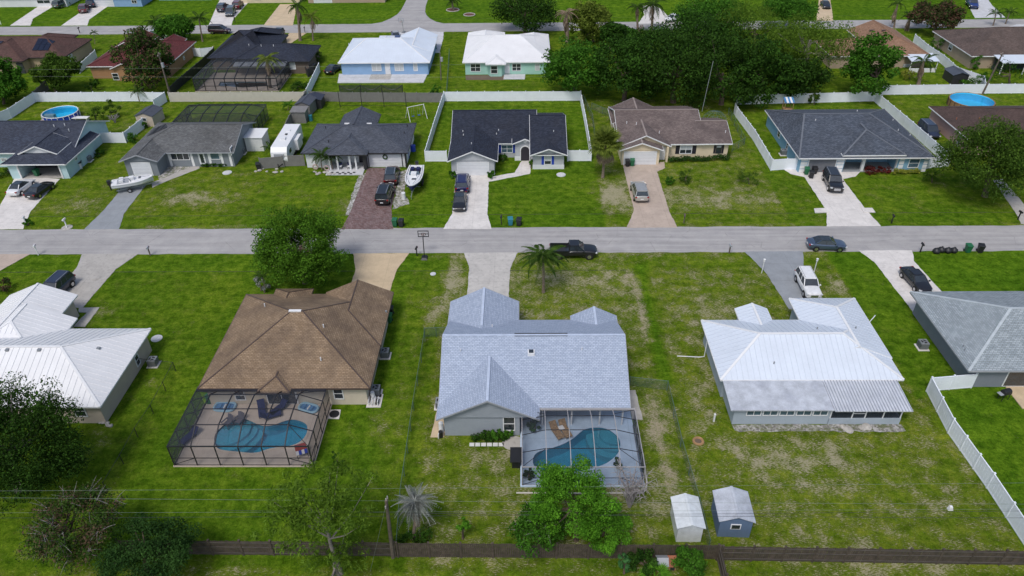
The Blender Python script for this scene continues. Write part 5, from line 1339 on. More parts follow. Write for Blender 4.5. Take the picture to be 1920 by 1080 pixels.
def hedge(label, a_px, b_px, h, wd, mat, seed):
    rng = np.random.default_rng(seed); a, b = P(*a_px), P(*b_px); L = (b-a).length
    root = thing('hedge', label, 'hedge', tuple(a), world=False)
    cl = [((float((b-a).x*t+rng.uniform(-.1, .1)), float((b-a).y*t+rng.uniform(-wd*.4, wd*.4)), h*rng.uniform(.35, .75)), h*rng.uniform(.38, .55), 70) for t in np.linspace(0, 1, max(5, int(L/.22)))]
    q = leaf_cloud(cl, rng, .2); q[..., 2] = np.maximum(q[..., 2], .03)
    link('foliage', quads_mesh('foliage', q, mat), root)
    st = MB()
    for t in np.linspace(.03, .97, max(4, int(L/.9))):
        p_ = (b-a)*float(t); st.tube([(p_.x, p_.y, -.05), (p_.x+.05, p_.y, h*.7)], [.04, .02], 5)
    st.build('stem', 'bark', root, org=(0, 0, 0))
hedge('low clipped dark hedge below the butter house windows', (1255, 304), (1366, 300), .95, .9, 'lf_dark2', 71); hedge('yellow green hedge below the window of the sky blue house', (1674, 326), (1722, 325), .8, .7, 'lf_lime', 72)
hedge('dark undergrowth at the foot of the silvery palm', (752, 1012), (806, 1012), 1.0, 1.0, 'lf_dark', 73); hedge('dark foundation plants below the gable window', (886, 826), (948, 824), .7, .6, 'lf_dark', 74); hedge('short foundation hedge below the grey house window', (382, 313), (424, 312), .6, .5, 'lf_dark', 75)
# trees behind
BT = (('tall dark tree overhanging the mint house roof', (985, 62), (985, 20), 132, 92, 'lf_deep', {}), ('yellowish airy tree beside the dead palms', (1112, 78), (1108, 42), 84, 92, 'lf_yellow', {}),
      ('leafy medium green tree right of the mint house', (1078, 178), (1080, 122), 130, 110, 'lf_mid', {}), ('dark rounded tree left in the dense grove', (1170, 188), (1172, 130), 150, 130, 'lf_dark', {}),
      ('very dark tree in the middle of the grove', (1262, 192), (1262, 128), 170, 145, 'lf_deep', {}), ('dark tree right of the grove centre', (1352, 196), (1352, 130), 160, 150, 'lf_deep', {}), ('dark tree at the right end of the grove', (1430, 192), (1422, 135), 130, 130, 'lf_dark', {}),
      ('deep green tree behind the grove centre', (1225, 140), (1230, 88), 150, 90, 'lf_dark', {}), ('deep green tree behind the grove right', (1320, 120), (1320, 62), 170, 110, 'lf_dark', {}), ('mid green pine topped tree above the grove', (1412, 110), (1410, 50), 160, 110, 'lf_pine', {'aspect': .3}),
      ('spreading pine beside the tan roofed house', (1500, 160), (1520, 72), 170, 110, 'lf_pine', {'aspect': .3, 'bark': 'bark_pale'}), ('broad pine in front of the far tan driveway', (1465, 140), (1462, 100), 120, 90, 'lf_pine', {'aspect': .3}), ('low dark tree under the spreading pine', (1500, 185), (1500, 140), 110, 90, 'lf_deep', {}),
      ('compact round tree below the tan roof', (1640, 186), (1636, 122), 102, 112, 'lf_mid', {}), ('tree with reddish top by the far street', (1752, 62), (1757, 26), 92, 62, 'lf_rusty', {}), ('far tree behind the grove by the street', (1330, 70), (1335, 25), 140, 70, 'lf_mid', {}), ('far dark tree at the top of the grove', (1480, 60), (1478, 18), 100, 60, 'lf_mid', {}),
      ('round tree behind the solar panel house', (105, 172), (104, 134), 84, 66, 'lf_olive', {}), ('green tree at the edge of the left yards', (8, 195), (5, 150), 84, 94, 'lf_mid', {}), ('tall tree with browning top by the red roof', (268, 172), (270, 112), 96, 118, 'lf_brown', {}), ('feathery tree between the street palms', (328, 78), (325, 50), 76, 52, 'lf_mid', {}),
      ('small bush like tree beside the far street', (1180, 75), (1165, 62), 60, 40, 'lf_mid', {}), ('shrubby tree under the dead palms', (1178, 92), (1150, 62), 50, 40, 'lf_dark', {}))
for i, (lb, b, c, w_, h_, mt, kw) in enumerate(BT):
    tree('broadleaf_tree' if mt != 'lf_pine' else 'pine_tree', lb, b, c, w_, h_, mt, 200+i, 70, 120, .48, cr=.25, limbs=8, low=-.75, **kw)

# palms
def frond_mesh(name, L, droop, mat, width=.5, n=22, fan=False, seed=0):
    rng = np.random.default_rng(seed); q = []
    if fan:
        c = np.array([L*.55, 0, L*.06])
        q.append([[0, -.03, 0], [0, .03, 0], [c[0], .02, c[2]], [c[0], -.02, c[2]]])
        for i in range(14):
            a = -1.9+3.8*i/13; l = L*.5*(1-.12*abs(a)); d = np.array([math.cos(a), math.sin(a), -.12-.22*abs(a)*.5-droop*.25])
            s = np.array([-math.sin(a), math.cos(a), 0])*.07*L*.5
            e = c+d*l; m1 = c+d*l*.55+np.array([0, 0, .05])
            q.append([c, m1-s, e, m1+s])
    else:
        pts = []
        for i in range(n+1):
            t = i/n; pts.append(np.array([L*t*(1-.18*droop*t), 0, L*(.34*t-droop*.62*t*t)]))
        for i in range(n):
            q.append([pts[i]+[0, -.035*(1-i/n), 0], pts[i]+[0, .035*(1-i/n), 0], pts[i+1]+[0, .03*(1-i/n), 0], pts[i+1]+[0, -.03*(1-i/n), 0]])
        for i in range(2, n+1):
            t = i/n; l = width*L*(.35+.65*math.sin(math.pi*min(1, t*.9+.12)))*.5
            for sgn in (-1, 1):
                p = pts[i]; d = np.array([.55, sgn*1., -.45-.35*rng.random()-.2*droop]); d /= np.linalg.norm(d)
                wv = np.array([.10, 0, .03])*L*.34
                q.append([p-wv*.5, p+d*l*.55-wv*.5, p+d*l, p+d*l*.5+wv*.6])
    return quads_mesh(name, np.array(q, float), mat)
def palm(label, base_px, top_px, L, mat='lf_palm', nf=16, fan=False, droop=1., tr=.17, trunk='palm_trunk', dead=0, seed=0, up=.9, name='palm_tree', skirt=0., width=.5):
    rng = np.random.default_rng(seed+900)
    B = P(*base_px); C = at(top_px[0], top_px[1], B.y)
    root = thing(name, label, 'palm tree', (B.x, B.y, 0), world=False)
    top = Vector((C.x-B.x, 0, max(C.z, .6)))
    mid = top*.5+Vector((rng.uniform(-.1, .1), 0, 0))
    t = MB().tube([(0, 0, -.1), top*.12, mid, top], [tr*1.45, tr*1.05, tr*.95, tr*.75], 9)
    t.build('trunk', trunk, root, org=(0, 0, 0))
    va = [frond_mesh('frond', L*k, droop*d, mat, width, fan=fan, seed=seed+j) for j, (k, d) in enumerate(((1., .9), (.92, 1.15), (1.05, 1.3)))]
    for i in range(nf):
        a = 2*math.pi*(i*.382)+rng.uniform(-.3, .3); el = up*(1-i/nf)**1.0-.35*(i/nf)+rng.uniform(-.18, .18)
        o = link('frond', va[i % 3], root, top+Vector((0, 0, .1)), Euler((0, 0, 0)))
        o.rotation_euler = (Matrix.Rotation(a, 3, 'Z') @ Matrix.Rotation(-el, 3, 'Y')).to_euler()
    if dead:
        dm = frond_mesh('dead_frond', L*.9, 1.5, 'lf_dead', width, fan=fan, seed=seed+7)
        for i in range(dead):
            a = 2*math.pi*i/dead+rng.uniform(-.2, .2)
            o = link('dead_frond', dm, root, top+Vector((0, 0, -.15-.8*skirt*rng.random())))
            o.rotation_euler = (Matrix.Rotation(a, 3, 'Z') @ Matrix.Rotation(.75+.5*rng.random(), 3, 'Y')).to_euler()
    return root
palm('queen palm with drooping fronds beside the black pickup', (1019, 548), (1018, 481), 3.0, nf=22, droop=1.35, seed=1, tr=.16, width=.62)
palm('round headed fan palm beside the tan driveway', (1130, 333), (1136, 272), 2.75, 'lf_sabal', 60, True, .8, .2, dead=20, seed=2, up=1.4, skirt=.6)
palm('left bushy palm in front of the slate roofed house', (604, 318), (602, 292), 2.1, nf=18, droop=1.1, seed=3, tr=.09)
palm('right bushy palm in front of the slate roofed house', (624, 318), (621, 296), 1.9, nf=16, droop=1.1, seed=4, tr=.09)
palm('silvery drooping palm beside the utility pole', (775, 1010), (778, 945), 1.65, 'lf_silver', 60, False, 1.8, .13, dead=14, seed=5, up=1.2, skirt=1.5)
palm('young palm by the corner of the brown roofed house', (496, 548), (493, 520), 1.6, nf=12, droop=1.2, seed=6, tr=.08)
palm('tall palm with a skirt of dead fronds by the far tan driveway', (563, 76), (557, 12), 2.8, nf=14, droop=1.2, seed=7, dead=10, tr=.3, skirt=2.)
palm('shorter ragged palm beside the tall skirted palm', (587, 76), (584, 32), 2.6, 'lf_sabal', 14, False, 1.2, seed=8, dead=6, skirt=1.)
palm('ragged palm beside the far screened pool', (507, 166), (500, 112), 3.0, 'lf_sabal', 14, False, 1.3, seed=9, dead=8, skirt=1.5, tr=.28)
palm('left street palm with arching fronds near the red roof', (298, 76), (290, 42), 3.2, nf=16, droop=1.1, seed=10)
palm('right street palm with arching fronds near the maroon minivan', (380, 78), (373, 35), 3.0, nf=14, droop=1.0, seed=11)
palm('withered palm left of the yellowish tree', (1064, 80), (1062, 26), 2.9, 'lf_dead', 14, False, 1.3, .38, dead=16, seed=12, skirt=2.5)
palm('left palm of the pair by the far white driveway', (1196, 62), (1195, 14), 2.8, nf=14, droop=1.3, seed=13, dead=4, tr=.25)
palm('right palm of the pair by the far white driveway', (1222, 58), (1224, 10), 3.6, nf=20, droop=1.5, seed=14, dead=5, tr=.3)
palm('ringed palm beside the side street', (850, 19), (848, 3), 2.6, nf=16, droop=1.1, seed=15, tr=.25)
palm('tall palm with hanging dead fronds by the far street', (1676, 52), (1683, 8), 2.4, nf=10, droop=1.3, seed=16, dead=12, skirt=3., tr=.2)
palm('leaning palm with brown skirt beside the rusty tree', (1703, 58), (1707, 30), 2.8, nf=12, droop=1.3, seed=17, dead=14, skirt=2.)
palm('ragged palm behind the white porch of the tan roofed house', (1722, 158), (1732, 115), 2.8, nf=12, droop=1.3, seed=18, dead=10, skirt=1.5, tr=.3)
palm('small palm left of the far pale driveway', (1862, 48), (1867, 25), 2.2, nf=12, droop=1.1, seed=19, tr=.14)
palm('small palm right of the far pale driveway', (1885, 45), (1893, 24), 2.2, nf=12, droop=1.1, seed=20, tr=.14)
palm('young palm behind the white fence of the aqua yard', (262, 190), (258, 172), 2.2, nf=12, droop=1.2, seed=21, tr=.14)
palm('young twin palm by the far swale', (178, 82), (176, 62), 1.3, nf=9, droop=1., seed=22, tr=.06)
palm('banana like palm by the fence gate of the trailer', (512, 300), (508, 280), 1.9, nf=12, droop=1., seed=23, tr=.1)
palm('small palm in the corner of the beige fence yard', (540, 207), (540, 198), 1.7, 'lf_mid', 10, False, 1., .06, seed=24)
palm('fan palm peeking from the bottom yard', (1230, 1095), (1228, 1086), 1.4, 'lf_bright', 14, True, .8, .08, seed=25)

# leafless shrubs
def bare_shrub(label, base_px, top_px, w_, mat, seed, n=34, name='bare_shrub', droop=.0):
    rng = np.random.default_rng(seed); B = P(*base_px); C = at(top_px[0], top_px[1], B.y); H_ = C.z; R = w_/2/pxm(C)
    m_ = MB()
    for i in range(n):
        a = rng.uniform(0, 6.28); rr = R*rng.uniform(.3, 1); h = H_*rng.uniform(.6, 1.05)
        e = Vector((math.cos(a)*rr, math.sin(a)*rr, h)); mid = Vector((e.x*.35, e.y*.35, h*.65))
        m_.tube([(rng.uniform(-.1, .1), rng.uniform(-.1, .1), 0), mid, e], [.05, .035, .015], 4)
        for k in range(6):
            s = mid.lerp(e, rng.uniform(.1, 1)); d = Vector(unit(rng.normal(size=3)))*R*.35; d.z = abs(d.z)*.6-droop
            m_.tube([s, s+d*.6, s+d+Vector((0, 0, -droop*.4))], [.022, .018, .008], 4)
    o = m_.build(name, mat, None, org=(0, 0, 0)); o.location = B
    return tag(o, label, 'shrub')
bare_shrub('leafless grey shrub at the corner of the pale cage', (1180, 950), (1182, 885), 90, 'twig_grey', 1, 40, droop=.25)
bare_shrub('bare twiggy bush by the end of the grove', (1200, 66), (1184, 48), 26, 'twig_brown', 2, 14)
bare_shrub('straggly bare plant in the aqua pool yard', (216, 230), (214, 216), 26, 'twig_grey', 3, 14)

# ------------------------------------------------------------------ vehicles
CAR = {
 'sedan': dict(L=4.8, st=[(-2.4, .70, .40, .86), (-2.26, .86, .30, 1.02), (-1.6, .915, .24, 1.05), (-.9, .925, .22, 1.0), (0, .925, .22, .98), (.9, .92, .22, .99), (1.6, .91, .24, .92), (2.15, .86, .28, .80), (2.4, .66, .40, .66)], g=(.96, -1.85, 1.15, .82, 1.44, -.95, .25, .62), wy=(-1.42, 1.45), wr=.33),
 'suv': dict(L=4.8, st=[(-2.4, .80, .45, 1.02), (-2.3, .90, .34, 1.10), (-1.6, .95, .30, 1.12), (-.8, .955, .28, 1.10), (0, .955, .28, 1.08), (.9, .95, .28, 1.09), (1.7, .94, .30, 1.04), (2.2, .90, .34, .96), (2.4, .76, .46, .84)], g=(1.07, -2.27, 1.12, .86, 1.70, -2.0, .30, .70), wy=(-1.42, 1.45), wr=.37),
 'van': dict(L=5.0, st=[(-2.5, .86, .42, 1.06), (-2.42, .94, .30, 1.12), (-1.6, .97, .26, 1.12), (-.8, .98, .25, 1.10), (0, .98, .25, 1.08), (1.1, .97, .25, 1.06), (1.9, .95, .27, .98), (2.35, .88, .32, .84), (2.5, .72, .42, .72)], g=(1.05, -2.42, 1.5, .88, 1.78, -2.25, .45, .74), wy=(-1.5, 1.55), wr=.34),
 'truck_suv': dict(L=5.4, st=[(-2.7, .90, .50, 1.16), (-2.6, .98, .38, 1.22), (-1.8, 1.01, .34, 1.24), (-.8, 1.02, .32, 1.22), (.2, 1.02, .32, 1.2), (1.0, 1.01, .32, 1.22), (1.9, 1.0, .34, 1.2), (2.5, .98, .38, 1.12), (2.7, .88, .48, 1.0)], g=(1.19, -2.6, 1.15, .92, 1.88, -2.35, .42, .76), wy=(-1.62, 1.68), wr=.41),
 'pickup': dict(L=5.9, st=[(-2.95, .86, .55, .80), (-2.85, .96, .46, .84), (-1.8, 1.0, .42, .84), (-.75, 1.0, .40, .84), (-.6, 1.0, .40, 1.24), (.4, 1.0, .40, 1.22), (1.3, .99, .40, 1.24), (2.2, .98, .42, 1.18), (2.75, .94, .46, 1.06), (2.95, .80, .54, .92)], g=(1.2, -.62, 1.4, .90, 1.86, -.48, .62, .72), wy=(-1.85, 1.95), wr=.41)}
def car(label, c_px, f_px, kind, col, roofc=None, metal=.0, name='car', cat='car', s=1.0, group=None):
    d = CAR[kind]; zc = .75*s
    c = P(c_px[0], c_px[1], zc); f = P(f_px[0], f_px[1], zc); h = f-c
    rz = math.atan2(h.y, h.x)-math.pi/2
    root = thing(name, label, cat, (c.x, c.y, .045), rz, group, world=False)
    s = s*1.07 if kind == 'suv' else s
    root.scale = (s, s, s)
    pm = paint('paint_%02d%02d%02d' % tuple(int(x*99) for x in col), col, .28, metal)
    rings = []
    for (y, w_, zb, zt) in d['st']:
        zm = zb+(zt-zb)*.5
        half = [(w_*.88, zb), (w_*.985, zb+(zt-zb)*.18), (w_, zm), (w_*.975, zb+(zt-zb)*.84), (w_*.86, zt-.01), (w_*.45, zt+.025)]
        ring = [(x, y, z) for x, z in half]+[(-x, y, z) for x, z in half[::-1]]
        rings.append(ring)
    b_ = MB().loft(rings).build('body', pm, root, org=(0, 0, 0), smooth=True)
    md = b_.modifiers.new('subsurf', 'SUBSURF'); md.levels = 1; md.render_levels = 2
    zb, y0, y1, wb, zt, t0, t1, wt = d['g']
    B4 = [(-wb, y0), (wb, y0), (wb, y1), (-wb, y1)]; T4 = [(-wt, t0), (wt, t0), (wt, t1), (-wt, t1)]
    bb = [Vector((x, y, zb-.06)) for x, y in B4]; tt = [Vector((x, y, zt)) for x, y in T4]
    def pane(nm, i, j):
        MB().poly([bb[i], bb[j], tt[j], tt[i]]).build(nm, 'glass', root, org=(0, 0, 0))
    pane('rear_window', 0, 1); pane('windshield', 2, 3)
    for i, j in ((1, 2), (3, 0)):
        MB().poly([bb[i], bb[j], tt[j], tt[i]]).build('side_window', 'glass', root, org=(0, 0, 0))
    pil = [(bb[i], tt[i], .09) for i in range(4)]
    for sx, (i, j) in ((1, (1, 2)), (-1, (0, 3))):
        for fr in ((.52,) if kind in ('sedan', 'pickup') else (.36, .64)):
            pil.append((bb[i].lerp(bb[j], fr), tt[i].lerp(tt[j], min(.95, fr*1.05)), .07))
    for a, b, w_ in pil: MB().bar(a+Vector((0, 0, -.02)), b, w_, w_*.6).build('pillar', pm if kind != 'sedan' or w_ > .08 else 'trim_dark', root, org=(0, 0, 0))
    R0 = [(x*1.03, y+(-.04 if k < 2 else .04), zt-.03) for k, (x, y) in enumerate(T4)]
    def rr(k, z, ins):
        x, ya, yb = wt*1.03-ins, t0-.05+ins, t1+.05-ins; e = .16
        return [(-x+e, ya, z), (x-e, ya, z), (x, ya+e, z), (x, yb-e, z), (x-e, yb, z), (-x+e, yb, z), (-x, yb-e, z), (-x, ya+e, z)]
    MB().loft([rr(0, zt-.035, 0), rr(0, zt+.015, .01), rr(0, zt+.05, .12)]).build('roof', roofc or pm, root, org=(0, 0, 0), smooth=False)
    if kind in ('suv', 'van', 'truck_suv'):
        for x in (-wt*.86, wt*.86): MB().bar((x, t0+.2, zt+.075), (x, t1-.15, zt+.075), .04, .05).build('roof_rail', 'trim_grey', root, org=(0, 0, 0))
    W = d['st'][4][1]
    for sx in (-1, 1):
        for y in d['wy']:
            r_ = d['wr']
            MB().tube([(sx*(W-.06), y, r_+.01), (sx*(W+.012), y, r_+.01)], r_*1.17, 20).build('wheel_arch', 'rubber', root, org=(0, 0, 0))
            wl = MB().tube([(sx*(W-.2), y, r_), (sx*(W+.035), y, r_)], r_, 20).build('wheel', 'rubber', root, org=(0, 0, 0))
            MB().tube([(sx*(W-.1), y, r_), (sx*(W+.05), y, r_)], [r_*.66, r_*.6], 14).build('rim', 'chrome', wl, org=(0, 0, 0))
        yf, yr = d['st'][-2][0], d['st'][1][0]; zf, zr_ = d['st'][-2][3], d['st'][1][3]
        wf = d['st'][-2][1]
        MB().box(sx*(wf-.30), yf-.05, zf-.22, sx*(wf-.015), yf+.17, zf-.09).build('headlight', 'lamp_clear', root, org=(0, 0, 0))
        wr_ = d['st'][1][1]
        if kind == 'pickup': MB().box(sx*(wr_-.12), yr-.12, .88, sx*(wr_-.0), yr-.02, 1.18).build('taillight', 'tail_red', root, org=(0, 0, 0))
        else: MB().box(sx*(wr_-.26), yr-.09, zr_-.24, sx*(wr_-.01), yr+.08, zr_-.08).build('taillight', 'tail_red', root, org=(0, 0, 0))
        MB().box(sx*(W+.0), y1-.32, zb-.02, sx*(W+.17), y1-.16, zb+.12).build('mirror', pm, root, org=(0, 0, 0))
    MB().box(-.45, d['st'][-1][0]-.06, d['st'][-1][2]+.1, .45, d['st'][-1][0]+.012, d['st'][-1][3]-.06).build('grille', 'trim_dark' if kind != 'truck_suv' else 'chrome', root, org=(0, 0, 0))
    MB().box(-.2, d['st'][0][0]-.015, .62, .2, d['st'][0][0]+.04, .76).build('licence_plate', 'plastic_white', root, org=(0, 0, 0))
    if kind == 'pickup':
        for x in (-.98, .9): MB().box(x, -2.86, .7, x+.08, -.62, 1.25).build('bed_wall', pm, root, org=(0, 0, 0))
        MB().box(-.9, -2.93, .72, .9, -2.85, 1.24).build('tailgate', pm, root, org=(0, 0, 0)); MB().box(-.9, -2.85, .86, .9, -.64, .90).build('bed_floor', 'trim_dark', root, org=(0, 0, 0))
    return root
BK, NV, WH, MR, SV = (.012, .012, .015), (.018, .024, .05), (.72, .73, .74), (.045, .012, .016), (.50, .49, .46)
car('white sedan with dark glass roof on the aqua house driveway', (39, 349), (56, 336), 'sedan', WH, 'glass')
car('black sedan parked beside the white sedan', (74, 354), (92, 341), 'sedan', BK, 'glass')
car('dark maroon suv parked nearest the white garage door', (734, 328), (736, 316), 'suv', MR, 'glass')
car('black suv with red taillights on the brick driveway', (721, 363), (727, 345), 'truck_suv', BK)
car('navy blue sedan nearest the garage of the arched entry house', (867, 342), (868, 328), 'suv', (.012, .014, .075))
car('black sedan on the bright white driveway', (862, 376), (860, 394), 'sedan', BK, 'glass')
car('silver crossover parked on the tan driveway', (1199, 358), (1194, 342), 'suv', SV, metal=.5)
car('large black suv with chrome grille facing the street', (1562, 340), (1572, 360), 'truck_suv', BK)
car('navy van parked beside the pink house', (1742, 244), (1755, 256), 'van', NV)
car('black pickup truck parked on the grass verge', (1075, 470), (1105, 470), 'pickup', BK, name='pickup_truck', cat='pickup')
car('steel blue grey sedan at the edge of the street', (1550, 456), (1580, 457), 'sedan', (.09, .125, .19), 'glass', metal=.5)
car('white wagon parked on the blue grey driveway', (1515, 533), (1527, 556), 'truck_suv', WH, s=.93)
car('black sedan parked beside the grey green roof', (1718, 523), (1735, 541), 'sedan', BK)
car('dark navy suv tucked behind the white metal roof', (104, 541), (86, 557), 'suv', NV)
car('grey green suv on the far lawn', (115, 7), (125, 3), 'suv', (.08, .11, .10))
car('dark red suv on the far driveway', (157, 16), (160, 10), 'suv', (.10, .015, .02))
car('dark navy car in front of the powder blue garage', (171, 6), (173, 2), 'suv', NV)
car('dark blue suv left of three on the far driveway', (418, 14), (424, 8), 'suv', NV)
car('grey blue minivan in front of the far driveway', (432, 22), (426, 31), 'van', (.06, .08, .10))
car('red suv behind the minivan on the far driveway', (446, 9), (450, 4), 'suv', (.12, .012, .02))
car('dark maroon minivan parked along the far street', (412, 56), (426, 56), 'van', (.035, .012, .02))
car('dark suv on the driveway of the navy roofed house', (520, 66), (510, 74), 'suv', (.02, .022, .028))
car('black sedan on the grass beside the light blue house', (624, 128), (634, 121), 'sedan', BK)
car('blue hatchback behind the white ribbed roof', (742, 66), (744, 72), 'sedan', (.05, .08, .18), 'trim_grey')
car('dark car on the far tan driveway', (1548, 8), (1553, 14), 'sedan', BK)
car('bright blue pickup on the far pale driveway', (1823, 7), (1829, 14), 'pickup', (.01, .03, .16), name='pickup_truck', cat='pickup')
car('white car half hidden by the grove at the far street', (1262, 33), (1250, 37), 'sedan', WH)
car('white sedan in front of the red roofed house', (288, 63), (284, 71), 'sedan', (.5, .52, .56))

def boat(label, stern_px, bow_px, L, W, z, mat2, rear=True):
    a, b = P(stern_px[0], stern_px[1], z+.6), P(bow_px[0], bow_px[1], z+.6); d = b-a; rz = math.atan2(d.y, d.x)-math.pi/2
    c = (a+b)/2
    tr = thing('boat_trailer', 'galvanised trailer under the '+label, 'trailer', (c.x, c.y, .03), rz, world=False)
    for sx in (-.7, .7):
        MB().bar((sx*W/2.2, -L*.42, z-.02), (sx*.12, L*.42, z-.02), .09, .1).build('frame_rail', 'galv', tr, org=(0, 0, 0))
        for y in ((-.9, -.1) if L > 6.5 else (-.6,)):
            wl = MB().tube([(sx*W*.66-.1*(1 if sx > 0 else -1), y, .33), (sx*W*.66+.1*(1 if sx > 0 else -1), y, .33)], .33, 16).build('wheel', 'rubber', tr, org=(0, 0, 0))
            MB().tube([(sx*W*.66, y, .33), (sx*W*.66+.12*(1 if sx > 0 else -1), y, .33)], .18, 12).build('rim', 'chrome', wl, org=(0, 0, 0))
    for y in (-L*.38, -L*.1, L*.2): MB().bar((-W*.42, y, z-.06), (W*.42, y, z-.06), .08, .08).build('cross_member', 'galv', tr, org=(0, 0, 0))
    MB().bar((0, L*.35, z-.02), (0, L*.62, .5), .1, .1).build('tongue', 'galv', tr, org=(0, 0, 0)); MB().bar((0, L*.58, 0), (0, L*.58, .6), .07, .07).build('jack', 'galv', tr, org=(0, 0, 0))
    r = thing('motorboat', label, 'boat', (c.x, c.y, .03), rz, world=False)
    rings, deck, inner = [], [], []
    st = [(-.5, .86), (-.3, .96), (-.1, 1), (.1, .97), (.25, .84), (.37, .60), (.45, .34), (.5, .05)]
    for t, k in st:
        y = t*L; w_ = W/2*k; sh = z+.95+.28*max(0, t)**1.5*2; kl = z+.06+.5*max(0, t-.15)**1.6*3
        rings.append([(w_*.05, y, kl), (w_*.72, y, kl+.28), (w_*.96, y, kl+.5 if kl+.5 < sh-.05 else sh-.05), (w_, y, sh), (-w_, y, sh), (-w_*.96, y, kl+.5 if kl+.5 < sh-.05 else sh-.05), (-w_*.72, y, kl+.28), (-w_*.05, y, kl)])
    MB().loft(rings).build('hull', ['paint_hull'] if False else mat2, r, org=(0, 0, 0), smooth=False)
    g = MB()
    for i in range(len(st)-1):
        for sx in (1, -1):
            p, q = rings[i][3], rings[i+1][3]
            g.bar((sx*p[0], p[1], p[2]+.02), (sx*q[0], q[1], q[2]+.02), .16, .09)
    g.build('gunwale', 'plastic_white', r, org=(0, 0, 0))
    pts = [(p[3][0]*.86, p[3][1], p[3][2]+.03) for p in rings]
    fl = MB().poly([(x, y, z_) for x, y, z_ in pts]+[(-x, y, z_) for x, y, z_ in pts[::-1]]); fl.build('deck', 'plastic_white', r, org=(0, 0, 0))
    zt = z+1.0
    MB().box(-W*.34, -L*.36, zt, W*.34, -L*.08, zt+.06).build('cockpit', 'trim_grey' if L < 6.5 else 'trim_dark', r, org=(0, 0, 0))
    for x in (-W*.28, W*.08): MB().box(x, -L*.30, zt+.06, x+W*.2, -L*.20, zt+.4).build('seat', 'plastic_white' if L < 6.5 else 'fabric_navy', r, org=(0, 0, 0))
    MB().box(-W*.16, -L*.06, zt, W*.16, L*.06, zt+.5).build('console', 'plastic_white', r, org=(0, 0, 0))
    MB().poly([(-W*.33, -L*.02, zt), (W*.33, -L*.02, zt), (W*.27, -L*.06, zt+.5), (-W*.27, -L*.06, zt+.5)]).build('windscreen', 'glass_blue', r, org=(0, 0, 0))
    MB().box(-W*.2, L*.16, zt+.06, W*.06, L*.22, zt+.16).build('hatch', 'glass', r, org=(0, 0, 0))
    m_ = MB().box(-.22, -L*.5-.5, z+.75, .22, -L*.5-.02, z+1.45).box(-.09, -L*.5-.38, z-.1, .09, -L*.5-.2, z+.75).build('outboard_motor', 'black_metal', r, org=(0, 0, 0))
    MB().tube([(-W*.1, L*.44, zt+.3), (-W*.3, L*.25, zt+.5), (-W*.42, L*.02, zt+.45)], .025, 6).build('bow_rail', 'chrome', r, org=(0, 0, 0)); MB().tube([(W*.1, L*.44, zt+.3), (W*.3, L*.25, zt+.5), (W*.42, L*.02, zt+.45)], .025, 6).build('bow_rail', 'chrome', r, org=(0, 0, 0))
    return r
boat('white motorboat with open cockpit on the blue grey driveway', (212, 348), (286, 336), 5.6, 2.2, .5, 'plastic_white')
boat('long white deck boat with dark hull beside the brick driveway', (783, 310), (770, 360), 7.0, 2.4, .7, 'fabric_navy')

# travel trailer
p = P(556, 290, 0); q = P(577, 232, 0)
r = thing('travel_trailer', 'white travel trailer with roof vents beside the slate roofed house', 'trailer', (-37.2, 108.2, 0), 0, world=False); r.scale = (1, 1.14, 1)
pf = [(-4.2, .6), (-4.35, 1.2), (-4.2, 2.3), (-3.7, 2.95), (3.9, 3.05), (4.1, 2.8), (4.1, .6)]
MB().loft([[(-1.25, y, z) for y, z in pf], [(1.25, y, z) for y, z in pf]]).build('body', 'plastic_white', r, org=(0, 0, 0))
MB().box(-.75, -4.40, 1.55, .75, -4.22, 2.1).build('window', 'trim_grey', r, org=(0, 0, 0))
for y, s in ((-1.2, .35), (1.6, .3), (.3, .18)): MB().box(-s, y-s, 3.0, s, y+s, 3.25 if s > .3 else 3.12).build('roof_vent', 'plastic_white' if s > .2 else 'trim_dark', r, org=(0, 0, 0))
MB().box(1.26, -.6, .8, 1.9, 1.6, 2.5).build('slide_out', 'plastic_white', r, org=(0, 0, 0))
for sx in (-1, 1):
    for y in (-.4, .5): MB().tube([(sx*1.0, y, .36), (sx*1.27, y, .36)], .36, 14).build('wheel', 'rubber', r, org=(0, 0, 0))
MB().bar((-.5, -4.2, .55), (0, -5.4, .5), .1, .12).bar((.5, -4.2, .55), (0, -5.4, .5), .1, .12).build('hitch_frame', 'black_metal', r, org=(0, 0, 0)); MB().bar((0, -5.3, 0), (0, -5.3, .6), .08, .08).build('jack', 'black_metal', r, org=(0, 0, 0))
for y in (-2.6, 2.4): MB().box(1.255, y-.5, 1.5, 1.275, y+.5, 2.1).build('window', 'glass', r, org=(0, 0, 0))

# ------------------------------------------------------------------ yard things
def loc3(u, v): p = P(u, v); return (p.x, p.y, 0)
def bin_(label, u, v, mat, rz=0., lid=None):
    c = loc3(u, v); r = thing('wheelie_bin', label, 'trash bin', (c[0], c[1], .035), rz, world=False)
    MB().loft([[(-.25, -.26, .06), (.25, -.26, .06), (.25, .26, .06), (-.25, .26, .06)], [(-.33, -.36, 1.0), (.33, -.36, 1.0), (.33, .36, 1.0), (-.33, .36, 1.0)]]).build('body', mat, r)
    MB().loft([[(-.36, -.4, 1.0), (.36, -.4, 1.0), (.36, .4, 1.0), (-.36, .4, 1.0)], [(-.33, -.36, 1.08), (.33, -.36, 1.08), (.33, .38, 1.12), (-.33, .38, 1.12)]]).build('lid', lid or mat, r)
    for x in (-.3, .3): MB().tube([(x-.03, .3, .13), (x+.03, .3, .13)], .13, 12).build('wheel', 'rubber', r)
    MB().tube([(-.28, .46, .98), (.28, .46, .98)], .025, 6).build('handle', mat, r)
    return r
G, K = 'plastic_green', 'plastic_black'
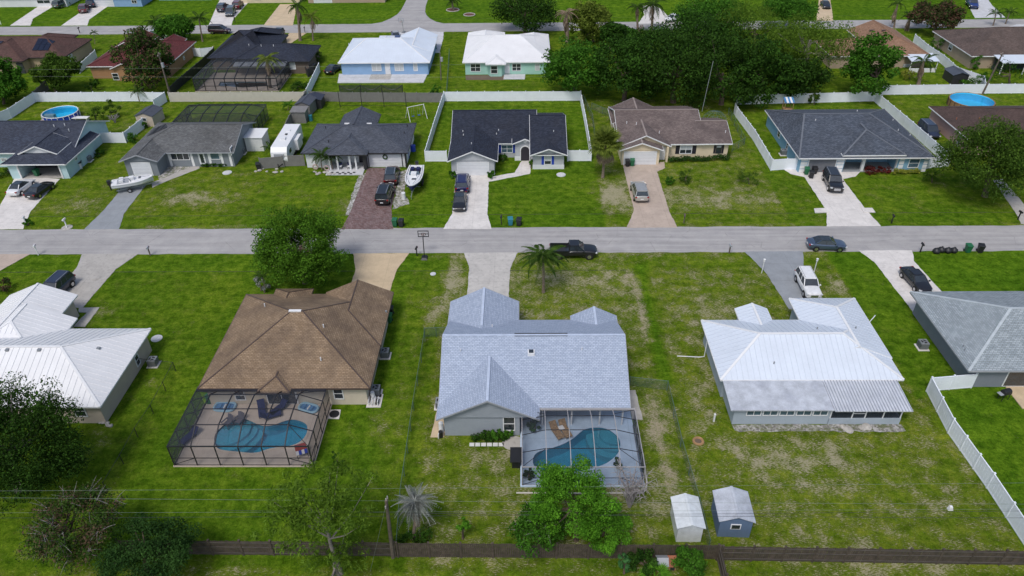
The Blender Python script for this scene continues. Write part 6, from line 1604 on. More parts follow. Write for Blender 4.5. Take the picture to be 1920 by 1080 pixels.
for a in (('green wheelie bin beside the brick driveway kerb', 741, 424, G), ('black wheelie bin beside the brick driveway kerb', 753, 425, K), ('teal wheelie bin on the verge by the white driveway', 957, 422, 'plastic_teal'), ('black wheelie bin on the verge near the teal bin', 973, 423, K),
          ('black wheelie bin before the butter house garage', 1176, 312, K), ('green wheelie bin before the butter house garage', 1185, 311, G), ('green wheelie bin before the grey garage of the sky blue house', 1511, 327, G), ('black wheelie bin beside the green one at the sky blue house', 1526, 326, K), ('black wheelie bin in front of the grey garage bins', 1520, 334, K),
          ('green wheelie bin at the kerb with trash bags', 1813, 473, G), ('black wheelie bin at the kerb with trash bags', 1836, 473, K), ('green wheelie bin against the brown roofed house wall', 730, 604, G), ('black wheelie bin against the brown roofed house wall', 733, 591, K), ('black wheelie bin by the trailer gate', 486, 318, K), ('green wheelie bin inside the open garage', 71, 330, G), ('black wheelie bin by the aqua porch', 26, 330, K),
          ('green wheelie bin beside the white ribbed roof house', 816, 93, G)):
    bin_(*a, rz=random.uniform(-.25, .25))
def bags(label, u, v, n, seed):
    rng = np.random.default_rng(seed); c = loc3(u, v)
    for i in range(n):
        x, y = c[0]+(i-n/2)*.75, c[1]+rng.uniform(-.2, .2)
        m_ = MB(); rings = []
        for k, (z, s) in enumerate(((0, .3), (.12, .46), (.35, .48), (.55, .32), (.66, .08), (.74, .12))):
            rings.append([(math.cos(t*.628)*s*rng.uniform(.85, 1.12), math.sin(t*.628)*s*rng.uniform(.85, 1.12), z) for t in range(10)])
        m_.loft(rings); o = m_.build('trash_bag', 'plastic_black', None, org=(0, 0, 0), smooth=True); o.location = (x, y, .02)
        tag(o, label, 'trash bag', 'trash bags piled at the kerb')
bags('stuffed black trash bag in the pile at the kerb', 1776, 473, 4, 3)
def mailbox(label, u, v, mat, post='wood_pole', h=1.1, pad=False):
    c = loc3(u, v); r = thing('mailbox', label, 'mailbox', (c[0], c[1], .0), random.uniform(-.2, .2), world=False)
    MB().box(-.06, -.06, -.05, .06, .06, h).build('post', post, r)
    ring = [(-.11, 0), (.11, 0), (.11, .13), (.08, .2), (0, .24), (-.08, .2), (-.11, .13)]
    MB().loft([[(x, -.3, h+z) for x, z in ring], [(x, .3, h+z) for x, z in ring]]).build('box', mat, r)
    MB().box(.115, .05, h+.1, .13, .09, h+.32).build('flag', 'fabric_red', r)
    if pad: MB().cyl((0, 0), .7, 0, .07, 18).build('base_ring', 'stone', r)
for a in (('white mailbox on a white post at the near left verge', 72, 478, 'plastic_white', 'plastic_white', 1.3), ('grey mailbox on a dark post before the oak lawn', 282, 479, 'trim_grey', 'wood_pole'), ('white mailbox on a round stone base', 126, 427, 'plastic_white', 'plastic_white', 1.2, True), ('white mailbox by the low bush', 50, 422, 'plastic_white', 'plastic_white'),
          ('black mailbox beside the basketball hoop', 782, 480, 'black_metal', 'black_metal'), ('grey mailbox left of the blue grey driveway', 1367, 475, 'trim_grey', 'wood_pole'), ('black mailbox beside the white driveway and trash bags', 1725, 473, 'black_metal', 'black_metal'), ('black mailbox on the verge of the sky blue house', 1671, 419, 'black_metal', 'black_metal'),
          ('brown mailbox on the verge of the butter house', 1282, 418, 'wood_pole', 'wood_pole'), ('small black mailbox by the teal bin', 940, 421, 'black_metal', 'black_metal'), ('black mailbox beneath the olive tree', 1908, 412, 'black_metal', 'black_metal'), ('dark mailbox at the far street by the rust roof', 150, 62, 'black_metal', 'black_metal'), ('black mailbox at the far driveway with cars', 441, 43, 'black_metal', 'black_metal'), ('black mailbox by the tall skirted palms', 572, 61, 'black_metal', 'black_metal')):
    mailbox(*a)
def lamp(label, u, v, h=1.7):
    c = loc3(u, v); r = thing('yard_lamp', label, 'lamp post', c, world=False)
    MB().cyl((0, 0), .05, -.05, h, 8).build('post', 'plastic_white', r); MB().cyl((0, 0), .12, h, h+.3, 8, .09).build('lantern', 'plastic_white', r); MB().cyl((0, 0), .16, h+.3, h+.36, 8, .04).build('cap', 'plastic_white', r)
lamp('white lamp post right of the blue grey driveway', 1526, 511); lamp('white lamp post left of the blue grey driveway', 1428, 512)
def ac(label, u, v, s=.42, h=.85, mat='ac_grey'):
    c = loc3(u, v); r = thing('air_conditioner', label, 'air conditioner', c, world=False)
    MB().box(-s-.15, -s-.15, 0, s+.15, s+.15, .08).build('pad', 'conc_white', r)
    MB().box(-s, -s, .08, s, s, h).build('cabinet', mat, r)
    MB().cyl((0, 0), s*.8, h-.02, h+.012, 20).build('fan_opening', 'ac_fan', r)
    g_ = MB().tube([(s*.8*math.cos(t*.393), s*.8*math.sin(t*.393), h+.02) for t in range(17)], .025, 5).build('fan_ring', 'ac_grey', r)
    for k in range(3):
        a = k*2.09; MB().bar((0, 0, h+.022), (s*.75*math.cos(a), s*.75*math.sin(a), h+.022), .12, .012).build('fan_blade', 'ac_grey', r)
    for k in range(6): MB().box(-s-.012, -s-.012, .2+k*.1, s+.012, s+.012, .22+k*.1).build('louvre', 'ac_fan', r)
for a in (('air conditioner beside the cream metal roofed house', 289, 684), ('air conditioner midway along the brown roofed house', 723, 668), ('tall air conditioner near the pool equipment', 706, 738), ('air conditioner beside the steel grey house', 1728, 652), ('barrel shaped air conditioner beside the aqua house', 167, 302), ('air conditioner beside the sky blue house', 1468, 290),
          ('air conditioner beside the pink house', 1780, 287), ('air conditioner left of the blue grey roofed house', 826, 762), ('air conditioner beside the grey garage house', 455, 288), ('air conditioner beside the brown navy roofed house', 588, 128)):
    ac(*a)
# pool equipment
c = loc3(703, 752); r = thing('pool_equipment', 'white pool pump and pipes beside the brown roofed house', 'pool pump', c, world=False)
MB().box(-.7, -.9, 0, .7, .9, .08).build('pad', 'conc_white', r); MB().cyl((-.2, .3), .25, .08, .9, 14, .2).build('filter', 'plastic_white', r); MB().tube([(.3, -.6, .25), (.3, .0, .25)], .16, 10).build('pump', 'black_metal', r)
for k in range(4): MB().tube([(-.5+.3*k, -.7, .1), (-.5+.3*k, -.7, .5), (-.5+.3*k, .1, .5)], .05, 6).build('pipe', 'plastic_white', r)
c = loc3(828, 810); r = thing('water_softener', 'white water softener tank at the grey gable corner', 'water tank', c, world=False)
MB().cyl((0, 0), .25, 0, 1.2, 12, .22).build('tank', 'plastic_white', r); MB().cyl((0, -.6), .2, 0, .7, 12).build('pump', 'black_metal', r); MB().tube([(-.2, -.9, .1), (-.2, -.9, .6), (0, 0, .6)], .05, 6).build('pipe', 'plastic_white', r)
def lid(label, u, v, rad, mat='conc_white'):
    c = loc3(u, v); m_ = MB().cyl((0, 0), rad, -.02, .07, 20).cyl((0, 0), rad*.72, .07, .10, 20)
    o = m_.build('septic_lid', mat, None, org=(0, 0, 0)); o.location = c; tag(o, label, 'septic lid')
lid('round white septic lid in the lawn near the cream house', 294, 635, .6, 'slab_pale'); lid('round septic lid on the grey garage house lawn', 426, 324, .7, 'slab_pale'); lid('round septic lid on the arched house lawn', 1052, 328, .7, 'slab_pale'); lid('small round lid by the tan driveway lawn', 812, 514, .35, 'slab_pale'); lid('round pale ring in the stained driveway', 181, 521, .55, 'conc_grey')

# sheds
M('shed_white', (.62, .66, .68), .5, var=.12, scale=2.5, stain=.75, stain_col=(.40, .43, .40))
def shed(label, quad, h, rise, wall, roofm, win_=False, name='garden_shed', axis='y', doors=True, cat='shed'):
    p = [P(*q) for q in quad]                     # near-left, near-right, depth point on the right side (ground)
    a, b, c = p; ux = (b-a); W = ux.length; uy = (c-b); D = uy.length; ang = math.atan2(ux.y, ux.x)
    mid = a+ux*.5+uy*.5
    r = thing(name, label, cat, (mid.x, mid.y, 0), ang, world=False)
    MB().box(-W/2, -D/2, -.03, W/2, D/2, h).build('wall', wall, r)
    o = .16
    if axis == 'y':
        prof = [(-W/2-o, h-.08), (0, h+rise), (W/2+o, h-.08)]
        for y in (-D/2+.02, D/2-.1): MB().loft([[(-W/2+.02, y, h-.05), (W/2-.02, y, h-.05), (0, y, h+rise-.08)], [(-W/2+.02, y+.08, h-.05), (W/2-.02, y+.08, h-.05), (0, y+.08, h+rise-.08)]]).build('gable', wall, r)
        for (x0, z0), (x1, z1) in zip(prof[:-1], prof[1:]):
            MB().loft([[(x0, -D/2-o, z0), (x1, -D/2-o, z1), (x1, D/2+o, z1), (x0, D/2+o, z0)], [(x0, -D/2-o, z0+.06), (x1, -D/2-o, z1+.06), (x1, D/2+o, z1+.06), (x0, D/2+o, z0+.06)]]).build('roof_panel', roofm, r)
        MB().bar((0, -D/2-o, h+rise+.06), (0, D/2+o, h+rise+.06), .2, .05).build('ridge_cap', roofm, r)
        if win_:
            fr = MB(); fbox(fr, 'S', -D/2, -.4, .4, 0, .05, h*.5, h*.5+.6); w0 = fr.build('window', 'trim_white', r); g_ = MB(); fbox(g_, 'S', -D/2, -.32, .32, .02, .065, h*.5+.07, h*.5+.53); g_.build('pane', 'glass', w0)
    else:
        f0 = [(-W/2-o, -D/2-o, h), (W/2+o, -D/2-o, h), (W/2+o, D/2+o, h+rise), (-W/2-o, D/2+o, h+rise)]
        MB().loft([f0, [(x, y, z+.07) for x, y, z in f0]]).build('roof_panel', roofm, r)
        if doors:
            for x in (-.42, .02): 
                d_ = MB(); fbox(d_, 'S', -D/2, x, x+.4, 0, .03, .1, h-.15); d_.build('door', wall, r)
    n = max(3, int(W/.35))
    for i in range(1, n): MB().box(-W/2+W*i/n-.012, -D/2-.018, 0, -W/2+W*i/n+.012, -D/2, h-.1).build('batten', wall, r)
    return r
shed('weathered white metal shed beside the chain link fence', [(1268, 1016), (1314, 1016), (1300, 962)], 1.9, .35, 'shed_white', 'shed_white')
shed('blue wooden shed with pale metal roof and small window', [(1345, 1006), (1405, 1008), (1390, 955)], 2.1, .5, 'w_shed', 'metal_aged', True)
shed('small beige shed with dark roof behind the grey garage house', [(267, 236), (298, 237), (302, 222)], 1.9, .5, 'w_beige', 'sh_slate2', True)
shed('plain white storage cabinet behind the grey garage house', [(470, 283), (502, 283), (500, 268)], 2.3, .12, 'plastic_white', 'plastic_white', axis='x')
shed('dark grey storage box beside the grey fence', [(551, 231), (577, 231), (578, 222)], 2.0, .15, 'vinyl_grey', 'vinyl_grey', axis='x')
shed('dark shed with sloping roof behind the storage box', [(560, 216), (586, 217), (592, 203)], 2.0, .5, 'vinyl_grey', 'sh_slate2')
shed('low dark shed at the corner of the batting net yard', [(573, 204), (606, 204), (608, 194)], 1.7, .4, 'trim_dark', 'sh_navy2')
shed('small grey roofed shed by the far fence corner', [(1777, 158), (1806, 158), (1800, 146)], 1.8, .45, 'trim_dark', 'sh_slate')
shed('small black deck box beside the pale cage', [(960, 878), (975, 878), (975, 856)], .9, .08, 'plastic_black', 'plastic_black', axis='x', doors=False, name='deck_box', cat='deck box')
shed('white storage box with dark lid beside the aqua garage', [(139, 319), (156, 316), (154, 304)], .95, .1, 'plastic_white', 'trim_dark', axis='x', doors=False, name='deck_box', cat='deck box')
# toy house
c = loc3(1247, 1062); r = thing('toy_house', 'small grey and red toy house before the wood picket fence', 'playhouse', c, world=False)
MB().box(-.65, -.4, 0, .1, .4, .7).build('wall', 'trim_grey', r); MB().box(.1, -.35, 0, .75, .35, .55).build('annex_wall', 'wood_tan', r)
MB().loft([[(-.75, -.5, .68), (.15, -.5, .68), (.15, 0, 1.05), (-.75, 0, 1.05)], [(-.75, -.5, .73), (.15, -.5, .73), (.15, 0, 1.1), (-.75, 0, 1.1)]]).build('roof_panel', 'trim_grey', r); MB().loft([[(-.75, 0, 1.05), (.15, 0, 1.05), (.15, .5, .68), (-.75, .5, .68)], [(-.75, 0, 1.1), (.15, 0, 1.1), (.15, .5, .73), (-.75, .5, .73)]]).build('roof_panel', 'trim_grey', r)
MB().loft([[(.15, -.45, .54), (.85, -.45, .54), (.85, .45, .72), (.15, .45, .72)], [(.15, -.45, .58), (.85, -.45, .58), (.85, .45, .76), (.15, .45, .76)]]).build('annex_roof', 'terracotta', r)
for x in (-.45, .3): MB().box(x, -.42, .1, x+.32, -.39, .5).build('opening', 'trim_dark', r)

# play and sport
def swing(label, u, v):
    c = loc3(u, v); r = thing('swing_set', label, 'swing set', c, .5, world=False)
    for x in (-1.6, 1.6):
        for y in (-1.1, 1.1): MB().tube([(x, y, 0), (x*.95, 0, 2.3)], .05, 6).build('leg', 'plastic_white', r)
    MB().tube([(-1.6, 0, 2.3), (1.6, 0, 2.3)], .05, 6).build('top_bar', 'plastic_white', r)
    for x in (-.6, .5):
        s_ = MB().box(x-.22, -.12, .5, x+.22, .12, .56).build('seat', 'plastic_blue', r)
        for dx in (-.2, .2): MB().tube([(x+dx, 0, .55), (x+dx, 0, 2.28)], .015, 4).build('chain', 'galv', s_)
swing('white framed swing set behind the slate roofed house', 781, 222)
r = thing('batting_net', 'black batting cage net on poles behind the slate roofed house', 'sports net', loc3(700, 190), world=True)
pa, pb, pc, pd = P(638, 201), P(762, 201), P(757, 188), P(640, 188)
for k in range(4):
    for (s, e) in ((pa, pb), (pd, pc)):
        x = s.lerp(e, k/3); MB().bar((x.x, x.y, 0), (x.x, x.y, 3.0), .1, .1).build('pole', 'black_metal', r)
for (s, e) in ((pa, pb), (pd, pc)):
    MB().bar((s.x, s.y, .3), (e.x, e.y, .3), .05, .05).build('cable', 'black_metal', r)
MB().poly([(pd.x, pd.y, .1), (pc.x, pc.y, .1), (pc.x, pc.y, 2.9), (pd.x, pd.y, 2.9)]).build('net', 'net', r)
for k in range(3):
    s, e = pd.lerp(pc, k/3), pd.lerp(pc, (k+1)/3)
    MB().tube([tuple(s.lerp(e, t/6).xy)+(2.9-.9*math.sin(math.pi*t/6),) for t in range(7)], .07, 5).build('net_edge', 'black_metal', r)
r = thing('climbing_dome', 'green wire dome behind the taupe roofed house', 'climbing dome', loc3(1339, 228), world=False)
for k in range(6):
    a = k*math.pi/6; MB().tube([(2.1*math.cos(a)*math.cos(t*.314-1.57+1.57), 2.1*math.sin(a)*math.cos(t*.314), 1.9*math.sin(t*.314)) for t in range(11)], .03, 5).build('hoop', 'galv_green', r)
for z, q in ((.7, 1.95), (1.4, 1.4)): MB().tube([(q*math.cos(t*.393), q*math.sin(t*.393), z) for t in range(17)], .03, 5).build('ring', 'galv_green', r)
r = thing('playset', 'small playset with blue striped awning and slide', 'playset', loc3(1474, 214), world=False)
for x in (-.7, .7):
    for y in (-.6, .6): MB().bar((x, y, 0), (x, y, 2.4), .1, .1).build('post', 'wood_tan', r)
MB().box(-.75, -.65, 1.0, .75, .65, 1.1).build('platform', 'wood_tan', r)
for i in range(5): MB().loft([[(-.85+.34*i, -.7, 2.3), (-.51+.34*i, -.7, 2.3), (-.51+.34*i, .7, 2.8), (-.85+.34*i, .7, 2.8)], [(-.85+.34*i, -.7, 2.35), (-.51+.34*i, -.7, 2.35), (-.51+.34*i, .7, 2.85), (-.85+.34*i, .7, 2.85)]]).build('awning_stripe', 'stripe_blue' if i % 2 == 0 else 'plastic_white', r)
MB().loft([[(.1, -.7, 1.05), (.55, -.7, 1.05), (.55, -2.4, .1), (.1, -2.4, .1)], [(.1, -.7, 1.12), (.55, -.7, 1.12), (.55, -2.4, .17), (.1, -2.4, .17)]]).build('slide', 'float_blue', r)
def hoop(label, u, v, h, rz, mat='black_metal', board='plastic_black'):
    c = loc3(u, v); r = thing('basketball_hoop', label, 'basketball hoop', c, rz, world=False)
    MB().loft([[(-.4, -.5, 0), (.4, -.5, 0), (.4, .5, 0), (-.4, .5, 0)], [(-.28, -.3, .22), (.28, -.3, .22), (.28, .4, .22), (-.28, .4, .22)]]).build('base', board, r)
    MB().tube([(0, 0, .2), (0, .3, h-.3), (0, .75, h)], .06, 8).build('pole', mat, r)
    fr = MB()
    for a in ((-.68, .68, -.45, -.36), (-.68, .68, .36, .45), (-.68, -.6, -.36, .36), (.6, .68, -.36, .36)): fr.box(a[0], .74, h+a[2], a[1], .80, h+a[3])
    fr.box(-.6, .76, h-.05, -.25, .79, h+.02); fr.box(.25, .76, h-.05, .6, .79, h+.02); fr.box(-.27, .76, h-.22, -.2, .79, h+.12); fr.box(.2, .76, h-.22, .27, .79, h+.12); fr.box(-.2, .76, h+.06, .2, .79, h+.12)
    fr.build('backboard', 'plastic_black' if mat == 'black_metal' else 'trim_grey', r)
    MB().tube([(.23*math.cos(t*.524), 1.05+.23*math.sin(t*.524), h-.3) for t in range(13)], .02, 5).build('rim', 'terracotta', r)
hoop('black portable basketball hoop at the kerb by the tan driveway', 796, 484, 3.1, 0.); hoop('basketball hoop at the corner of the far side street', 757, 61, 3.0, math.pi*.9, 'galv', 'plastic_grey')

# things on the pool decks
def chaise(label, u, v, rz, mat, frame='plastic_white', z=.12):
    p = P(u, v, z); r = thing('lounge_chair', label, 'lounge chair', (p.x, p.y, z), rz, world=False)
    MB().box(-.34, -1.0, .28, .34, .35, .40).build('seat_cushion', mat, r)
    MB().loft([[(-.34, .33, .30), (.34, .33, .30), (.34, .42, .30), (-.34, .42, .30)], [(-.34, .85, .85), (.34, .85, .85), (.34, .95, .80), (-.34, .95, .80)]]).build('backrest', mat, r)
    for x in (-.3, .3):
        MB().bar((x, -1.0, .24), (x, .5, .24), .06, .06).build('frame_rail', frame, r)
        for y in (-.85, .4): MB().bar((x, y, 0), (x, y, .24), .05, .05).build('leg', frame, r)
chaise('navy chaise lounge left of the table on the tan deck', 492, 772, .35, 'fabric_navy', 'black_metal'); chaise('navy chaise lounge right of the table on the tan deck', 524, 770, -.6, 'fabric_navy', 'black_metal'); chaise('navy lounge turned toward the tan deck pool', 508, 783, 2.0, 'fabric_navy', 'black_metal')
chaise('tan patterned lounger on the blue deck', 1043, 813, .45, 'fabric_tan'); chaise('second tan patterned lounger beside the small white table', 1059, 810, .35, 'fabric_tan'); chaise('navy covered lounge in the left corner of the bronze cage', 357, 822, -.5, 'fabric_navy', 'black_metal')
def adirondack(label, u, v, rz, z=.02):
    p = P(u, v, z); r = thing('adirondack_chair', label, 'chair', (p.x, p.y, -.08), rz, world=False)
    for k in range(5): MB().box(-.3+.12*k, -.3, .36, -.2+.12*k, .3, .40).build('seat_slat', 'fabric_grey', r)
    for k in range(5): MB().loft([[(-.3+.12*k, .26, .38), (-.2+.12*k, .26, .38), (-.2+.12*k, .30, .38), (-.3+.12*k, .30, .38)], [(-.34+.14*k, .55, 1.1-.05*abs(k-2)), (-.22+.14*k, .55, 1.1-.05*abs(k-2)), (-.22+.14*k, .60, 1.1-.05*abs(k-2)), (-.34+.14*k, .60, 1.1-.05*abs(k-2))]]).build('back_slat', 'fabric_grey', r)
    for x in (-.36, .36):
        MB().box(x-.07, -.4, .58, x+.07, .4, .62).build('arm', 'fabric_grey', r)
        for y in (-.34, .34): MB().bar((x, y, 0), (x, y, .58), .06, .06).build('leg', 'fabric_grey', r)
adirondack('left grey adirondack chair on the pool ledge', 428, 797, -.5); adirondack('right grey adirondack chair on the pool ledge', 449, 793, -.35)
def floaty(label, u, v, rz, w_, l, z=.14):
    p = P(u, v, z); r = thing('pool_float', label, 'pool float', (p.x, p.y, z), rz, world=False)
    n = 20; pts = [(w_*math.copysign(abs(math.cos(2*math.pi*i/n))**.6, math.cos(2*math.pi*i/n)), l*math.copysign(abs(math.sin(2*math.pi*i/n))**.6, math.sin(2*math.pi*i/n)), .12) for i in range(n+1)]
    MB().tube(pts, .12, 6).build('rim_tube', 'float_pale', r); MB().poly([(x, y, .08) for x, y, z_ in pts[:-1]]).build('mat', 'float_blue', r)
    for k in range(3): MB().tube([(-w_*.5, -.4+.4*k, .12), (w_*.5, -.4+.4*k, .12)], .09, 6).build('ridge', 'plastic_white' if k % 2 else 'float_blue', r)
floaty('pale blue inflatable lounge at the left of the tan deck', 422, 764, 1.5, .6, 1.0); floaty('blue inflatable raft at the right of the tan deck', 579, 766, 1.25, .5, .95)
def barrel(name, label, cat, u, v, r0, h, mat, z=.12):
    p = P(u, v, z); m_ = MB().cyl((0, 0), r0, 0, h*.9, 14, r0*.92).cyl((0, 0), r0*1.03, h*.88, h, 14, r0*.98)
    o = m_.build(name, mat, None, org=(0, 0, 0)); o.location = (p.x, p.y, z); tag(o, label, cat)
barrel('rain_barrel', 'green tub against the back wall inside the bronze cage', 'tub', 395, 752, .4, .8, 'plastic_green')
p = P(568, 856, .12); r = thing('deck_chair', 'small striped deck chair in the right corner of the bronze cage', 'chair', (p.x, p.y, .12), .4, world=False)
for k in range(4): MB().box(-.5+.25*k, -.2, .5, -.27+.25*k, .3, .56).build('seat_stripe', 'plastic_blue' if k % 2 else 'plastic_white', r)
for x in (-.45, .45):
    for y in (-.18, .28): MB().bar((x, y, 0), (x, y, .5), .05, .05).build('leg', 'black_metal', r)
MB().loft([[(-.5, .28, .5), (.5, .28, .5), (.5, .34, .5), (-.5, .34, .5)], [(-.5, .5, 1.1), (.5, .5, 1.1), (.5, .56, 1.1), (-.5, .56, 1.1)]]).build('backrest', 'fabric_red', r)
MB().box(-.75, -1.4, 0, .9, -.5, .0) if False else None
p = P(1052, 808, .12); r = thing('side_table', 'small white side table between the tan loungers', 'table', (p.x, p.y, .12), .4, world=False)
MB().box(-.25, -.25, .42, .25, .25, .46).build('table_top', 'plastic_white', r)
for x in (-.2, .2):
    for y in (-.2, .2): MB().bar((x, y, 0), (x, y, .42), .04, .04).build('leg', 'plastic_white', r)
sheet('patio', [(47.6, 50.6), (52, 50.6), (52, 53.6), (47.6, 53.6)], .08, 'conc_tan', label='tan patio behind the steel grey house')
p = P(1880, 748, .08); r = thing('barbecue_grill', 'black barbecue grill on the tan patio', 'grill', (p.x, p.y, .08), .3, world=False)
MB().tube([(-.4, 0, .95), (.4, 0, .95)], .3, 12).build('lid', 'black_metal', r); MB().box(-.45, -.28, .75, .45, .28, .92).build('firebox', 'black_metal', r)
for x in (-.38, .38):
    for y in (-.22, .22): MB().bar((x, y, 0), (x, y, .76), .05, .05).build('leg', 'black_metal', r)
MB().box(-.85, -.25, .86, -.46, .25, .9).build('side_shelf', 'trim_grey', r)
# steps, stones, pads
M('slab_white', (.62, .62, .60), .8, var=.08)
for i in range(6):
    a, b = P(880+i*11, 837), P(889.5+i*11, 831); o = MB().prism([(a.x, a.y), (b.x, a.y), (b.x, b.y), (a.x, b.y)], 0, .06+.002*i).build('paving_slab', 'slab_white', None, org=(a.x, a.y, 0)); o.location = (a.x, a.y, 0)
    tag(o, 'white square paving slab in the row below the gable window', 'paving slab', 'white slabs leading to the round patio')
c = P(962, 831); sheet('patio', [(c.x+1.0*math.cos(t*.3), c.y+.85*math.sin(t*.3)) for t in range(21)], .07, 'conc_grey', label='rounded grey patio beside the pale cage')
sheet('gravel_bed', [(19.7, 47.75), (35.3, 47.7), (35.4, 48.6), (19.7, 48.62)], .03, 'gravel_dark', label='pebble strip behind the standing seam house')
sheet('path', [(-8.4, 47.0), (-7.15, 47.0), (-7.15, 50.2), (-8.2, 50.2)], .06, 'conc_tan', label='tan pad left of the grey gable'); sheet('path', [(10.4, 49.2), (11.4, 49.2), (11.2, 53.2), (10.4, 53.2)], .06, 'conc_grey', label='narrow slab right of the lanai')
c = P(622, 777); o = sheet('path', [(c.x-.9, c.y-.6), (c.x+.8, c.y-.6), (c.x+.8, c.y+.6), (c.x-.9, c.y+.6)], .06, 'conc_white', label='small concrete pad beside the bronze cage')
barrel('round_tub', 'round black tub on the pad beside the bronze cage', 'tub', 627, 777, .45, .12, 'plastic_black', .06)
def stones(label, u, v, n, spread, seed, big=.3, group=None):
    rng = np.random.default_rng(seed); c = P(u, v)
    for i in range(n):
        s = big*rng.uniform(.5, 1.1); rings = []
        for z, k in ((0, .8), (s*.3, 1), (s*.6, .7), (s*.72, .25)):
            rings.append([(math.cos(t*.785)*s*k*rng.uniform(.8, 1.2), math.sin(t*.785)*s*k*rng.uniform(.8, 1.2), z) for t in range(8)])
        o = MB().loft(rings).build('rock', 'stone', None, org=(0, 0, 0)); o.location = (c.x+rng.uniform(-spread, spread), c.y+rng.uniform(-.5, .5)*spread*.6, 0)
        tag(o, label, 'rock', group or label)
stones('pale rock in the small heap behind the screened porch', 1603, 806, 7, 1.3, 1, .42); stones('pale limestone rock at the corner of the cream house', 192, 795, 6, 1.0, 2, .3); stones('pale stone edging the trailer fence', 510, 320, 8, 2.6, 3, .35); stones('stone ringing the palms before the slate roofed house', 604, 325, 10, 2.0, 4, .35)
def ring_bed(label, u, v, rad, mat='stone', soil='mulch'):
    c = loc3(u, v); r = thing('tree_ring', label, 'planter', c, world=False)
    MB().tube([(rad*math.cos(t*.314), rad*math.sin(t*.314), .08) for t in range(21)], .12, 6).build('edging', mat, r); MB().cyl((0, 0), rad, -.02, .06, 20).build('soil', soil, r)
ring_bed('round brick ring planter on the dry back lawn', 1309, 828, .42, 'wood_tan', 'soil'); ring_bed('stone ring round the far palm by the side street', 849, 19, 1.6); ring_bed('stone ring right of the far palm', 880, 28, 1.4)
for lb, u, v in (('whitewashed tyre planter left of the palms', 592, 318), ('whitewashed tyre planter right of the palms', 613, 320)):
    c = loc3(u, v); m_ = MB().tube([(.36*math.cos(t*.393), .1, .42+.36*math.sin(t*.393)) for t in range(17)], .11, 7); o = m_.build('tyre_planter', 'tyre_pink', None, org=(0, 0, 0)); o.location = c; tag(o, lb, 'planter')
for lb, u, v in (('blue barrel beside the white garage of the slate roofed house', 763, 296), ('blue drum by the grey fence behind the slate roofed house', 775, 283)): barrel('drum', lb, 'barrel', u, v, .4, 1.0, 'plastic_blue', 0)
barrel('fuel_tank', 'white propane tank standing on the gravel by the boat', 'tank', 757, 373, .3, 1.0, 'plastic_white', .03); barrel('drum', 'teal drum beside the dark storage box', 'barrel', 583, 226, .35, 1.0, 'plastic_teal', 0)
for lb, u, v, hh in (('thin white post standing in the dry back lawn', 1338, 790, .9), ('short white marker post by the far lawn', 2, 46, .9)):
    c = loc3(u, v); o = MB().box(-.07, -.07, 0, .07, .07, hh).box(-.09, -.09, hh, .09, .09, hh+.05).build('marker_post', 'plastic_white', None, org=(0, 0, 0)); o.location = c; tag(o, lb, 'post')
c = loc3(1781, 955); o = MB().loft([[(-.2, -.15, 0), (.2, -.15, 0), (.22, .15, 0), (-.2, .15, 0)], [(-.1, -.08, .35), (.12, -.08, .35), (.1, .08, .4), (-.1, .1, .4)]]).build('white_bucket', 'plastic_white', None, org=(0, 0, 0)); o.location = c; tag(o, 'small white bucket lying on the dry back lawn', 'bucket')
# pipe running round the pale cage
pts = [P(1190, 800, .1), P(1205, 850, .1), P(1213, 905, .1), P(1211, 918, .1), P(1205, 924, .1), P(1090, 925, .1), P(968, 924, .1)]
solo('drain_pipe', MB().tube(pts, .07, 6), 'vinyl_beige', 'pale drain pipe curving round the corner of the pale cage', 'pipe', tuple(pts[0]))
# patio chairs under the slate roofed porch
for k, (u, v) in enumerate(((638, 316), (656, 316))):
    p = P(u, v, .1); r = thing('porch_chair', 'white porch chair %s the window of the slate roofed house' % ('left of' if k == 0 else 'right of'), 'chair', (p.x, p.y, .1), world=False)
    MB().box(-.3, -.3, .4, .3, .3, .46).build('seat', 'plastic_white', r); MB().box(-.3, .26, .46, .3, .32, 1.0).build('backrest', 'fabric_navy', r)
    for x in (-.26, .26):
        for y in (-.26, .26): MB().bar((x, y, 0), (x, y, .4), .05, .05).build('leg', 'black_metal', r)
# ladder boards and sheets
c = P(523, 275); o = MB().bar((0, 0, 0), (.5, .6, 1.9), 1.3, .06).build('plywood_sheet', 'wood_tan', None, org=(0, 0, 0)); o.location = c; tag(o, 'tan plywood sheet leaning by the white cabinet', 'plywood')
c = P(147, 226); o = MB().box(-2.0, -.5, .5, 2.0, .5, .62).box(-1.8, -.4, 0, -1.7, .4, .5).box(1.7, -.4, 0, 1.8, .4, .5).build('white_table', 'plastic_white', None, org=(0, 0, 0)); o.location = c; tag(o, 'long white table beside the blue above ground pool', 'table')
c = P(98, 228); o = MB().box(-1.6, -.6, 0, 1.6, .6, .5).box(-1.6, .6, 0, .2, 1.4, .9).build('pool_steps', 'tyre_pink', None, org=(0, 0, 0)); o.location = c; tag(o, 'pinkish wooden pool platform beside the blue pool', 'platform')

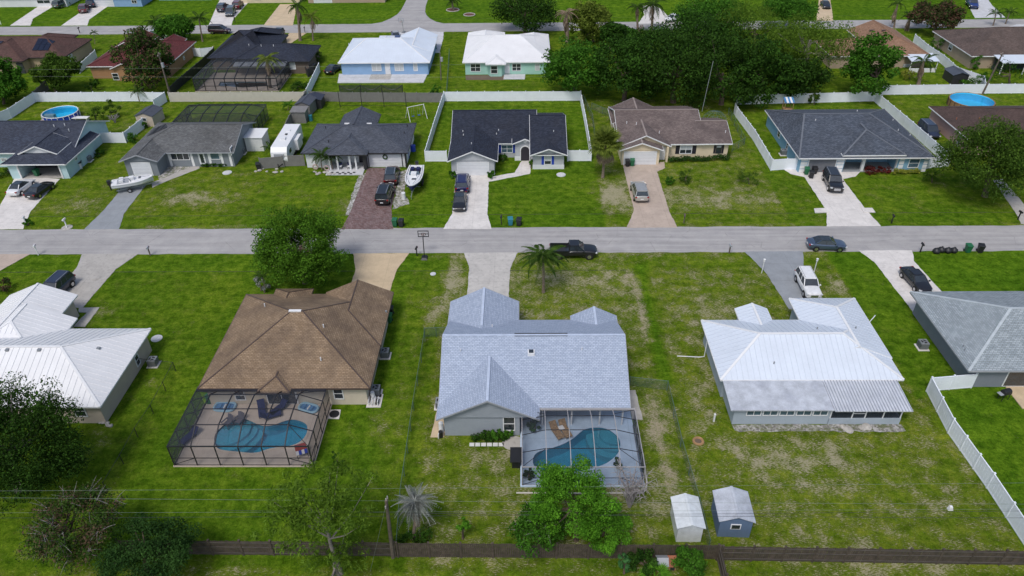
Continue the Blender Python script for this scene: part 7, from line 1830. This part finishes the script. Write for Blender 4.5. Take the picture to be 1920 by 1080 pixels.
# ------------------------------------------------------------------ utility poles and wires
def pole(label, base_px, top_px, arm=0., trans=False, w_=.14):
    B = P(*base_px); C = at(top_px[0], top_px[1], B.y); r = thing('utility_pole', label, 'utility pole', (B.x, B.y, 0), world=False)
    T = Vector((C.x-B.x, 0, C.z))
    MB().tube([(0, 0, -.2), T*.5, T], [w_*1.25, w_*1.1, w_*.85], 10).build('shaft', 'wood_pole', r)
    if arm: 
        MB().bar((T.x-.0, -arm, T.z-.4), (T.x, arm, T.z-.4), .1, .12).build('crossarm', 'wood_pole', r)
        for y in (-arm*.9, arm*.9): MB().cyl((T.x, y), .05, T.z-.34, T.z-.1, 6).build('insulator', 'stone', r)
    if trans: MB().cyl((T.x*.85+.3, -.25), .25, T.z*.72, T.z*.72+.8, 12).build('transformer', 'trim_grey', r)
    MB().cyl((T.x, 0), .05, T.z, T.z+.2, 6).build('insulator', 'stone', r)
    return r
p1 = pole('wooden utility pole rising by the wood picket fence', (737, 1045), (724, 938), .5, w_=.13)
pole('wooden utility pole with grey transformer by the left fence corner', (322, 188), (297, 100), .6, True); pole('thin utility pole between light blue and mint houses', (827, 150), (825, 100), .0, True, .1); pole('leaning utility pole behind the round wood walled pool', (1842, 176), (1880, 100), .5); pole('utility pole at the right end of the grove', (1428, 178), (1436, 118), .4)
def wire(label, pts_px, Y, mat, r=.014, sag=.0, ext=None):
    a, b = at(*pts_px[0], Y), at(*pts_px[1], Y)
    d = b-a; a2, b2 = a-d*.25, b+d*.25
    pts = [a2.lerp(b2, t/24)+Vector((0, 0, -sag*4*(t/24)*(1-t/24)+sag*.8)) for t in range(25)]
    solo('overhead_wire', MB().tube(pts, r, 5), mat, label, 'power line', tuple(pts[0]))
wire('uppermost pale overhead wire crossing the back yards', ((0, 921), (1920, 906)), 35.5, 'wire', .008, .15); wire('second pale overhead wire crossing the back yards', ((0, 934), (1920, 946)), 35.2, 'wire', .009, .2)
wire('third pale overhead wire above the dark pair', ((0, 962), (1920, 955)), 34.8, 'wire', .007, .15); wire('upper dark overhead cable crossing the back yards', ((0, 972), (1920, 959)), 34.6, 'wire_dark', .012, .25); wire('lower dark overhead cable crossing the back yards', ((700, 962), (1920, 972)), 34.4, 'wire_dark', .013, .25)
wire('faint wire above the beige fence row', ((0, 132), (1300, 115)), 131.2, 'wire', .01, .3); wire('lower faint wire above the beige fence row', ((300, 145), (1300, 143)), 131.0, 'wire', .01, .3)
pa, pb = Vector(p1.location), P(722, 1090)
T = at(724, 945, p1.location.y); g0 = P(700, 1040)
solo('guy_wire', MB().tube([T, (g0.x, g0.y-1.5, 0)], .012, 4), 'wire', 'thin guy wire slanting from the wooden utility pole', 'guy wire', tuple(T))
